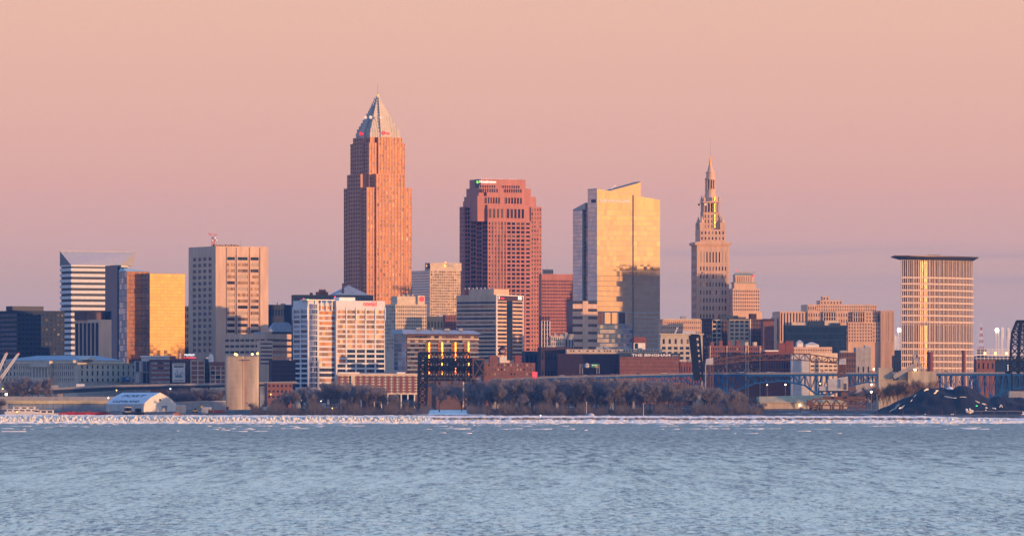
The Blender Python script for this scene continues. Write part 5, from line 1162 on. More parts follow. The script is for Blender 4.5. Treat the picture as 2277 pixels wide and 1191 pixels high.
# lower chord: arches between tall piers
piers = [1190, 1330, 1455, 1600, 1690, 1810, 1925, 2040, 2130, 2235, 2330, 2420]
def low(px):
    if px < 1440: return deckline(px) + 12
    P = [(1440, 847), (1530, 848), (1580, 880), (1625, 872), (1680, 851), (1740, 846), (1790, 856), (1815, 876), (1850, 876), (1880, 860), (1925, 849), (1975, 851), (2040, 878), (2080, 880), (2110, 868), (2150, 884), (2200, 886), (2240, 866), (2300, 855), (2420, 880)]
    return float(np.interp(px, [a for a, _ in P], [c for _, c in P]))
pp = [1440 + i*12.5 for i in range(79)]
for sy_, nm in ((-8.1, 'front'), (8.1, 'rear')):
    ch_ = MB()
    for i in range(len(pp)-1):
        a, c_ = pp[i], pp[i+1]; xa, xb = wx(a, BD), wx(c_, BD); ta, tb = wz(deckline(a)+5, BD), wz(deckline(c_)+5, BD); la_, lb_ = wz(low(a), BD), wz(low(c_), BD)
        ch_.bar((xa, sy_, la_), (xb, sy_, lb_), 1.1)
    ch_.build('lower_chord', 'bridge_blue', br)
    for i in range(len(pp)-1):
        a, c_ = pp[i], pp[i+1]; xa, xb = wx(a, BD), wx(c_, BD); ta, tb = wz(deckline(a)+5, BD), wz(deckline(c_)+5, BD); la_, lb_ = wz(low(a), BD), wz(low(c_), BD)
        v = MB(); v.bar((xa, sy_, la_), (xa, sy_, ta), .55); v.build('post', 'bridge_blue', br)
        v = MB(); v.bar((xa, sy_, la_ if i % 2 else ta), (xb, sy_, tb if i % 2 else lb_), .5); v.build('diagonal', 'bridge_blue', br)
xb_ = MB()
for i in range(0, len(pp), 2):
    xa = wx(pp[i], BD); xb_.bar((xa, -8, wz(low(pp[i]), BD)), (xa, 8, wz(deckline(pp[i])+5, BD)), .35); xb_.bar((xa, 8, wz(low(pp[i]), BD)), (xa, -8, wz(deckline(pp[i])+5, BD)), .35)
xb_.build('cross_brace', 'bridge_blue', br)['kind'] = 'stuff'
for px in (1600, 1832, 2060, 2165, 2235):   # steel pier bents
    for dx in (-3.2, 3.2):
        for sy_ in (-8, 8):
            v = MB(); v.bar((wx(px, BD)+dx*2.2, sy_, 8), (wx(px, BD)+dx*.6, sy_, wz(deckline(px)+5, BD)), 1.3, .9); v.build('pier_leg', 'bridge_blue', br)
    v = MB(); x_ = wx(px, BD)
    for zz in (14, 20): v.bar((x_-6, -8, zz), (x_+6, -8, zz+5), .5); v.bar((x_+6, -8, zz), (x_-6, -8, zz+5), .5)
    v.build('pier_brace', 'bridge_blue', br)
for px in (1240, 1300, 1360, 1410): v = MB(); x_ = wx(px, BD); v.box(x_-1.5, x_+1.5, -7, 7, 8, wz(deckline(px)+5.3, BD)); v.build('pier', 'grey_concrete', br)
# second bridge: the shoreway viaduct on the left
BD2 = 5380.0; vb = empty('bridge', (0, BD2, 0), 0, 'low dark blue girder viaduct crossing in front of the stone hall at left', 'bridge')
def seg2(pxa, pxb, name, m, d0a, d1a, d0b, d1b, y0, y1):
    p = MB(); ps = np.linspace(pxa, pxb, 14); k = BD2/F
    for a, c_ in zip(ps[:-1], ps[1:]):
        f0, f1 = (a-pxa)/(pxb-pxa), (c_-pxa)/(pxb-pxa); xa, xb = wx(a, BD2), wx(c_, BD2); za, zb_ = wz(deckline(a), BD2), wz(deckline(c_), BD2)
        p.hexa([(xa, y0, za-(d1a+(d1b-d1a)*f0)*k), (xb, y0, zb_-(d1a+(d1b-d1a)*f1)*k), (xb, y1, zb_-(d1a+(d1b-d1a)*f1)*k), (xa, y1, za-(d1a+(d1b-d1a)*f0)*k), (xa, y0, za-(d0a+(d0b-d0a)*f0)*k), (xb, y0, zb_-(d0a+(d0b-d0a)*f1)*k), (xb, y1, zb_-(d0a+(d0b-d0a)*f1)*k), (xa, y1, za-(d0a+(d0b-d0a)*f0)*k)])
    return p.build(name, m, vb)
seg2(-80, 660, 'deck', 'bridge_deck', 0, 3.0, 0, 3.2, -9, 9); seg2(-80, 660, 'girder', 'navy_metal', 3.1, 13.5, 3.3, 7, -8, -7)
seg2(-80, 660, 'parapet', 'grey_concrete', -1.6, -.05, -1.6, -.05, -9, -8.6)
for px in (135, 330, 455, 585): v = MB(); x_ = wx(px, BD2); v.box(x_-2.4, x_+2.4, -7, 7, 7, wz(deckline(px)+7.2, BD2)); v.build('pier', 'grey_concrete', vb)

# vehicles on the bridge decks: tiny but countable
def car(px, Y, zy, colr, label, L_=4.6, truck=False):
    e = empty('truck' if truck else 'car', (wx(px, Y), Y-6.5, zy), 0, label, 'truck' if truck else 'car', 'vehicles on the bridge roads')
    h_ = 2.9 if truck else .85
    p = MB(); p.hexa([(-L_/2, -.9, .35), (L_/2, -.9, .35), (L_/2, .9, .35), (-L_/2, .9, .35), (-L_/2+.1, -.85, h_), (L_/2-.1, -.85, h_), (L_/2-.1, .85, h_), (-L_/2+.1, .85, h_)]); p.build('body', colr, e)
    if not truck: p = MB(); p.hexa([(-1.6, -.8, h_+.01), (1.3, -.8, h_+.01), (1.3, .8, h_+.01), (-1.6, .8, h_+.01), (-1.1, -.7, 1.45), (.7, -.7, 1.45), (.7, .7, 1.45), (-1.1, .7, 1.45)]); p.build('cabin', 'glass_dark', e)
    for dx in (-L_*.32, L_*.32): p = MB(); p.bar((dx, -.95, .35), (dx, -.6, .35), .65); p.build('wheel', 'black_paint', e)
    return e
cars = [(1250, 'white_paint', 'white'), (1301, 'steel_grey', 'grey'), (1362, 'brick_red', 'dull red'), (1419, 'black_paint', 'black'), (1476, 'white_paint', 'white'), (1611, 'red_paint', 'bright red'), (1647, 'white_paint', 'white'), (1709, 'white_paint', 'white'), (1716, 'steel_grey', 'silver'), (1829, 'white_paint', 'white'), (1936, 'red_paint', 'red'), (2102, 'steel_grey', 'grey')]
where = {1250: 'below the plum brick warehouse', 1301: 'beneath the green road sign', 1362: 'left of the lettered brick block', 1419: 'in front of the lettered brick block', 1476: 'near the right end of the lettered block', 1611: 'before the wide red warehouse', 1647: 'before the red warehouse, mid span', 1709: 'below the dark red pilastered warehouse', 1716: 'just right of a white car', 1829: 'in front of the cream low building', 1936: 'below the tall stone complex', 2102: 'between the two brick stacks'}
for px, m_, cn in cars: car(px, BD, wz(deckline(px), BD)+.02, m_, f'small {cn} car on the blue bridge {where[px]}')
for px, m_, cn, wh in ((38, 'yellow_paint', 'yellow', 'at the far left, before the stone hall'), (122, 'steel_grey', 'grey', 'below the hall columns'), (180, 'white_paint', 'white', 'at the hall corner')): car(px, BD2, wz(deckline(px), BD2)+.02, m_, f'small {cn} truck on the left viaduct {wh}', 7, True)

# overhead road signs and the red glowing panel
g = empty('sign_gantry', (0, BD-8.6, 0), 0, 'overhead road sign gantry with green panel and grey sign on the bridge', 'sign gantry'); k = BD/F
zz = lambda y: wz(y, BD); X = lambda p: wx(p, BD)
p = MB(); p.bar((X(1289.5), 0, zz(831)), (X(1289.5), 0, zz(809)), .5); p.bar((X(1295), 0, zz(831)), (X(1295), 0, zz(809)), .5); p.build('post', 'steel_grey', g)
p = MB(); p.bar((X(1327), 0, zz(831)), (X(1327), 0, zz(809)), .5); p.bar((X(1332), 0, zz(831)), (X(1332), 0, zz(809)), .5); p.build('post', 'steel_grey', g)
p = MB(); p.bar((X(1289), 0, zz(810)), (X(1332), 0, zz(810)), .5); p.bar((X(1289), 0, zz(814)), (X(1332), 0, zz(814)), .5); p.build('beam', 'steel_grey', g)
p = MB(); p.box(X(1314.5), X(1330), -.7, -.4, zz(817), zz(808)); p.build('green_panel', 'green_sign', g)
p = MB(); p.box(X(1323), X(1330), -.85, -.71, zz(817), zz(814)); p.build('yellow_panel', 'yellow_paint', g)
p = MB(); 
for i in range(4): p.box(X(1316+i*3.2), X(1318+i*3.2), -.8, -.71, zz(812.5), zz(811)); 
p.build('sign_text', 'sign_white', g)
p = MB(); p.lathe([(1.7, zz(817)), (1.7, zz(809)), (.5, zz(806.5))], 6, X(1304.5), -.8); p.build('grey_panel', 'grey_light', g)
rs = empty('signal_panel', (wx(1189.5, 5250), 5250, wz(842, 5250)), 0, 'glowing red square panel at the left end of the bridge deck', 'sign'); k = 5250/F
p = MB(); p.box(-5*k, 5*k, -.4, 0, 5.5*k, 15.5*k); p.build('panel', 'lamp_red', rs); p = MB(); p.box(-4.6*k, 4.6*k, -.4, 0, .5*k, 4.4*k); p.build('lower_panel', 'sign_red', rs); p = MB(); p.bar((0, .2, -14), (0, .2, 0), .4); p.build('post', 'steel_grey', rs)
b = simple('retaining_wall', 'pale concrete approach wall carrying the road up to the bridge, right of the trees', 'wall', 1088, 1092, 1212, 5330, 842, 'grey_concrete', th=3, Lmin=12)

# ---------------------------------------------------------------- black railway lift bridge
D = 5060.0; k = D/F; lb = empty('lift_bridge', (wx(1004, D), D, 0), 0, 'black steel lattice railway lift bridge with truss span before the balconied flats', 'bridge')
X = lambda p: wx(p, D) - wx(1004, D); zz = lambda y: wz(y, D)
def lattice(p0, p1, w_, n_, m_, name, parent, t1=.7, t2=.35, dpt=None, w2=None):
    """four-legged lattice column from p0 to p1"""
    dpt = dpt or w_; w2 = w2 or w_; b_ = MB(); p0, p1 = Vector(p0), Vector(p1)
    def c_(i, j, f): ww = w_ + (w2-w_)*f; q_ = p0.lerp(p1, f); return q_ + Vector((i*ww/2, j*dpt/2, 0))
    for i in (-1, 1):
        for j in (-1, 1): b_.bar(c_(i, j, 0), c_(i, j, 1), t1)
    for s_ in range(n_):
        f0, f1 = s_/n_, (s_+1)/n_
        for j in (-1, 1):
            b_.bar(c_(-1, j, f0), c_(1, j, f1), t2); b_.bar(c_(1, j, f0), c_(-1, j, f1), t2); b_.bar(c_(-1, j, f1), c_(1, j, f1), t2)
        for i in (-1, 1): b_.bar(c_(i, -1, f0), c_(i, 1, f1), t2); b_.bar(c_(i, 1, f0), c_(i, -1, f1), t2)
    return b_.build(name, m_, parent)
lattice((X(938.5), 0, 7), (X(940), 0, zz(783)), 6.4, 9, 'steel_black', 'tower_leg', lb, 1.5, .7, 9)
lattice((X(938.5), 16, 7), (X(942), 16, zz(783)), 6.4, 9, 'steel_black', 'tower_leg', lb, 1.5, .7, 5)
lattice((X(1040), 0, 7), (X(1040), 0, zz(845)), 4.5, 6, 'steel_black', 'tower_leg', lb, 1.2, .6, 6)
for yy in (0, 12):
    n_ = 9; ta, ba = 820, 845
    for lo_, hi_, nm_ in ((845, 822, 'truss'), (821, 797, 'truss')):
        t_ = MB(); xs2 = [X(944 + (1052-944)*i/n_) for i in range(n_+1)]
        for i in range(n_):
            t_.bar((xs2[i]+yy*.15, yy, zz(lo_)), (xs2[i+1]+yy*.15, yy, zz(lo_)), 1.1); t_.bar((xs2[i]+yy*.15, yy, zz(hi_)), (xs2[i+1]+yy*.15, yy, zz(hi_)), 1.1)
            t_.bar((xs2[i]+yy*.15, yy, zz(lo_)), (xs2[i+1]+yy*.15, yy, zz(hi_)), 0.7 if lo_ > 830 else 1.0); t_.bar((xs2[i]+yy*.15, yy, zz(hi_)), (xs2[i+1]+yy*.15, yy, zz(lo_)), .6 if lo_ > 830 else .9)
            t_.bar((xs2[i]+yy*.15, yy, zz(lo_)), (xs2[i]+yy*.15, yy, zz(hi_)), 0.7 if lo_ > 830 else 1.0)
        t_.build(nm_, 'steel_black', lb)
t_ = MB(); t_.box(X(946), X(1044), 1, 13, zz(822), zz(819)); t_.box(X(944), X(1042), 1, 13, zz(805), zz(803.5)); t_.build('deck', 'steel_black', lb)
t_ = MB(); t_.box(X(1000), X(1018), 3, 11, zz(816), zz(804)); t_.build('machinery_house', 'navy_clad', lb)
t_ = MB(); t_.bar((X(934), 0, zz(783.5)), (X(1043), 0, zz(783.5)), 1.6); t_.bar((X(934), 0, zz(783.5)), (X(948), 0, zz(797)), 1.2); t_.bar((X(1043), 0, zz(783.5)), (X(1043), 0, zz(797)), 1.2)
for i in range(12): t_.bar((X(946+i*8), 0, zz(783.5)), (X(950+i*8), 0, zz(797)), .7); t_.bar((X(954+i*8), 0, zz(783.5)), (X(950+i*8), 0, zz(797)), .7)
t_.build('portal_truss', 'steel_black', lb)
t_ = MB(); 
for a, c_ in ((1052, 1077),):
    t_.bar((X(a), -1, zz(797)), (X(c_), -1, zz(797.5)), 1.2); t_.bar((X(a), -1, zz(843)), (X(c_), -1, zz(831)), 1.4); t_.bar((X(c_), -1, zz(797.5)), (X(c_), -1, zz(831)), 1.1); t_.bar((X(a), -1, zz(843)), (X(a), -1, zz(797)), 1.1); t_.bar((X(a), -1, zz(843)), (X(c_), -1, zz(797.5)), .7); t_.bar((X(a), -1, zz(797)), (X(c_), -1, zz(831)), .7)
t_.build('end_frame', 'steel_rust', lb); t_ = MB(); t_.hexa([(X(1054), 4, zz(842)), (X(1076), 4, zz(830)), (X(1076), 9, zz(830)), (X(1054), 9, zz(842)), (X(1054), 4, zz(800)), (X(1076), 4, zz(800)), (X(1076), 9, zz(800)), (X(1054), 9, zz(800))]); t_.build('counterweight', 'navy_clad', lb)
for i, (px, py) in enumerate(((946, 901), (1004, 905), (1044, 880))):
    p = MB(); p.box(X(px)-3, X(px)+3, -3, 12, 4, 9.3); p.build('footing', 'grey_concrete', lb)
# red brick and glass block glimpsed under the lift bridge
b = simple('brick_building', 'brown brick block with a tall lit orange window seen under the black lift bridge', 'building', 966, 970, 1040, 5200, 846, 'brick_brown', yb=890, th=14, Rf=(5, 4, .4, .6), glass=['glass_blue', 'glass_dark', 'glass_warm'])
p = MB(); p.fbox(b.face('R'), b.uR(1028), b.uR(1036), .05, .9, 2, b.T-1); b.part('bay', p, 'tan_concrete'); p = MB(); p.fbox(b.face('R'), b.uR(1030), b.uR(1033), .92, 1.0, b.z(870), b.z(850)); b.part('tall_window', p, 'lit_window')

# ---------------------------------------------------------------- raised black bascule leaf
D = 5150.0; bl = empty('bascule_bridge', (wx(1552, D), D, 0), 0, 'black bascule bridge leaf raised almost upright and leaning left', 'bridge'); X = lambda p: wx(p, D) - wx(1552, D); zz = lambda y: wz(y, D)
for dx, dy in ((0, 0), (0, 9)):
    g_ = MB(); A0, A1 = Vector((X(1548), dy, zz(845))), Vector((X(1536.5), dy, zz(745))); B0, B1 = Vector((X(1563), dy, zz(845))), Vector((X(1555.5), dy, zz(746)))
    g_.bar(A0, A1, 3.4); g_.bar(B0, B1, 1.6); n_ = 8
    Mid0, Mid1 = A0.lerp(B0, .45), A1.lerp(B1, .42); g_.bar(Mid0, Mid1, 2.4)
    for i in range(n_):
        f0, f1 = i/n_, (i+1)/n_; g_.bar(A0.lerp(A1, f0), B0.lerp(B1, f1), 1.0); g_.bar(A0.lerp(A1, f1), B0.lerp(B1, f1), 1.1)
    g_.bar(A1, B1, 2.2); g_.build('leaf_truss', 'steel_black', bl)
g_ = MB()
for i in range(9):
    f = i/8; a = Vector((X(1550), 0, zz(845))).lerp(Vector((X(1540), 0, zz(745))), f); g_.bar(a, a + Vector((0, 9, 0)), .9)
g_.build('cross_beam', 'steel_black', bl)
p = MB(); p.box(X(1540), X(1566), -2, 12, 7, zz(858)); p.build('pier', 'grey_concrete', bl)
# lift tower at the right edge
D = 5180.0; rt = empty('lift_bridge_tower', (wx(2264, D), D, 0), 0, 'black lattice lift bridge tower cut by the right edge of the photo', 'bridge tower'); X = lambda p: wx(p, D) - wx(2264, D); zz = lambda y: wz(y, D)
for dy in (0, 10):
    g_ = MB(); P0 = [(2246.5, 830), (2249, 770), (2252, 738), (2262, 713)]; Q0 = [(2281, 830), (2281, 770), (2281, 738), (2281, 712)]
    def at(P, f):
        f *= len(P)-1; i = min(int(f), len(P)-2); f -= i; return (P[i][0]+(P[i+1][0]-P[i][0])*f, P[i][1]+(P[i+1][1]-P[i][1])*f)
    n_ = 9
    for i in range(n_):
        a0_, a1_, b0_, b1_ = at(P0, i/n_), at(P0, (i+1)/n_), at(Q0, i/n_), at(Q0, (i+1)/n_)
        V = lambda q: (X(q[0]), dy, zz(q[1]))
        g_.bar(V(a0_), V(a1_), 1.1); g_.bar(V(b0_), V(b1_), 1.3); m0 = ((a0_[0]*.45+b0_[0]*.55), a0_[1]); m1_ = ((a1_[0]*.45+b1_[0]*.55), a1_[1]); g_.bar(V(m0), V(m1_), 1.6)
        g_.bar(V(a0_), V(m1_), .55); g_.bar(V(m0), V(a1_), .55); g_.bar(V(m0), V(b1_), .55); g_.bar(V(b0_), V(m1_), .55); g_.bar(V(a1_), V(b1_), .6)
    g_.build('tower_frame', 'steel_black', rt)
p = MB(); p.box(X(2262), X(2290), -1, 11, zz(715.5), zz(711)); p.build('top_house', 'steel_black', rt); p = MB(); p.box(X(2236), X(2246), 0, 8, zz(830), zz(809)); p.build('machinery_house', 'navy_clad', rt)
p = MB()
for i in range(3): p.ball((X(2241), -1, zz(812+i*5)), .5)
p.build('signal_light', 'sign_white', rt)
p = MB(); p.box(X(2244), X(2284), -1, 11, 8, zz(869)); p.build('pier', 'grey_concrete', rt)
for dx in (-.35, .35):
    pass
p = MB(); 
for px in (2250, 2278):
    p.bar((X(px), 0, zz(869)), (X(px), 0, zz(829)), 1.2)
p.build('leg', 'steel_black', rt)

# ---------------------------------------------------------------- stadium lights, bleachers, masts, far right
def flood(px, py, D, label, npole=5, pxs=None):
    e = empty('floodlight_tower', (wx(px, D), D, terr(D)), 0, label, 'floodlight'); zt = wz(py, D)-terr(D)
    for dx in (pxs or (-1.5, 4.5)):
        p = MB(); p.bar((dx*D/F, 0, 0), (dx*D/F, 0, zt), 1.1, .9); p.build('pole', 'white_paint', e)
    p = MB(); p.lathe([(1.3, 0), (1.9, .8), (1.3, 1.6)], 8); o = p.build('lamp', 'lamp_white', e); o.rotation_euler = RR; o.location = (0, -.5, zt); return e
flood(1999, 733, 6400, 'bright floodlight left of the curved courthouse tower'); flood(2216.5, 733, 6400, 'bright floodlight on two white poles right of the curved courthouse tower', pxs=(-1.5, 4.0))
for px, py, wd, wh in ((2228.5, 727, 2.2, 'first unlit white floodlight mast right of the lit floodlight'), (2242, 728, 1.8, 'second unlit white floodlight mast, close to the black lift tower'), (1990.5, 745, 1.6, 'thin white mast right beside the stone complex')):
    e = empty('light_mast', (wx(px, 6420), 6420, terr(6420)), 0, wh, 'light mast'); zt = wz(py, 6420)-terr(6420); p = MB(); p.bar((0, 0, 0), (0, 0, zt), wd); p.build('pole', 'white_paint', e); p = MB(); p.box(-1.8, 1.8, -.4, .4, zt-12, zt-1); p.build('lamp_rack', 'white_panel', e)
e = empty('radio_mast', (wx(2182, 6600), 6600, terr(6600)), 0, 'red and white lattice radio mast right of the curved tower', 'mast'); k = 6600/F
zb_ = wz(776, 6600)-terr(6600)
for i in range(8):
    z0 = wz(776-i*7, 6600)-terr(6600); z1 = wz(776-(i+1)*7, 6600)-terr(6600); p = MB(); ww = 2.4-.26*i; p.bar((-ww, 0, z0), (-ww+.26, 0, z1), .5); p.bar((ww, 0, z0), (ww-.26, 0, z1), .5); p.bar((-ww, 0, z0), (ww-.26, 0, z1), .35); p.bar((ww, 0, z0), (-ww+.26, 0, z1), .35); p.build('mast_section', 'red_paint' if i % 2 == 0 else 'white_paint', e)
p = MB(); p.box(-5, 5, -3, 3, 0, zb_); p.build('base', 'navy_metal', e)
st = empty('stadium_stand', (wx(2210, 6350), 6350, terr(6350)), 0, 'open white railed upper deck of a stadium behind the right end of the bridge', 'stadium'); X = lambda p: wx(p, 6350) - wx(2210, 6350); zz = lambda y: wz(y, 6350)-terr(6350)
for ya, yb_ in ((776, 775), (779.5, 778.5), (783, 782), (790, 786.5), (797, 795.5)): p = MB(); p.box(X(2168), X(2290), 0, 1.5, zz(ya), zz(yb_)); p.build('rail', 'white_paint', st)
for i in range(14): p = MB(); x_ = X(2172+i*8.6); p.bar((x_, .8, zz(800)), (x_, .8, zz(776)), .5); p.build('post', 'white_paint', st)
p = MB(); p.box(X(2168), X(2290), 4, 14, 0, zz(792)); p.box(X(2168), X(2290), 3, 4-.01, 0, zz(800)); p.build('stand', 'navy_metal', st)
for i, px in enumerate((2190, 2213.5, 2238)): p = MB(); p.ball((X(px), -.6, zz(785)), 1.0); p.build('lamp', 'lamp_orange', st)
st = empty('stadium_stand', (wx(1995, 6350), 6350, terr(6350)), 0, 'small piece of white railing with seats between stone complex and curved tower', 'stadium'); X = lambda p: wx(p, 6350) - wx(1995, 6350)
for ya, yb_ in ((752, 751), (757, 756.2), (766, 765), (774, 773)): p = MB(); p.box(X(1984), X(2005), 0, 1.5, zz(ya), zz(yb_)); p.build('rail', 'white_paint', st)
p = MB(); p.box(X(1984), X(2005), 1.6, 9, 0, zz(778)); p.build('stand', 'navy_metal', st)
for i in range(4): p = MB(); p.bar((X(1986+i*5), .8, zz(778)), (X(1986+i*5), .8, zz(748)), .4); p.build('post', 'white_paint', st)

# ---------------------------------------------------------------- concrete silos
D = 5000.0; k = D/F; s_ = empty('grain_silo', (wx(537, D), D, terr(D)), 0, 'pair of joined tan concrete silos with orange lamps on the rim', 'silo'); X = lambda p: wx(p, D) - wx(537, D); zz = lambda y: wz(y, D)-terr(D)
def oval(b_, dy, ky):
    b_.v = [(x_, dy + math.copysign(abs((y_-dy)/rr_)**.5*rr_*ky, y_-dy), z_) for x_, y_, z_ in b_.v]; return b_
for (a, c_, dy) in ((500, 542, 0), (541, 575, 2.0)):
    r_ = (c_-a)/2*k; rr_ = r_
    p = MB(); p.lathe([(r_, -1), (r_, zz(793.5))], 48, X((a+c_)/2), dy); oval(p, dy, .42).build('silo', 'silo_concrete', s_)
    for i in range(9): p = MB(); zb_ = zz(905-i*12.5); rr_ = r_+.06; p.lathe([(r_+.04, zb_), (r_+.06, zb_+.12), (r_+.04, zb_+.24)], 48, X((a+c_)/2), dy); oval(p, dy, .43).build('pour_joint', 'tan_concrete', s_)
    p = MB(); rr_ = r_+.25; p.lathe([(r_+.25, zz(793.4)), (r_+.25, zz(791.5))], 48, X((a+c_)/2), dy); oval(p, dy, .45).build('rim', 'silo_concrete', s_)
p = MB(); p.box(X(540), X(543.5), -2.4, 4, -1, zz(797)); p.build('ladder_shaft', 'tan_concrete', s_)
p = MB(); p.box(X(541), X(556), -5, -2.5, zz(801), zz(799)); p.build('platform', 'steel_rust', s_)
for px, py in ((523, 787), (526.5, 788), (561, 787), (573, 785.5)):
    p = MB(); p.bar((X(px), 0, zz(791.5)), (X(px), 0, zz(py+1)), .25); p.build('lamp_post', 'steel_grey', s_); p = MB(); p.ball((X(px), -.2, zz(py)), .85); p.build('lamp', 'lamp_orange', s_)
p = MB(); p.box(X(501), X(509), -6, -2, -1, zz(903)); p.build('shed', 'brick_dark', s_)

# right silo complex with conveyor
D = 4880.0; k = D/F; s_ = empty('grain_elevator', (wx(2000, D), D, terr(D)), 0, 'tan concrete elevator block with sloping conveyor and frame at the right', 'silo'); X = lambda p: wx(p, D) - wx(2000, D); zz = lambda y: wz(y, D)-terr(D)
p = MB(); p.box(X(1954), X(1985), 0, 14, -1, zz(817)); p.build('tower', 'silo_concrete', s_); p = MB(); p.box(X(1953.4), X(1985.6), -.5, 14.3, zz(844), zz(842.5)); p.build('ledge', 'silo_concrete', s_)
p = MB(); p.box(X(1951.5), X(1953.9), 2, 14, -1, zz(846)); p.box(X(1985.1), X(2019), 1.5, 14, -1, zz(845)); p.build('block', 'silo_concrete', s_)
p = MB(); p.box(X(2019.1), X(2082), .5, 15, -1, zz(825)); p.build('block', 'silo_concrete', s_); p = MB(); p.box(X(2000), X(2019), 4, 14, zz(845)+.01, zz(824)); p.build('block', 'silo_concrete', s_)
A, Bq = Vector((X(1987), -2.5, zz(839))), Vector((X(2033), -2.5, zz(812)))
p = MB(); p.bar(A, Bq, 2.6); p.build('conveyor', 'steel_grey', s_); p = MB(); p.bar(A+Vector((0, -1.2, 1.7)), Bq+Vector((0, -1.2, 1.7)), .5); p.build('conveyor_rail', 'tan_concrete', s_)
for (a, ya, c_, yc_) in ((2026, 824, 2034, 780), (2046, 824, 2036, 780), (2034, 824, 2039, 782), (2021, 824, 2036, 792), (2050, 820, 2038, 784)):
    p = MB(); p.bar((X(a), -1, zz(ya)), (X(c_), -1, zz(yc_)), 1.0); p.build('frame_leg', 'steel_grey', s_)
p = MB(); p.box(X(2032), X(2040), -2, 2, zz(789), zz(779)); p.build('head_house', 'grey_concrete', s_)
p = MB(); p.ball((X(2034.5), -1, zz(821.5)), .8); p.build('lamp', 'lamp_white', s_)

# ---------------------------------------------------------------- ore unloader with long boom truss
D = 4720.0; k = D/F; u_ = empty('ore_unloader', (wx(1800, D), D, terr(D)), 0, 'rusty ore unloading gantry with long truss boom, grey cabins and machine house', 'gantry crane'); X = lambda p: wx(p, D) - wx(1800, D); zz = lambda y: wz(y, D)-terr(D)
def chord(px): return float(np.interp(px, [1588, 1640, 1700, 1760, 1800, 1865], [800, 792, 787.5, 785.5, 787, 797]))
def chl(px): return float(np.interp(px, [1588, 1640, 1700, 1760, 1800, 1865], [810, 803, 799.5, 799, 801.5, 808]))
n_ = 22; ps = [1588 + (1866-1588)*i/n_ for i in range(n_+1)]
for dy in (0, 5):
    p = MB()
    for i in range(n_):
        a, c_ = ps[i], ps[i+1]; p.bar((X(a), dy, zz(chord(a))), (X(c_), dy, zz(chord(c_))), .75); p.bar((X(a), dy, zz(chl(a))), (X(c_), dy, zz(chl(c_))), .65)
    p.build('boom_chord', 'steel_rust', u_)
    for i in range(n_):
        a, c_ = ps[i], ps[i+1]; p = MB(); p.bar((X(a), dy, zz(chl(a) if i % 2 else chord(a))), (X(c_), dy, zz(chord(c_) if i % 2 else chl(c_))), .5); p.build('boom_web', 'steel_rust', u_)
        p = MB(); p.bar((X(a), dy, zz(chl(a))), (X(a), dy, zz(chord(a))), .38); p.build('boom_web', 'steel_rust', u_)
for (pa, pb, ya, yb_, col_) in ((1568.5, 1586, 810.5, 794.5, 'grey_light'), (1865, 1881, 810, 795.5, 'grey_light')):
    p = MB(); p.hexa([(X(pa), -1.5, zz(ya)), (X(pb), -1.5, zz(ya)), (X(pb), 7, zz(ya)), (X(pa), 7, zz(ya)), (X(pa)+.6, -1.5, zz(yb_+3)), (X(pb), -1.5, zz(yb_)), (X(pb), 7, zz(yb_)), (X(pa)+.6, 7, zz(yb_+3))]); p.build('cabin', col_, u_)
lattice((X(1577), 3, 0), (X(1577.5), 3, zz(811)), 5.6, 8, 'steel_rust', 'tower_leg', u_, .8, .4, 6)
p = MB(); p.bar((X(1569), -1, 0), (X(1569), -1, zz(811)), .8); p.build('mast_leg', 'steel_grey', u_)
lattice((X(1872), 3, zz(836)), (X(1872), 3, zz(811)), 5.0, 3, 'steel_rust', 'tower_leg', u_, 1.0, .6, 6)
p = MB(); p.hexa([(X(1841), -3, zz(868)), (X(1885), -3, zz(868)), (X(1885), 9, zz(868)), (X(1841), 9, zz(868)), (X(1841), -3, zz(843)), (X(1885), -3, zz(836.5)), (X(1885), 9, zz(836.5)), (X(1841), 9, zz(843))]); p.build('machine_house', 'grey_light', u_)
p = MB(); p.box(X(1868), X(1875), -4.2, -3.01, zz(862), zz(842)); p.build('duct', 'steel_grey', u_); p = MB(); p.box(X(1876), X(1882), -3.3, -3.01, zz(866), zz(852)); p.build('door', 'roof_dark', u_)
p = MB(); p.box(X(1822), X(1841), -2, 5, zz(868), zz(858.5)); p.build('side_cabin', 'grey_light', u_)
p = MB(); p.box(X(1822), X(1888), -4, 9, zz(871), zz(868.3)); p.build('deck', 'steel_black', u_)
# lower stockyard frame
n_ = 12; ps = [1794 + (1925-1794)*i/n_ for i in range(n_+1)]
for dy in (-4, 4):
    p = MB()
    p.bar((X(1794), dy, zz(896)), (X(1812), dy, zz(886)), .9); p.bar((X(1812), dy, zz(886)), (X(1925), dy, zz(889)), .9); p.bar((X(1794), dy, zz(899)), (X(1925), dy, zz(903)), .9); p.build('frame_chord', 'steel_rust', u_)
    for i in range(n_): p = MB(); p.bar((X(ps[i]), dy, zz(902 if i % 2 else 889)), (X(ps[i+1]), dy, zz(889 if i % 2 else 902)), .6); p.build('frame_web', 'steel_rust', u_)
for px in (1806, 1818, 1828, 1847, 1853, 1868, 1874, 1893, 1908, 1920):
    for dy in (-4, 4): p = MB(); p.bar((X(px), dy, -.5), (X(px), dy, zz(902)), 1.0); p.build('frame_leg', 'steel_rust', u_)
lattice((X(1812), 0, -.5), (X(1812), 0, zz(901)), 7.5, 2, 'steel_rust', 'frame_leg', u_, .6, .45, 6)
p = MB(); p.lathe([(2.4, 0), (2.4, 1.6)], 14); o = p.build('sheave_wheel', 'steel_rust', u_); o.rotation_euler = RR; o.location = (X(1801), -4, zz(896))
p = MB(); p.bar((X(1856), -3, zz(872)), (X(1856), -3, zz(887)), .9); p.bar((X(1884), -3, zz(872)), (X(1884), -3, zz(889)), .9); p.bar((X(1838), -3, zz(872)), (X(1830), -3, zz(886)), .8); p.build('strut', 'steel_rust', u_)
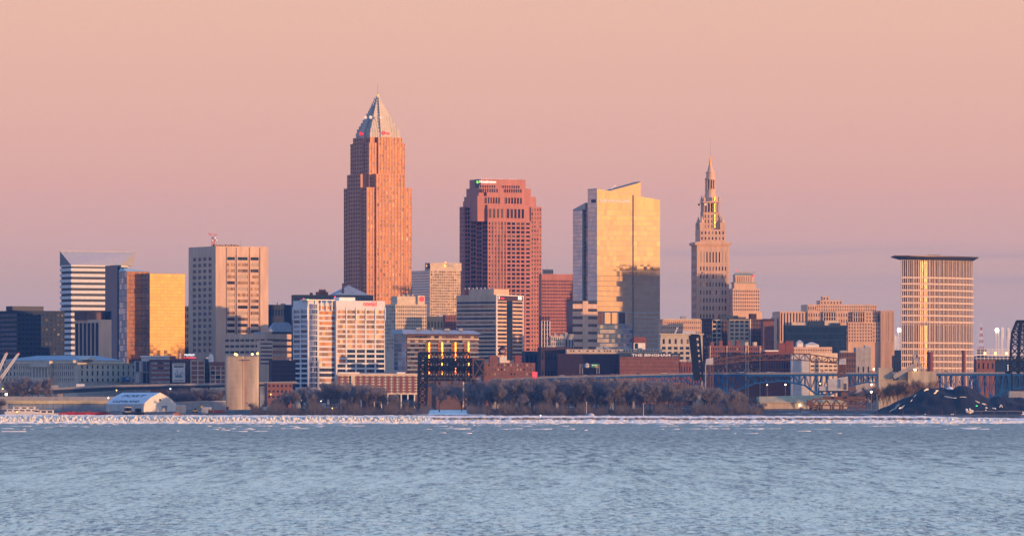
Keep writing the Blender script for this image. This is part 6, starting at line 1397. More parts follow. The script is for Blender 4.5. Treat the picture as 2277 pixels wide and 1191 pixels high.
p = MB(); p.box(X(1830), X(1925), -2, 2, zz(886), zz(881)); p.build('walkway', 'steel_rust', u_)

# ---------------------------------------------------------------- warehouse, sheds, coal, boats
D = 4800.0; b = Bld('warehouse', 'long low tan metal warehouse with a shallow roof behind the breakwater', 'warehouse', 1686, 1691, 1884, D, 895, 4, Lmin=24); z = b.z; b.core()
b.done('tan_warm'); p = MB(); u = b.uR(1842); p.hexa([(-.8, -.8, b.T+.01), (b.W+.8, -.8, b.T+.01), (b.W+.8, 24, b.T+.01), (-.8, 24, b.T+.01), (-.6, 4, z(881)), (u, 4, z(877)), (u, 20, z(877)), (-.6, 20, z(881))]); b.part('roof', p, mat('khaki_roof', (.42, .38, .24), .8))
for i in range(9): p = MB(); u = b.W*(.06+.11*i); p.fbox(b.face('R'), u-.12, u+.12, .01, .15, 0, b.T); b.part('panel_joint', p, 'tan_concrete')
p = MB(); p.ball((b.uR(1778.5), -.8, z(900.5)), .55); b.part('lamp', p, 'lamp_white'); p = MB(); p.fbox(b.face('R'), 0, b.W, .01, .4, 0, 1.2); b.part('plinth', p, 'roof_dark')
# low hut in front of it
D = 4560.0; h_ = empty('hut', (wx(1668, D), D, terr(D)), 0, 'small pale hut with an octagonal turret and a dark roof by the icy shore', 'hut'); X = lambda p: wx(p, D)-wx(1668, D); zz = lambda y: wz(y, D)-terr(D)
p = MB(); p.box(X(1652), X(1691), 0, 6, -1, zz(909)); p.build('wall', 'cream', h_); p = MB(); p.hexa([(X(1650), -.5, zz(909)+.01), (X(1692), -.5, zz(909)+.01), (X(1692), 6.5, zz(909)+.01), (X(1650), 6.5, zz(909)+.01), (X(1653), 2, zz(904.5)), (X(1690), 2, zz(904.5)), (X(1690), 4, zz(904.5)), (X(1653), 4, zz(904.5))]); p.build('roof', 'roof_dark', h_)
p = MB(); p.lathe([(2.0, -1), (2.0, zz(909)), (2.2, zz(908.8)), (.2, zz(904))], 8, X(1648), 0); p.build('turret', 'grey_light', h_)
# port shed
D = 4640.0; k = D/F; ps_ = empty('port_shed', (wx(356, D), D, terr(D)), R(-38), 'white fabric port shed with faded lettering on its curved roof', 'shed')
zz = lambda y: wz(y, D)-terr(D)
# local: gable plane along +x (facing the viewer, to the right), roof runs along +y
hw_ = 15.2; Lr = 47.0; ze, zm, zp = zz(897), zz(884), zz(872)
G_ = [(-hw_, -.5), (-hw_, ze), (-hw_*.62, zm), (0, zp), (hw_*.62, zm), (hw_, ze), (hw_, -.5)]
th = R(38)
ps_.rotation_euler = (0, 0, R(40))
# gable faces the camera slightly right; the long roof side runs away to the left
p = MB()
def gable(y): return [(x_, y, z_) for x_, z_ in G_]
n_ = len(G_); 
A = [(0 if False else x_, 0.0, z_) for x_, z_ in G_]
px_l, px_r = 322, 393
p = MB()
W2 = hw_*2
def gp(f, z_, yy): return (f, yy, z_)
pts = [(-hw_, ze), (-hw_*.55, zm+ (zp-zm)*.12), (0, zp), (hw_*.55, zm+(zp-zm)*.12), (hw_, ze)]
for i in range(4):
    (xa, za), (xb, zb_) = pts[i], pts[i+1]; q_ = MB()
    q_.poly3([(xa, 0, za), (xb, 0, zb_), (xb, Lr, zb_), (xa, Lr, za)], [(xa, 0, za-.35), (xb, 0, zb_-.35), (xb, Lr, zb_-.35), (xa, Lr, za-.35)]); q_.build('roof_panel', 'white_blue', ps_)
p = MB(); b0 = len(p.v); loop = [(-hw_+.2, -.5)] + [(x_*.985, z_-.36) for x_, z_ in pts] + [(hw_-.2, -.5)]
p.poly3([(x_, .05, z_) for x_, z_ in loop], [(x_, .35, z_) for x_, z_ in loop]); p.build('gable_wall', 'white_panel', ps_)
p = MB(); p.box(-hw_, -hw_+.3, .4, Lr, -.5, ze-.36); p.build('side_wall', 'grey_light', ps_); p = MB(); p.box(hw_-.3, hw_, .4, Lr, -.5, ze-.36); p.build('side_wall', 'grey_light', ps_)
p = MB(); p.box(1.5, 6.5, -.15, .04, -.2, zz(901)); p.build('door', 'slate_blue', ps_); p = MB(); p.box(-.9, .9, -.15, .04, zz(891), zz(886)); p.build('vent', 'roof_dark', ps_)
for i in range(1, 9): q_ = MB(); (xa, za), (xb, zb_), (xc_, zc_) = pts[0], pts[1], pts[2]; yv = Lr*i/9; q_.bar((xa, yv, za+.03), (xb, yv, zb_+.03), .16); q_.bar((xb, yv, zb_+.03), (xc_, yv, zc_+.03), .16); q_.build('roof_rib', 'grey_light', ps_)
def roof_text(body, y0, y1, f, hgt, m_):
    (xa, za), (xb, zb_) = pts[0], pts[1]
    (xc_, zc_) = pts[2]
    d0 = Vector((xb-xa, 0, zb_-za)).normalized() if f < .5 else Vector((xc_-xb, 0, zc_-zb_)).normalized()
    base_ = Vector((xa, 0, za)) + Vector((xb-xa, 0, zb_-za))*f*2 if f < .5 else Vector((xb, 0, zb_)) + Vector((xc_-xb, 0, zc_-zb_))*(f-.5)*2
    o = text_obj('lettering', body, m_, ps_, (0, 0, 0), (0, 0, 0), width=y1-y0, height=hgt, ext=.05, bold=.02)
    xax = Vector((0, -1, 0)); yax = d0; zax = xax.cross(yax); mt_ = Matrix((xax, yax, zax)).transposed().to_4x4(); mt_.translation = base_ + Vector((0, y1, 0)) + zax*.10; o.matrix_local = mt_
roof_text('CLEVELAND', Lr*.18, Lr*.88, .10, 2.6, 'navy_metal'); roof_text('PORT', Lr*.22, Lr*.80, .52, 4.2, 'navy_metal')
# quay wall shed behind
D = 4900.0; b = Bld('quay_shed', 'very long low blue-grey quay shed with a cream roof edge behind the white boats', 'shed', 14, 18, 246, D, 897, 2, Lmin=14); b.core(); b.done('slate_blue'); p = MB(); p.box(-.5, b.W+.5, -.8, 14, b.T+.01, b.z(890)); b.part('roof_edge', p, 'yellow_cream') if 'yellow_cream' in M else b.part('roof_edge', p, mat('yellow_cream', (.55, .46, .26), .8))
for i in range(10): p = MB(); u = b.W*(.05+.1*i); p.fbox(b.face('R'), u-.3, u+.3, .01, .3, 0, b.T); b.part('pilaster', p, 'roof_grey')
b = Bld('embankment_wall', 'grey concrete road embankment wall between the viaduct and the quay shed', 'wall', -30, -20, 258, 5150, 881, 2, Lmin=10); b.core(); b.done('grey_concrete')
b = Bld('embankment_wall', 'sloping grey road wall with railing between the port shed and the silos', 'wall', 380, 384, 502, 4900, 893, 2, Lmin=8); b.core(); b.done('grey_concrete')
p = MB(); p.hexa([(0, -.3, b.T+.01), (b.W, -.3, b.T+.01), (b.W, 2, b.T+.01), (0, 2, b.T+.01), (0, -.3, b.z(896) + 1.2), (b.W, -.3, b.z(890)), (b.W, 2, b.z(890)), (0, 2, b.z(896)+1.2)]); b.part('road_slab', p, 'grey_light')
# white boats at left
D = 4470.0; k = D/F
def boat(pxa, pxb, ytop, label, decks, m_='white_paint', hull='white_paint'):
    e = empty('boat', (wx((pxa+pxb)/2, D), D, terr(D)-.4), 0, label, 'boat'); w_ = (pxb-pxa)/2*k; zt = wz(ytop, D)-terr(D)+.4
    hh = zt*.42; p = MB(); p.hexa([(-w_*.92, -2, 0), (w_*.88, -2, 0), (w_*.88, 3, 0), (-w_*.92, 3, 0), (-w_, -2.6, hh), (w_, -2.6, hh), (w_, 3.4, hh), (-w_, 3.4, hh)]); p.build('hull', hull, e)
    z0 = hh
    for (fa, fb, hf) in decks:
        z1 = z0 + (zt-hh)*hf; p = MB(); p.box(w_*fa, w_*fb, -1.9, 2.6, z0+.01, z1-.25); p.build('deck_house', m_, e)
        p = MB(); p.box(w_*fa-.4, w_*fb+.4, -2.4, 3, z1-.24, z1); p.build('deck_roof', m_, e)
        nw = max(2, int((fb-fa)*w_/4.2))
        for i in range(nw):
            x_ = w_*fa + (fb-fa)*w_*(i+.5)/nw; p = MB(); p.box(x_-1.5, x_+1.5, -2.0, -1.91, z0+.5, z1-.6); p.build('window', 'glass_dark', e)
        z0 = z1
    return e
boat(10, 88, 903, 'white double decked boat laid up at the far left behind the ice', [(-.85, .9, .5), (-.5, .75, .5)])
boat(74, 130, 911, 'smaller cream white boat moored right of the double decked one', [(-.9, .6, 1.0)])
b = boat(272, 297, 904, 'pale workboat with a dark cabin beside the port shed', [(-.5, .5, 1.0)], 'white_panel', 'navy_metal')
b = boat(297, 322, 907, 'dark blue workboat moored in front of the port shed', [(-.6, .3, 1.0)], 'navy_metal', 'navy_clad')
e = empty('barge', (wx(186, D), D+10, terr(D)), 0, 'long low red barge lying along the quay right of the white boats', 'barge'); p = MB(); w_ = 56*k; p.hexa([(-w_*.98, -2, -.5), (w_*.98, -2, -.5), (w_*.98, 3, -.5), (-w_*.98, 3, -.5), (-w_, -2.4, 1.7), (w_, -2.4, 1.7), (w_, 3.4, 1.7), (-w_, 3.4, 1.7)]); p.build('hull', 'red_paint', e)
for i in range(9):
    p = MB(); x_ = -w_*.9 + i*w_*.2; p.hexa([(x_, -1.6, 1.71), (x_+w_*.19, -1.6, 1.71), (x_+w_*.19, 2, 1.71), (x_, 2, 1.71), (x_+.4, -1, 2.3+.5*(i % 3)), (x_+w_*.17, -1, 2.3), (x_+w_*.17, 1.5, 2.3), (x_+.4, 1.5, 2.3+.5*(i % 3))]); p.build('cargo_cover', 'brick_red', e)
def lampp(px, py, D_, m_, label, r_=.55, base=None, name='street_lamp', h0=None):
    bz = terr(D_); e = empty(name, (wx(px, D_), D_, bz), 0, label, 'street lamp'); zt = wz(py, D_)-bz; p = MB(); p.bar((0, .3, 0), (0, .3, zt), .22, .15); p.build('pole', 'steel_grey', e); p = MB(); p.ball((0, 0, zt), r_*.78, 8, 5); p.build('lamp', m_, e); return e
for px, py, D_, m_, lb_, r_ in ((14, 876, 4600, 'lamp_white', 'brightest white lamp at the far left below the cranes', 1.1), (6, 864, 5300, 'lamp_orange', 'small orange lamp at the left edge above the viaduct', .6), (38, 907+8, 4455, 'lamp_orange', 'small orange lamp on the quay before the double decked boat', .4),
    (241, 884, 4620, 'lamp_white', 'dark post with a pale lamp at the left end of the port shed', .4), (379, 864, 5100, 'lamp_white', 'pale lamp above the port shed gable', .5), (259, 867, 5300, 'lamp_orange', 'warm lamp under the viaduct above the port shed', .5), (602, 876, 4900, 'lamp_orange', 'orange lamp by the brick shed right of the silos', .5),
    (683, 886, 4700, 'lamp_white', 'bright yellow lamp among bare trees below the grey grid office', .75), (670, 889, 4700, 'lamp_orange', 'small amber lamp just left of the bright yellow one in the trees', .5), (714, 891, 4690, 'lamp_white', 'small white lamp in the trees before the red lorry', .4), (768, 891, 4690, 'lamp_orange', 'small warm lamp alone among the middle trees', .4), (739, 907, 4500, 'lamp_orange', 'low orange lamp near the water under the trees', .35),
    (1706, 855, 5000, 'lamp_white', 'small white lamp under the blue arch, left one', .4), (1746.5, 854.5, 5000, 'lamp_white', 'yellow lamp cluster under the middle of the blue arch', .7), (1824, 852, 4990, 'lamp_orange', 'orange lamp under the bridge left of the grey machine house', .6), (1943, 820, 5500, 'lamp_white', 'white lamp on the bridge left of the tan elevator', .8), (1938, 854.5, 4950, 'lamp_white', 'white lamp under the bridge, upper one left of the elevator', .7), (1937.5, 870.5, 4900, 'lamp_white', 'white lamp under the bridge, lower one left of the elevator', .9), (1938, 847, 4960, 'lamp_green', 'green signal lamp under the bridge left of the elevator', .5),
    (2172, 903, 4520, 'lamp_green', 'green glowing navigation light on the coal heap', 1.1), (1202, 923, 4420, 'lamp_white', 'tiny pale marker light at the foot of the middle trees', .3)):
    lampp(px, py, D_, m_, lb_, r_)
# poles and small things along the shore
for px, py, lb_ in ((1304, 892, 'bare white pole on the shore in front of the middle trees'), (1431, 896, 'thin grey pole among trees left of the bascule bridge')):
    e = empty('utility_pole', (wx(px, 4450), 4450, terr(4450)), 0, lb_, 'pole'); zt = wz(py, 4450)-terr(4450); p = MB(); p.bar((0, 0, 0), (0, 0, zt), .35, .22); p.build('post', 'white_panel', e); p = MB(); p.bar((-.8, 0, zt-.6), (.8, 0, zt-.6), .2); p.build('crossarm', 'steel_grey', e)
e = empty('tent', (wx(1314, 4440), 4440, terr(4440)), 0, 'small pale dome tent beside the white pole', 'tent'); p = MB(); p.lathe([(2.6, 0), (2.4, .8), (1.5, 1.5), (.2, 1.8)], 12); p.build('canopy', 'grey_light', e); p = MB(); p.box(-4.4, -1.8, -1, 1, 0, 1.2); p.build('tarpaulin', 'blue_paint', e)
e = empty('lorry', (wx(713, 4640), 4640, terr(4640)), 0, 'red and white lorry parked among bare trees', 'lorry'); p = MB(); p.box(-5, 3.5, -1.2, 1.2, .8, 2.2); p.build('chassis', 'red_paint', e); p = MB(); p.box(-3.6, 3.5, -1.3, 1.3, 2.21, 6.4); p.build('box_body', 'white_panel', e); p = MB(); p.box(-6.2, -3.7, -1.2, 1.2, .8, 3.6); p.build('cab', 'red_paint', e)
for dx in (-5, 1.2, 2.6): p = MB(); p.lathe([(.55, -.15), (.55, .15)], 10); o = p.build('wheel', 'black_paint', e); o.rotation_euler = RR; o.location = (dx, -1.3, .55)
for px, wd, hh, lb_ in ((594, 9, 7, 'pale heap under a sheet right of the silos'), (627, 4, 5, 'small pale sheeted boat among the trees'), (659, 7, 11, 'cream container stack between tree trunks'), (693, 5, 6, 'pale caravan behind the trees near the lorry')):
    D_ = 4610; e = empty('covered_boat', (wx(px, D_), D_, terr(D_)), 0, lb_, 'covered boat'); p = MB(); p.hexa([(-wd*.5, -2, 0), (wd*.5, -2, 0), (wd*.5, 2, 0), (-wd*.5, 2, 0), (-wd*.35, -1, hh*.55), (wd*.4, -1, hh*.75), (wd*.4, 1, hh*.75), (-wd*.35, 1, hh*.55)]); p.build('cover', 'cream', e); p = MB(); p.box(-wd*.4, wd*.4, -2.3, -2.1, .1, .9); p.build('cradle', 'steel_rust', e)
for px, wd, hh, m_, nm, lb_ in ((459, 7, 4.6, 'grey_light', 'container', 'grey tank container between the port shed and the silos'), (481, 12, 2.6, 'brick_red', 'container', 'low red container left of the silos'), (402, 7, 6.0, 'slate_blue', 'container', 'blue-grey shed box right of the port shed'), (434, 5, 4.0, 'yellow_paint', 'loader', 'yellow wheel loader left of the grey tank')):
    D_ = 4560; e = empty(nm, (wx(px, D_), D_, terr(D_)), 0, lb_, nm); p = MB()
    if nm == 'loader':
        p.box(-1.6, 1.6, -1, 1, .8, 2.2); p.build('body', m_, e); p = MB(); p.box(-.6, .8, -.9, .9, 2.21, 3.6); p.build('cab', 'glass_dark', e); p = MB(); p.bar((1.4, 0, 1.6), (4.2, 0, 4.6), .5); p.build('arm', m_, e); p = MB(); p.hexa([(4, -1.2, 4.2), (5.4, -1.2, 4.4), (5.4, 1.2, 4.4), (4, 1.2, 4.2), (3.8, -1.2, 5.2), (5.6, -1.2, 5.6), (5.6, 1.2, 5.6), (3.8, 1.2, 5.2)]); p.build('bucket', m_, e)
        for dx in (-1.1, 1.2): p = MB(); p.lathe([(.8, -.25), (.8, .25)], 10); o = p.build('wheel', 'black_paint', e); o.rotation_euler = RR; o.location = (dx, -1.2, .8)
    else:
        p.hexa([(-wd/2, -2, 0), (wd/2, -2, 0), (wd/2, 2, 0), (-wd/2, 2, 0), (-wd/2, -2, hh*.94), (wd/2, -2, hh*.94), (wd/2, 2, hh), (-wd/2, 2, hh)]); p.build('box', m_, e); p = MB()
        for i in range(6): p.box(-wd/2+wd*(i+.5)/6-.1, -wd/2+wd*(i+.5)/6+.1, -2.12, -2.01, .1, hh*.9)
        p.build('rib', m_, e)
# orange construction fence along the quay
e = empty('barrier', (wx(405, 4440), 4440, terr(4440)), 0, 'orange plastic barrier net along the ice near the port shed', 'barrier')
r9 = random.Random(8)
for i in range(26):
    p = MB(); x_ = wx(300+i*5.0, 4440)-wx(405, 4440); hh = r9.uniform(.3, .9) + (1.6 if 16 < i < 20 else 0); p.hexa([(x_, -.1, 0), (x_+1.1, -.1, 0), (x_+1.1, .1, 0), (x_, .1, 0), (x_, -.1, hh), (x_+1.1, -.1, hh*r9.uniform(.5, 1)), (x_+1.1, .1, hh*.8), (x_, .1, hh)]); p.build('net_panel', 'orange_paint', e)
# cranes at the left edge
D = 5450.0; k = D/F
for (p0, y0, p1, y1, lb_) in ((-22, 865, 14.5, 785, 'left one of two pale lattice crane booms at the left edge'), (-10, 858, 41, 786, 'right one of two pale lattice crane booms, in front of the stone hall')):
    e = empty('crane', (wx(p0, D), D, terr(D)), 0, lb_, 'crane'); dx = (p1-p0)*k; z0, z1 = wz(y0, D)-terr(D), wz(y1, D)-terr(D)
    lattice((0, 0, z0), (dx, 0, z1), 3.0, 16, 'white_paint', 'boom', e, .45, .35, 2.2, 1.6)
    p = MB(); p.box(-4, 3, -2, 2, 1.4, z0); p.build('cab', 'yellow_paint', e); p = MB(); p.box(-5, 4, -2.4, 2.4, 0, 1.39); p.build('crawler', 'steel_black', e); p = MB(); p.ball((dx, 0, z1+.6), .9); p.build('boom_head', 'red_paint', e)
    p = MB(); p.bar((dx*.97, 0, z1), (dx*1.0, 0, z1-14), .15); p.build('hoist_rope', 'steel_grey', e)

# ---------------------------------------------------------------- coal heap
cp = [(1930, 922), (1945, 915), (1960, 908), (1975, 900), (1990, 893), (2005, 886), (2020, 878), (2035, 871), (2048, 864), (2058, 861), (2075, 860.5), (2095, 861), (2105, 864), (2118, 865), (2128, 859), (2140, 857), (2150, 859), (2162, 866), (2175, 873), (2190, 880), (2202, 884), (2212, 881), (2225, 880), (2240, 882.5), (2260, 884.5), (2290, 886), (2350, 890), (2420, 905)]
D = 4560.0; nxx, nyy = 300, 40
pxs_ = np.linspace(1932, 2420, nxx); topz = H + (HY - np.interp(pxs_, [a for a, _ in cp], [c for _, c in cp]))/F*D
base_z = terr(4470)
yy_ = np.linspace(-1, 1, nyy); Yc = D + yy_*62
Zc = np.zeros((nyy, nxx)); r8 = np.random.default_rng(8)
for j in range(nyy):
    s_y = max(0, 1 - abs(yy_[j])**1.15); Zc[j] = base_z - 1 + (topz - base_z + 1) * s_y
nz = np.zeros_like(Zc)
for lam, am in ((30, .9), (14, .55), (7, .35), (3, .2)):
    for _ in range(4):
        th_ = r8.uniform(0, 3.14); nz += am*.35*np.sin(2*np.pi*(np.cos(th_)*pxs_[None, :]*.33 + np.sin(th_)*Yc[:, None])/lam + r8.uniform(0, 6))
edge = np.clip((1-np.abs(yy_))*3, 0, 1)[:, None]; Zc = Zc + nz*edge*.8*np.clip((topz-base_z)/8, 0, 1)[None, :] - .0
Xc_ = (pxs_[None, :]-CX)/F*Yc[:, None]*0 + (pxs_[None, :]-CX)/F*D
coal = grid_mesh('coal_heap', np.broadcast_to(Xc_, Zc.shape), np.broadcast_to(Yc[:, None], Zc.shape), Zc, M['coal'], smooth=True)
tag(coal, 'broad black coal heap with two humps and streaks of snow', 'coal heap')
sm = MB()
def coal_z(px, j): return float(np.interp(px, pxs_, Zc[j]))
for (pa, pb, ja, jb, w_) in ((1977, 1999, 9, 14, .9), (1991, 2006, 7, 11, 1.4), (1970, 1980, 6, 9, .6), (1985, 1997, 12, 15, .5), (2053, 2064, 17, 18, 1.3), (2078, 2085, 16, 17, 1.1), (2073, 2080, 14, 15, 1.1), (2094, 2114, 12, 11, .9), (2114, 2121, 11, 11, .5), (2128, 2143, 11, 11, .4), (2028, 2034, 14, 15, .8), (2020, 2025, 12, 13, .7), (2162, 2172, 10, 10, .6), (2176, 2186, 10, 10, .8), (1947, 1953, 4, 3, 1.4)):
    n_ = 6; up = []; dn = []
    for i in range(n_+1):
        f = i/n_; px = pa+(pb-pa)*f; jj = ja+(jb-ja)*f; j0 = int(jj); j1_ = min(j0+1, nyy-1); zc_ = coal_z(px, j0)*(1-(jj-j0)) + coal_z(px, j1_)*(jj-j0); y_ = D + (-1+2*jj/(nyy-1))*62; ww = w_*math.sin(math.pi*(.12+.76*f))*random.uniform(.7, 1.2); up.append(((px-CX)/F*D, y_-.9, zc_+ww*.5+.45)); dn.append(((px-CX)/F*D, y_-.9, zc_-ww*.5+.35))
    sm.poly3([(x_, y_-.25, z_) for x_, y_, z_ in up+dn[::-1]], [(x_, y_+.6, z_) for x_, y_, z_ in up+dn[::-1]])
o = sm.build('snow_streak', 'snow', coal)
for (px, py, wd, hh, lb_) in ((2155, 912, 16, 10, 'big'), (2194, 908, 7, 7, ''), (2210, 907, 8, 4, ''), (2226, 902, 7, 5, ''), (2117, 920, 7, 2.5, ''), (2058, 920, 4, 2, ''), (2275, 918, 8, 6, '')):
    for j in range(5):
        q_ = MB(); r7 = random.Random(int(px)+j); D_ = 4478.0; kx = D_/F; q_.ball((0, 0, 0), 1, 7, 5); o = q_.build('snow_clump', 'snow', coal); o.scale = (wd*kx*.3*r7.uniform(.5, 1), 1, hh*kx*.35*r7.uniform(.6, 1.1)); o.location = (wx(px+r7.uniform(-.4, .4)*wd, D_), D_, wz(py+r7.uniform(-.4, .5)*hh, D_))
# fence posts before the heap
e = empty('fence', (wx(2120, 4440), 4440, terr(4440)), 0, 'thin post and rail fence between the coal heap and the icy shore', 'fence')
for i, px in enumerate(range(1950, 2300, 29)): p = MB(); x_ = wx(px, 4440)-wx(2120, 4440); p.bar((x_, 0, 0), (x_, 0, 3.4), .3); p.build('post', 'steel_rust', e)
p = MB(); p.bar((wx(2150, 4440)-wx(2120, 4440), 0, 3.2), (wx(2300, 4440)-wx(2120, 4440), 0, 3.3), .2); p.build('rail', 'steel_grey', e)
# white salt heap behind
D = 5000; e = MB(); e.lathe([(17, 0), (12, 7), (5, 15.5), (1, 18.5)], 18); o = e.build('salt_heap', 'white_panel', None, loc=(wx(2112, D), D, terr(D))); tag(o, 'pale tent shaped salt heap peeking between the two coal humps', 'salt heap')

# ---------------------------------------------------------------- bare trees
def tree_proto(seed, hgt, spread, tw=1.0, nt_=700):
    r = random.Random(seed); tr = MB(); tips = []
    def branch(p, d, ln, rad, lev):
        n_ = 3 if lev < 2 else 2; q0 = p; dd = d.copy()
        for s in range(n_):
            dd = (dd + Vector((r.uniform(-.16, .16), r.uniform(-.16, .16), r.uniform(-.02, .14)))).normalized(); q1 = q0 + dd*ln/n_; r1 = rad*(1-.35*(s+1)/n_)
            tr.bar(q0, q1, 2*rad*(1-.35*s/n_), 2*r1)
            if lev >= 1: tips.append((q1.copy(), dd.copy(), lev))
            q0 = q1
        if lev < 3:
            for c in range(r.randint(3, 4) if lev else r.randint(4, 6)):
                f = r.uniform(.45, 1.0) if lev else r.uniform(.35, 1.0); st_ = p.lerp(q0, f); a = r.uniform(0, 6.28); out = Vector((math.cos(a), math.sin(a), 0)); nd = (dd*(.75 if lev else .9) + out*r.uniform(.35, .75)*spread).normalized(); branch(st_, nd, ln*r.uniform(.5, .72), rad*.5, lev+1)
    branch(Vector((0, 0, -.5)), Vector((r.uniform(-.06, .06), r.uniform(-.06, .06), 1)).normalized(), hgt*.50, .36*tw, 0)
    tm = tr.mesh('trunk', 'bark'); cb_v, cb_f = [], []
    for i in range(nt_):
        p, d, lev = r.choice(tips); p = p + Vector((r.uniform(-1, 1), r.uniform(-1, 1), r.uniform(-1, 1)))*hgt*.035
        a = Vector((r.gauss(0, .6), r.gauss(0, .6), r.gauss(.35, .5))); dd = (d*.5 + a).normalized(); ln = r.uniform(1.2, 3.4)*hgt/22; wv = dd.cross(Vector((r.uniform(-1, 1), r.uniform(-1, 1), .3))).normalized()*r.uniform(.05, .12)
        b_ = len(cb_v); q1 = p + dd*ln; cb_v += [tuple(p-wv), tuple(p+wv), tuple(q1)]; cb_f.append((b_, b_+1, b_+2))
        if r.random() < .7:
            m_ = p.lerp(q1, .45); e2 = m_ + (dd + Vector((r.uniform(-.8, .8), r.uniform(-.8, .8), r.uniform(-.1, .7)))).normalized()*ln*.6; b_ = len(cb_v); cb_v += [tuple(m_-wv*.7), tuple(m_+wv*.7), tuple(e2)]; cb_f.append((b_, b_+1, b_+2))
    cm_ = bpy.data.meshes.new('crown'); cm_.from_pydata(cb_v, [], cb_f); cm_.materials.append(M['twigs'])
    zs_ = sorted(v[2] for v in cb_v); zmax = zs_[int(len(zs_)*.955)]; return tm, cm_, zmax
protos = [tree_proto(100+i, 22, random.uniform(.7, 1.15), .8, 1700) for i in range(8)]
def alt_mat(me, m_):
    c = me.copy(); c.materials.clear(); c.materials.append(M[m_]); return c
pale = [(alt_mat(t_, 'bark_pale'), alt_mat(c_, 'twigs_tan'), z_) for t_, c_, z_ in protos[:4]]
def plant(px, D_, ytop, pr, label, group=None, wide=1.0, base=None):
    bz = terr(D_) if base is None else base; zt = wz(ytop, D_)-bz; tm, cm_, zm_ = pr; s = zt/zm_
    e = empty('tree', (wx(px, D_), D_, bz), random.uniform(0, 6.28), label, 'tree', group); e.scale = (s*wide, s*wide, s)
    for nm, me in (('trunk', tm), ('crown', cm_)): o = bpy.data.objects.new(nm, me); link(o, e)
    return e
tt = [(560, 900), (575, 886), (610, 876), (640, 866), (680, 856), (720, 848), (770, 846), (820, 851), (860, 862), (900, 878), (935, 890), (955, 880), (975, 856), (1010, 862), (1045, 858), (1075, 846), (1110, 838), (1180, 838), (1250, 839), (1300, 836), (1370, 838), (1430, 840), (1490, 845), (1540, 850), (1580, 858), (1620, 862), (1650, 864), (1680, 880), (1690, 892)]
rT = random.Random(77)
ORD = 'first second third fourth fifth sixth seventh eighth ninth tenth eleventh twelfth thirteenth fourteenth'.split()
MARKS = [(592, 'just right of the silos'), (618, 'below the dark brick block beside the silos'), (645, 'below the low brick shed'), (668, 'below the left wing of the grey grid office'), (690, 'by the bright yellow lamp'), (722, 'around the parked red lorry'), (750, 'below the bowed glass of the grey office'), (785, 'at the left end of the brick and white block'), (820, 'below the middle of the brick and white block'), (860, 'below the right half of the brick and white block'), (900, 'before the stilts of the brick and white block'), (935, 'beside the black tower of the lift bridge'),
         (1075, 'at the left edge of the middle grove'), (1100, 'below the end frame of the lift bridge'), (1130, 'below the water tank'), (1165, 'below the banded office tower'), (1188, 'just left of the glowing red panel'), (1215, 'just right of the glowing red panel'), (1250, 'at the left end of the plum brick warehouse'), (1285, 'left of the overhead road sign'), (1303, 'right beside the white pole'), (1335, 'below the overhead road sign'), (1380, 'below the right half of the plum warehouse'), (1420, 'at the left end of the lettered brick block'), (1455, 'below the middle of the lettered brick block'), (1500, 'below the right half of the lettered brick block'), (1546, 'at the foot of the raised black bridge leaf'),
         (1590, 'before the rusty unloader tower'), (1625, 'below the left end of the blue truss'), (1655, 'behind the small pale hut'), (9999, 'at the left corner of the tan warehouse')]
seen_lab = {}
def treelabel(px, D_, yt):
    mk_ = next(m_ for p_, m_ in MARKS if px < p_); top_ = float(np.interp(px, [t[0] for t in tt], [t[1] for t in tt]))
    sz = 'tall' if yt-top_ < 9 else ('middling' if yt-top_ < 18 else 'short'); row = 'front row' if D_ < 4620 else ('middle row' if D_ < 4690 else 'back row')
    return f'{sz} {row} bare tree {mk_}'
clumps = [(575, 930, 'bare trees crowding the shore below the grey grid office', 76, 'bare brown tree in the thicket below the grey grid office'), (1056, 1300, 'bare trees in the middle grove', 74, 'bare brown tree in the dense middle grove left of the white pole'), (1300, 1545, 'bare trees right of the white pole', 70, 'bare tree in the grove between the white pole and the raised black bridge'), (1560, 1690, 'bare trees before the blue bridge', 26, 'bare tree in the thicket between the raised black bridge and the tan warehouse')]
for a, c_, grp, n_, lb_ in clumps:
    for i in range(n_):
        px = a + (c_-a)*(i+.5)/n_ + rT.uniform(-5, 5); D_ = rT.uniform(4560, 4760); yt = float(np.interp(px, [t[0] for t in tt], [t[1] for t in tt])) + 5 + abs(rT.gauss(0, 8)) + (rT.uniform(8, 30) if rT.random() < .35 else 0)
        plant(px, D_, yt, rT.choice(protos), treelabel(px, D_, yt), grp, rT.uniform(.65, 1.0))
for px, D_, yt, lb_ in ((977, 4600, 853, 'lone full crowned bare tree with a forked trunk on the snow under the lift bridge'), (1027, 4640, 862, 'slim bare tree on the snow, second from the dense middle grove'), (1045, 4600, 850, 'tall bare tree on the snow at the left edge of the middle grove'), (2, 4520, 888, 'bare bush like tree cut by the left edge before the boats'), (563, 4560, 896, 'small bare tree at the foot of the silos'), (1694, 4500, 897, 'little bare tree at the left corner of the tan warehouse'), (1780, 4500, 906, 'low dark leafless bush before the tan warehouse')):
    plant(px, D_, yt, rT.choice(protos), lb_, None, 1.25)
for i, px in enumerate((1958, 1966, 1973, 1981, 1990, 1998, 2006, 2014, 2023, 2031, 2040, 2050, 2060, 2070)):
    plant(px, 4780 + rT.uniform(-20, 30), float(np.interp(px, [1955, 1990, 2030, 2075], [866, 852, 848, 846])) + rT.uniform(-3, 6), pale[i % 4], f'{ORD[i]} from the left of the pale slender trees before the tan elevator', 'pale bare trees before the elevator', .62)
for i, px in enumerate((30, 52, 70, 88, 108)): plant(px, 5330, 842+rT.uniform(0, 5), protos[i % 8], f'{ORD[i]} from the left of five bare trees before the stone hall', 'bare trees before the stone hall', .9)
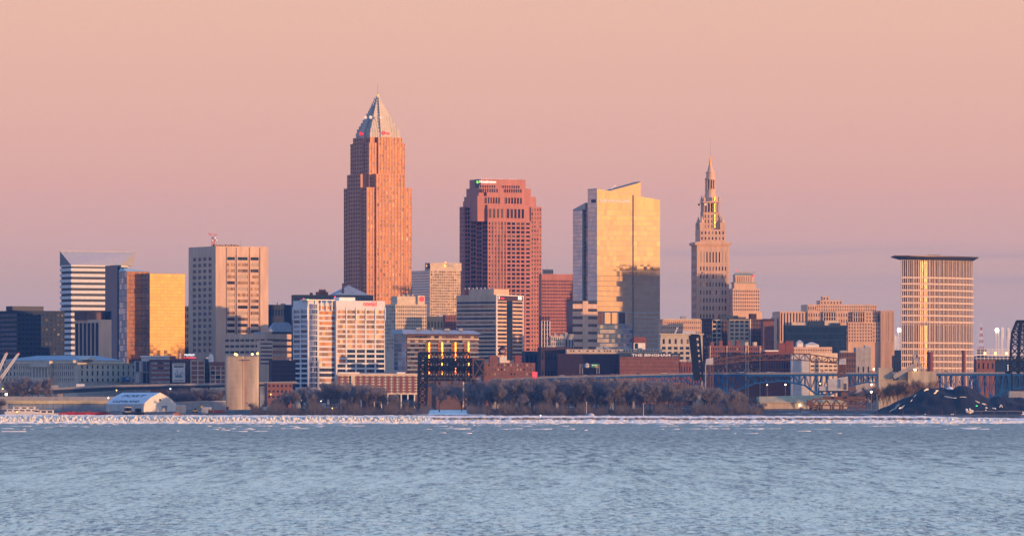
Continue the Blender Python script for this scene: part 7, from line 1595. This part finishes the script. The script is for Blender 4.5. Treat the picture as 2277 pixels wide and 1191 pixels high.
for i in range(14): px = 390 + i*8.2; plant(px, 5000, 866+rT.uniform(0, 8), protos[i % 8], f'{ORD[i]} from the left of the trees under the left viaduct', 'bare trees under the viaduct', 1.1, base=terr(5000)-2)
for i in range(12): px = 1985 + i*0; 
for i in range(10): px = 1890 + i*7.5; plant(px, 5080, 868+rT.uniform(-6, 8), protos[i % 8], f'{ORD[i]} from the left of the trees under the bridge near the elevator', 'bare trees under the bridge right part', .9)
# undergrowth
ub = MB(); 
r3 = random.Random(9); uv, uf = [], []
for a, c_, n_, hh in ((560, 945, 16000, 6.5), (1050, 1300, 14000, 6.0), (1300, 1570, 13000, 5.0), (1570, 1695, 7000, 7.0), (945, 1050, 500, .8), (912, 952, 1600, 5.5), (1040, 1090, 1800, 5.0)):
    for i in range(n_):
        px = r3.uniform(a, c_); D_ = r3.uniform(4475, 4640); x_ = wx(px, D_); z0 = terr(D_)-.2; hn = hh*(.55 + .45*math.sin(px*.11)*math.sin(px*.037+1)); ln = abs(r3.gauss(.5, .35))*hn*1.6; an = r3.uniform(0, 6.28); w_ = r3.uniform(.06, .16); dx = r3.gauss(0, .35)*ln
        b_ = len(uv); uv += [(x_-w_*math.cos(an), D_-w_*math.sin(an), z0), (x_+w_*math.cos(an), D_+w_*math.sin(an), z0), (x_+dx, D_+r3.gauss(0, .3)*ln, z0+ln)]; uf.append((b_, b_+1, b_+2))
        mx_, mz_ = x_+dx*.5, z0+ln*.5; b_ = len(uv); uv += [(mx_-w_, D_, mz_), (mx_+w_, D_, mz_), (mx_+r3.gauss(0, .6)*ln*.5, D_+r3.gauss(0, .5), mz_+abs(r3.gauss(.3, .3))*ln)]; uf.append((b_, b_+1, b_+2))
me = bpy.data.meshes.new('undergrowth'); me.from_pydata(uv, [], uf); me.materials.append(M['brush']); o = bpy.data.objects.new('undergrowth', me); link(o); tag(o, 'tangled leafless undergrowth at the foot of the shore trees', 'undergrowth', kind='stuff')

# ---------------------------------------------------------------- second level: pieces that belong to a part hang from that part
SUBS = {'lettering': ('sign_band', 'sign_wall', 'sign_panel', 'board'), 'emblem': ('sign_wall', 'sign_panel'), 'cabin_roof': ('roof_cabin',), 'crown_rib': ('crown',), 'spire': ('crown',), 'beacon': ('crown',), 'key_sign': ('crown',),
        'parapet': ('crown',), 'railing_post': ('railing',), 'deck_roof': ('deck_house',), 'fin_edge': ('roof_fin',), 'print_line': ('board',), 'print_figure': ('board',), 'stripe': ('base',), 'script': ('base',), 'duct': ('machine_house',), 'door': ('machine_house', 'gable_wall'),
        'vent': ('gable_wall',), 'sign_text': ('green_panel',), 'yellow_panel': ('green_panel',), 'screen_mark': ('screen',), 'conveyor_rail': ('conveyor',), 'finial': ('column',), 'lantern_glass': ('wall',), 'bay_cap': ('glint_bay',), 'tall_window': ('bay',),
        'roof_rib': ('roof_panel',), 'rim': ('silo',), 'pour_joint': ('silo',), 'lid': ('tank',), 'painted_stripe': ('tank',), 'lamp_rack': ('pole',), 'green_roof': ('wall',), 'pole_lamp': ('pole',), 'panel_joint': ('wall',), 'boom_head': ('boom',), 'hoist_rope': ('boom',), 'bucket': ('arm',), 'warning_light': ('penthouse', 'parapet'), 'roof_edge': ('cornice',), 'balustrade': ('loggia',), 'snow_clump': (), 'mullion_frame': (), 'flagpole': ('spire_tip',)}
bn = lambda o: o.name.split('.')[0]
for root in [o for o in COL.objects if o.parent is None and o.children]:
    kids = list(root.children)
    for c_ in kids:
        opts = [k for nm in SUBS.get(bn(c_), ()) for k in kids if bn(k) == nm and k is not c_ and k.parent is root][:60]
        if not opts or c_.children: continue
        def ctr(o):
            p_ = o.data.vertices; n_v = len(p_); q_ = [p_[i_].co for i_ in (0, n_v//3, n_v//2, n_v-1)]; return o.matrix_basis @ (sum(q_, Vector())/4)
        cc = ctr(c_); first = bn(opts[0]); opts = [k for k in opts if bn(k) == first]
        best = min(opts, key=lambda k: (ctr(k)-cc).length); c_.parent = best; c_.matrix_parent_inverse = best.matrix_basis.inverted()

# ---------------------------------------------------------------- air
HAZE = 0.000024
if HAZE > 0:
    hz = MB(); hz.box(-9100, 9100, -2600, 12100, -7.5, 420.0)
    m = bpy.data.materials.new('haze'); m.use_nodes = True; t = m.node_tree; t.nodes.clear(); o_ = N(t, 'ShaderNodeOutputMaterial'); v_ = N(t, 'ShaderNodeVolumePrincipled'); v_.inputs['Color'].default_value = (.13, .38, 1.0, 1); v_.inputs['Density'].default_value = HAZE; v_.inputs['Anisotropy'].default_value = .2
    t.links.new(v_.outputs[0], o_.inputs['Volume']); o = hz.build('haze', m); o['kind'] = 'stuff'
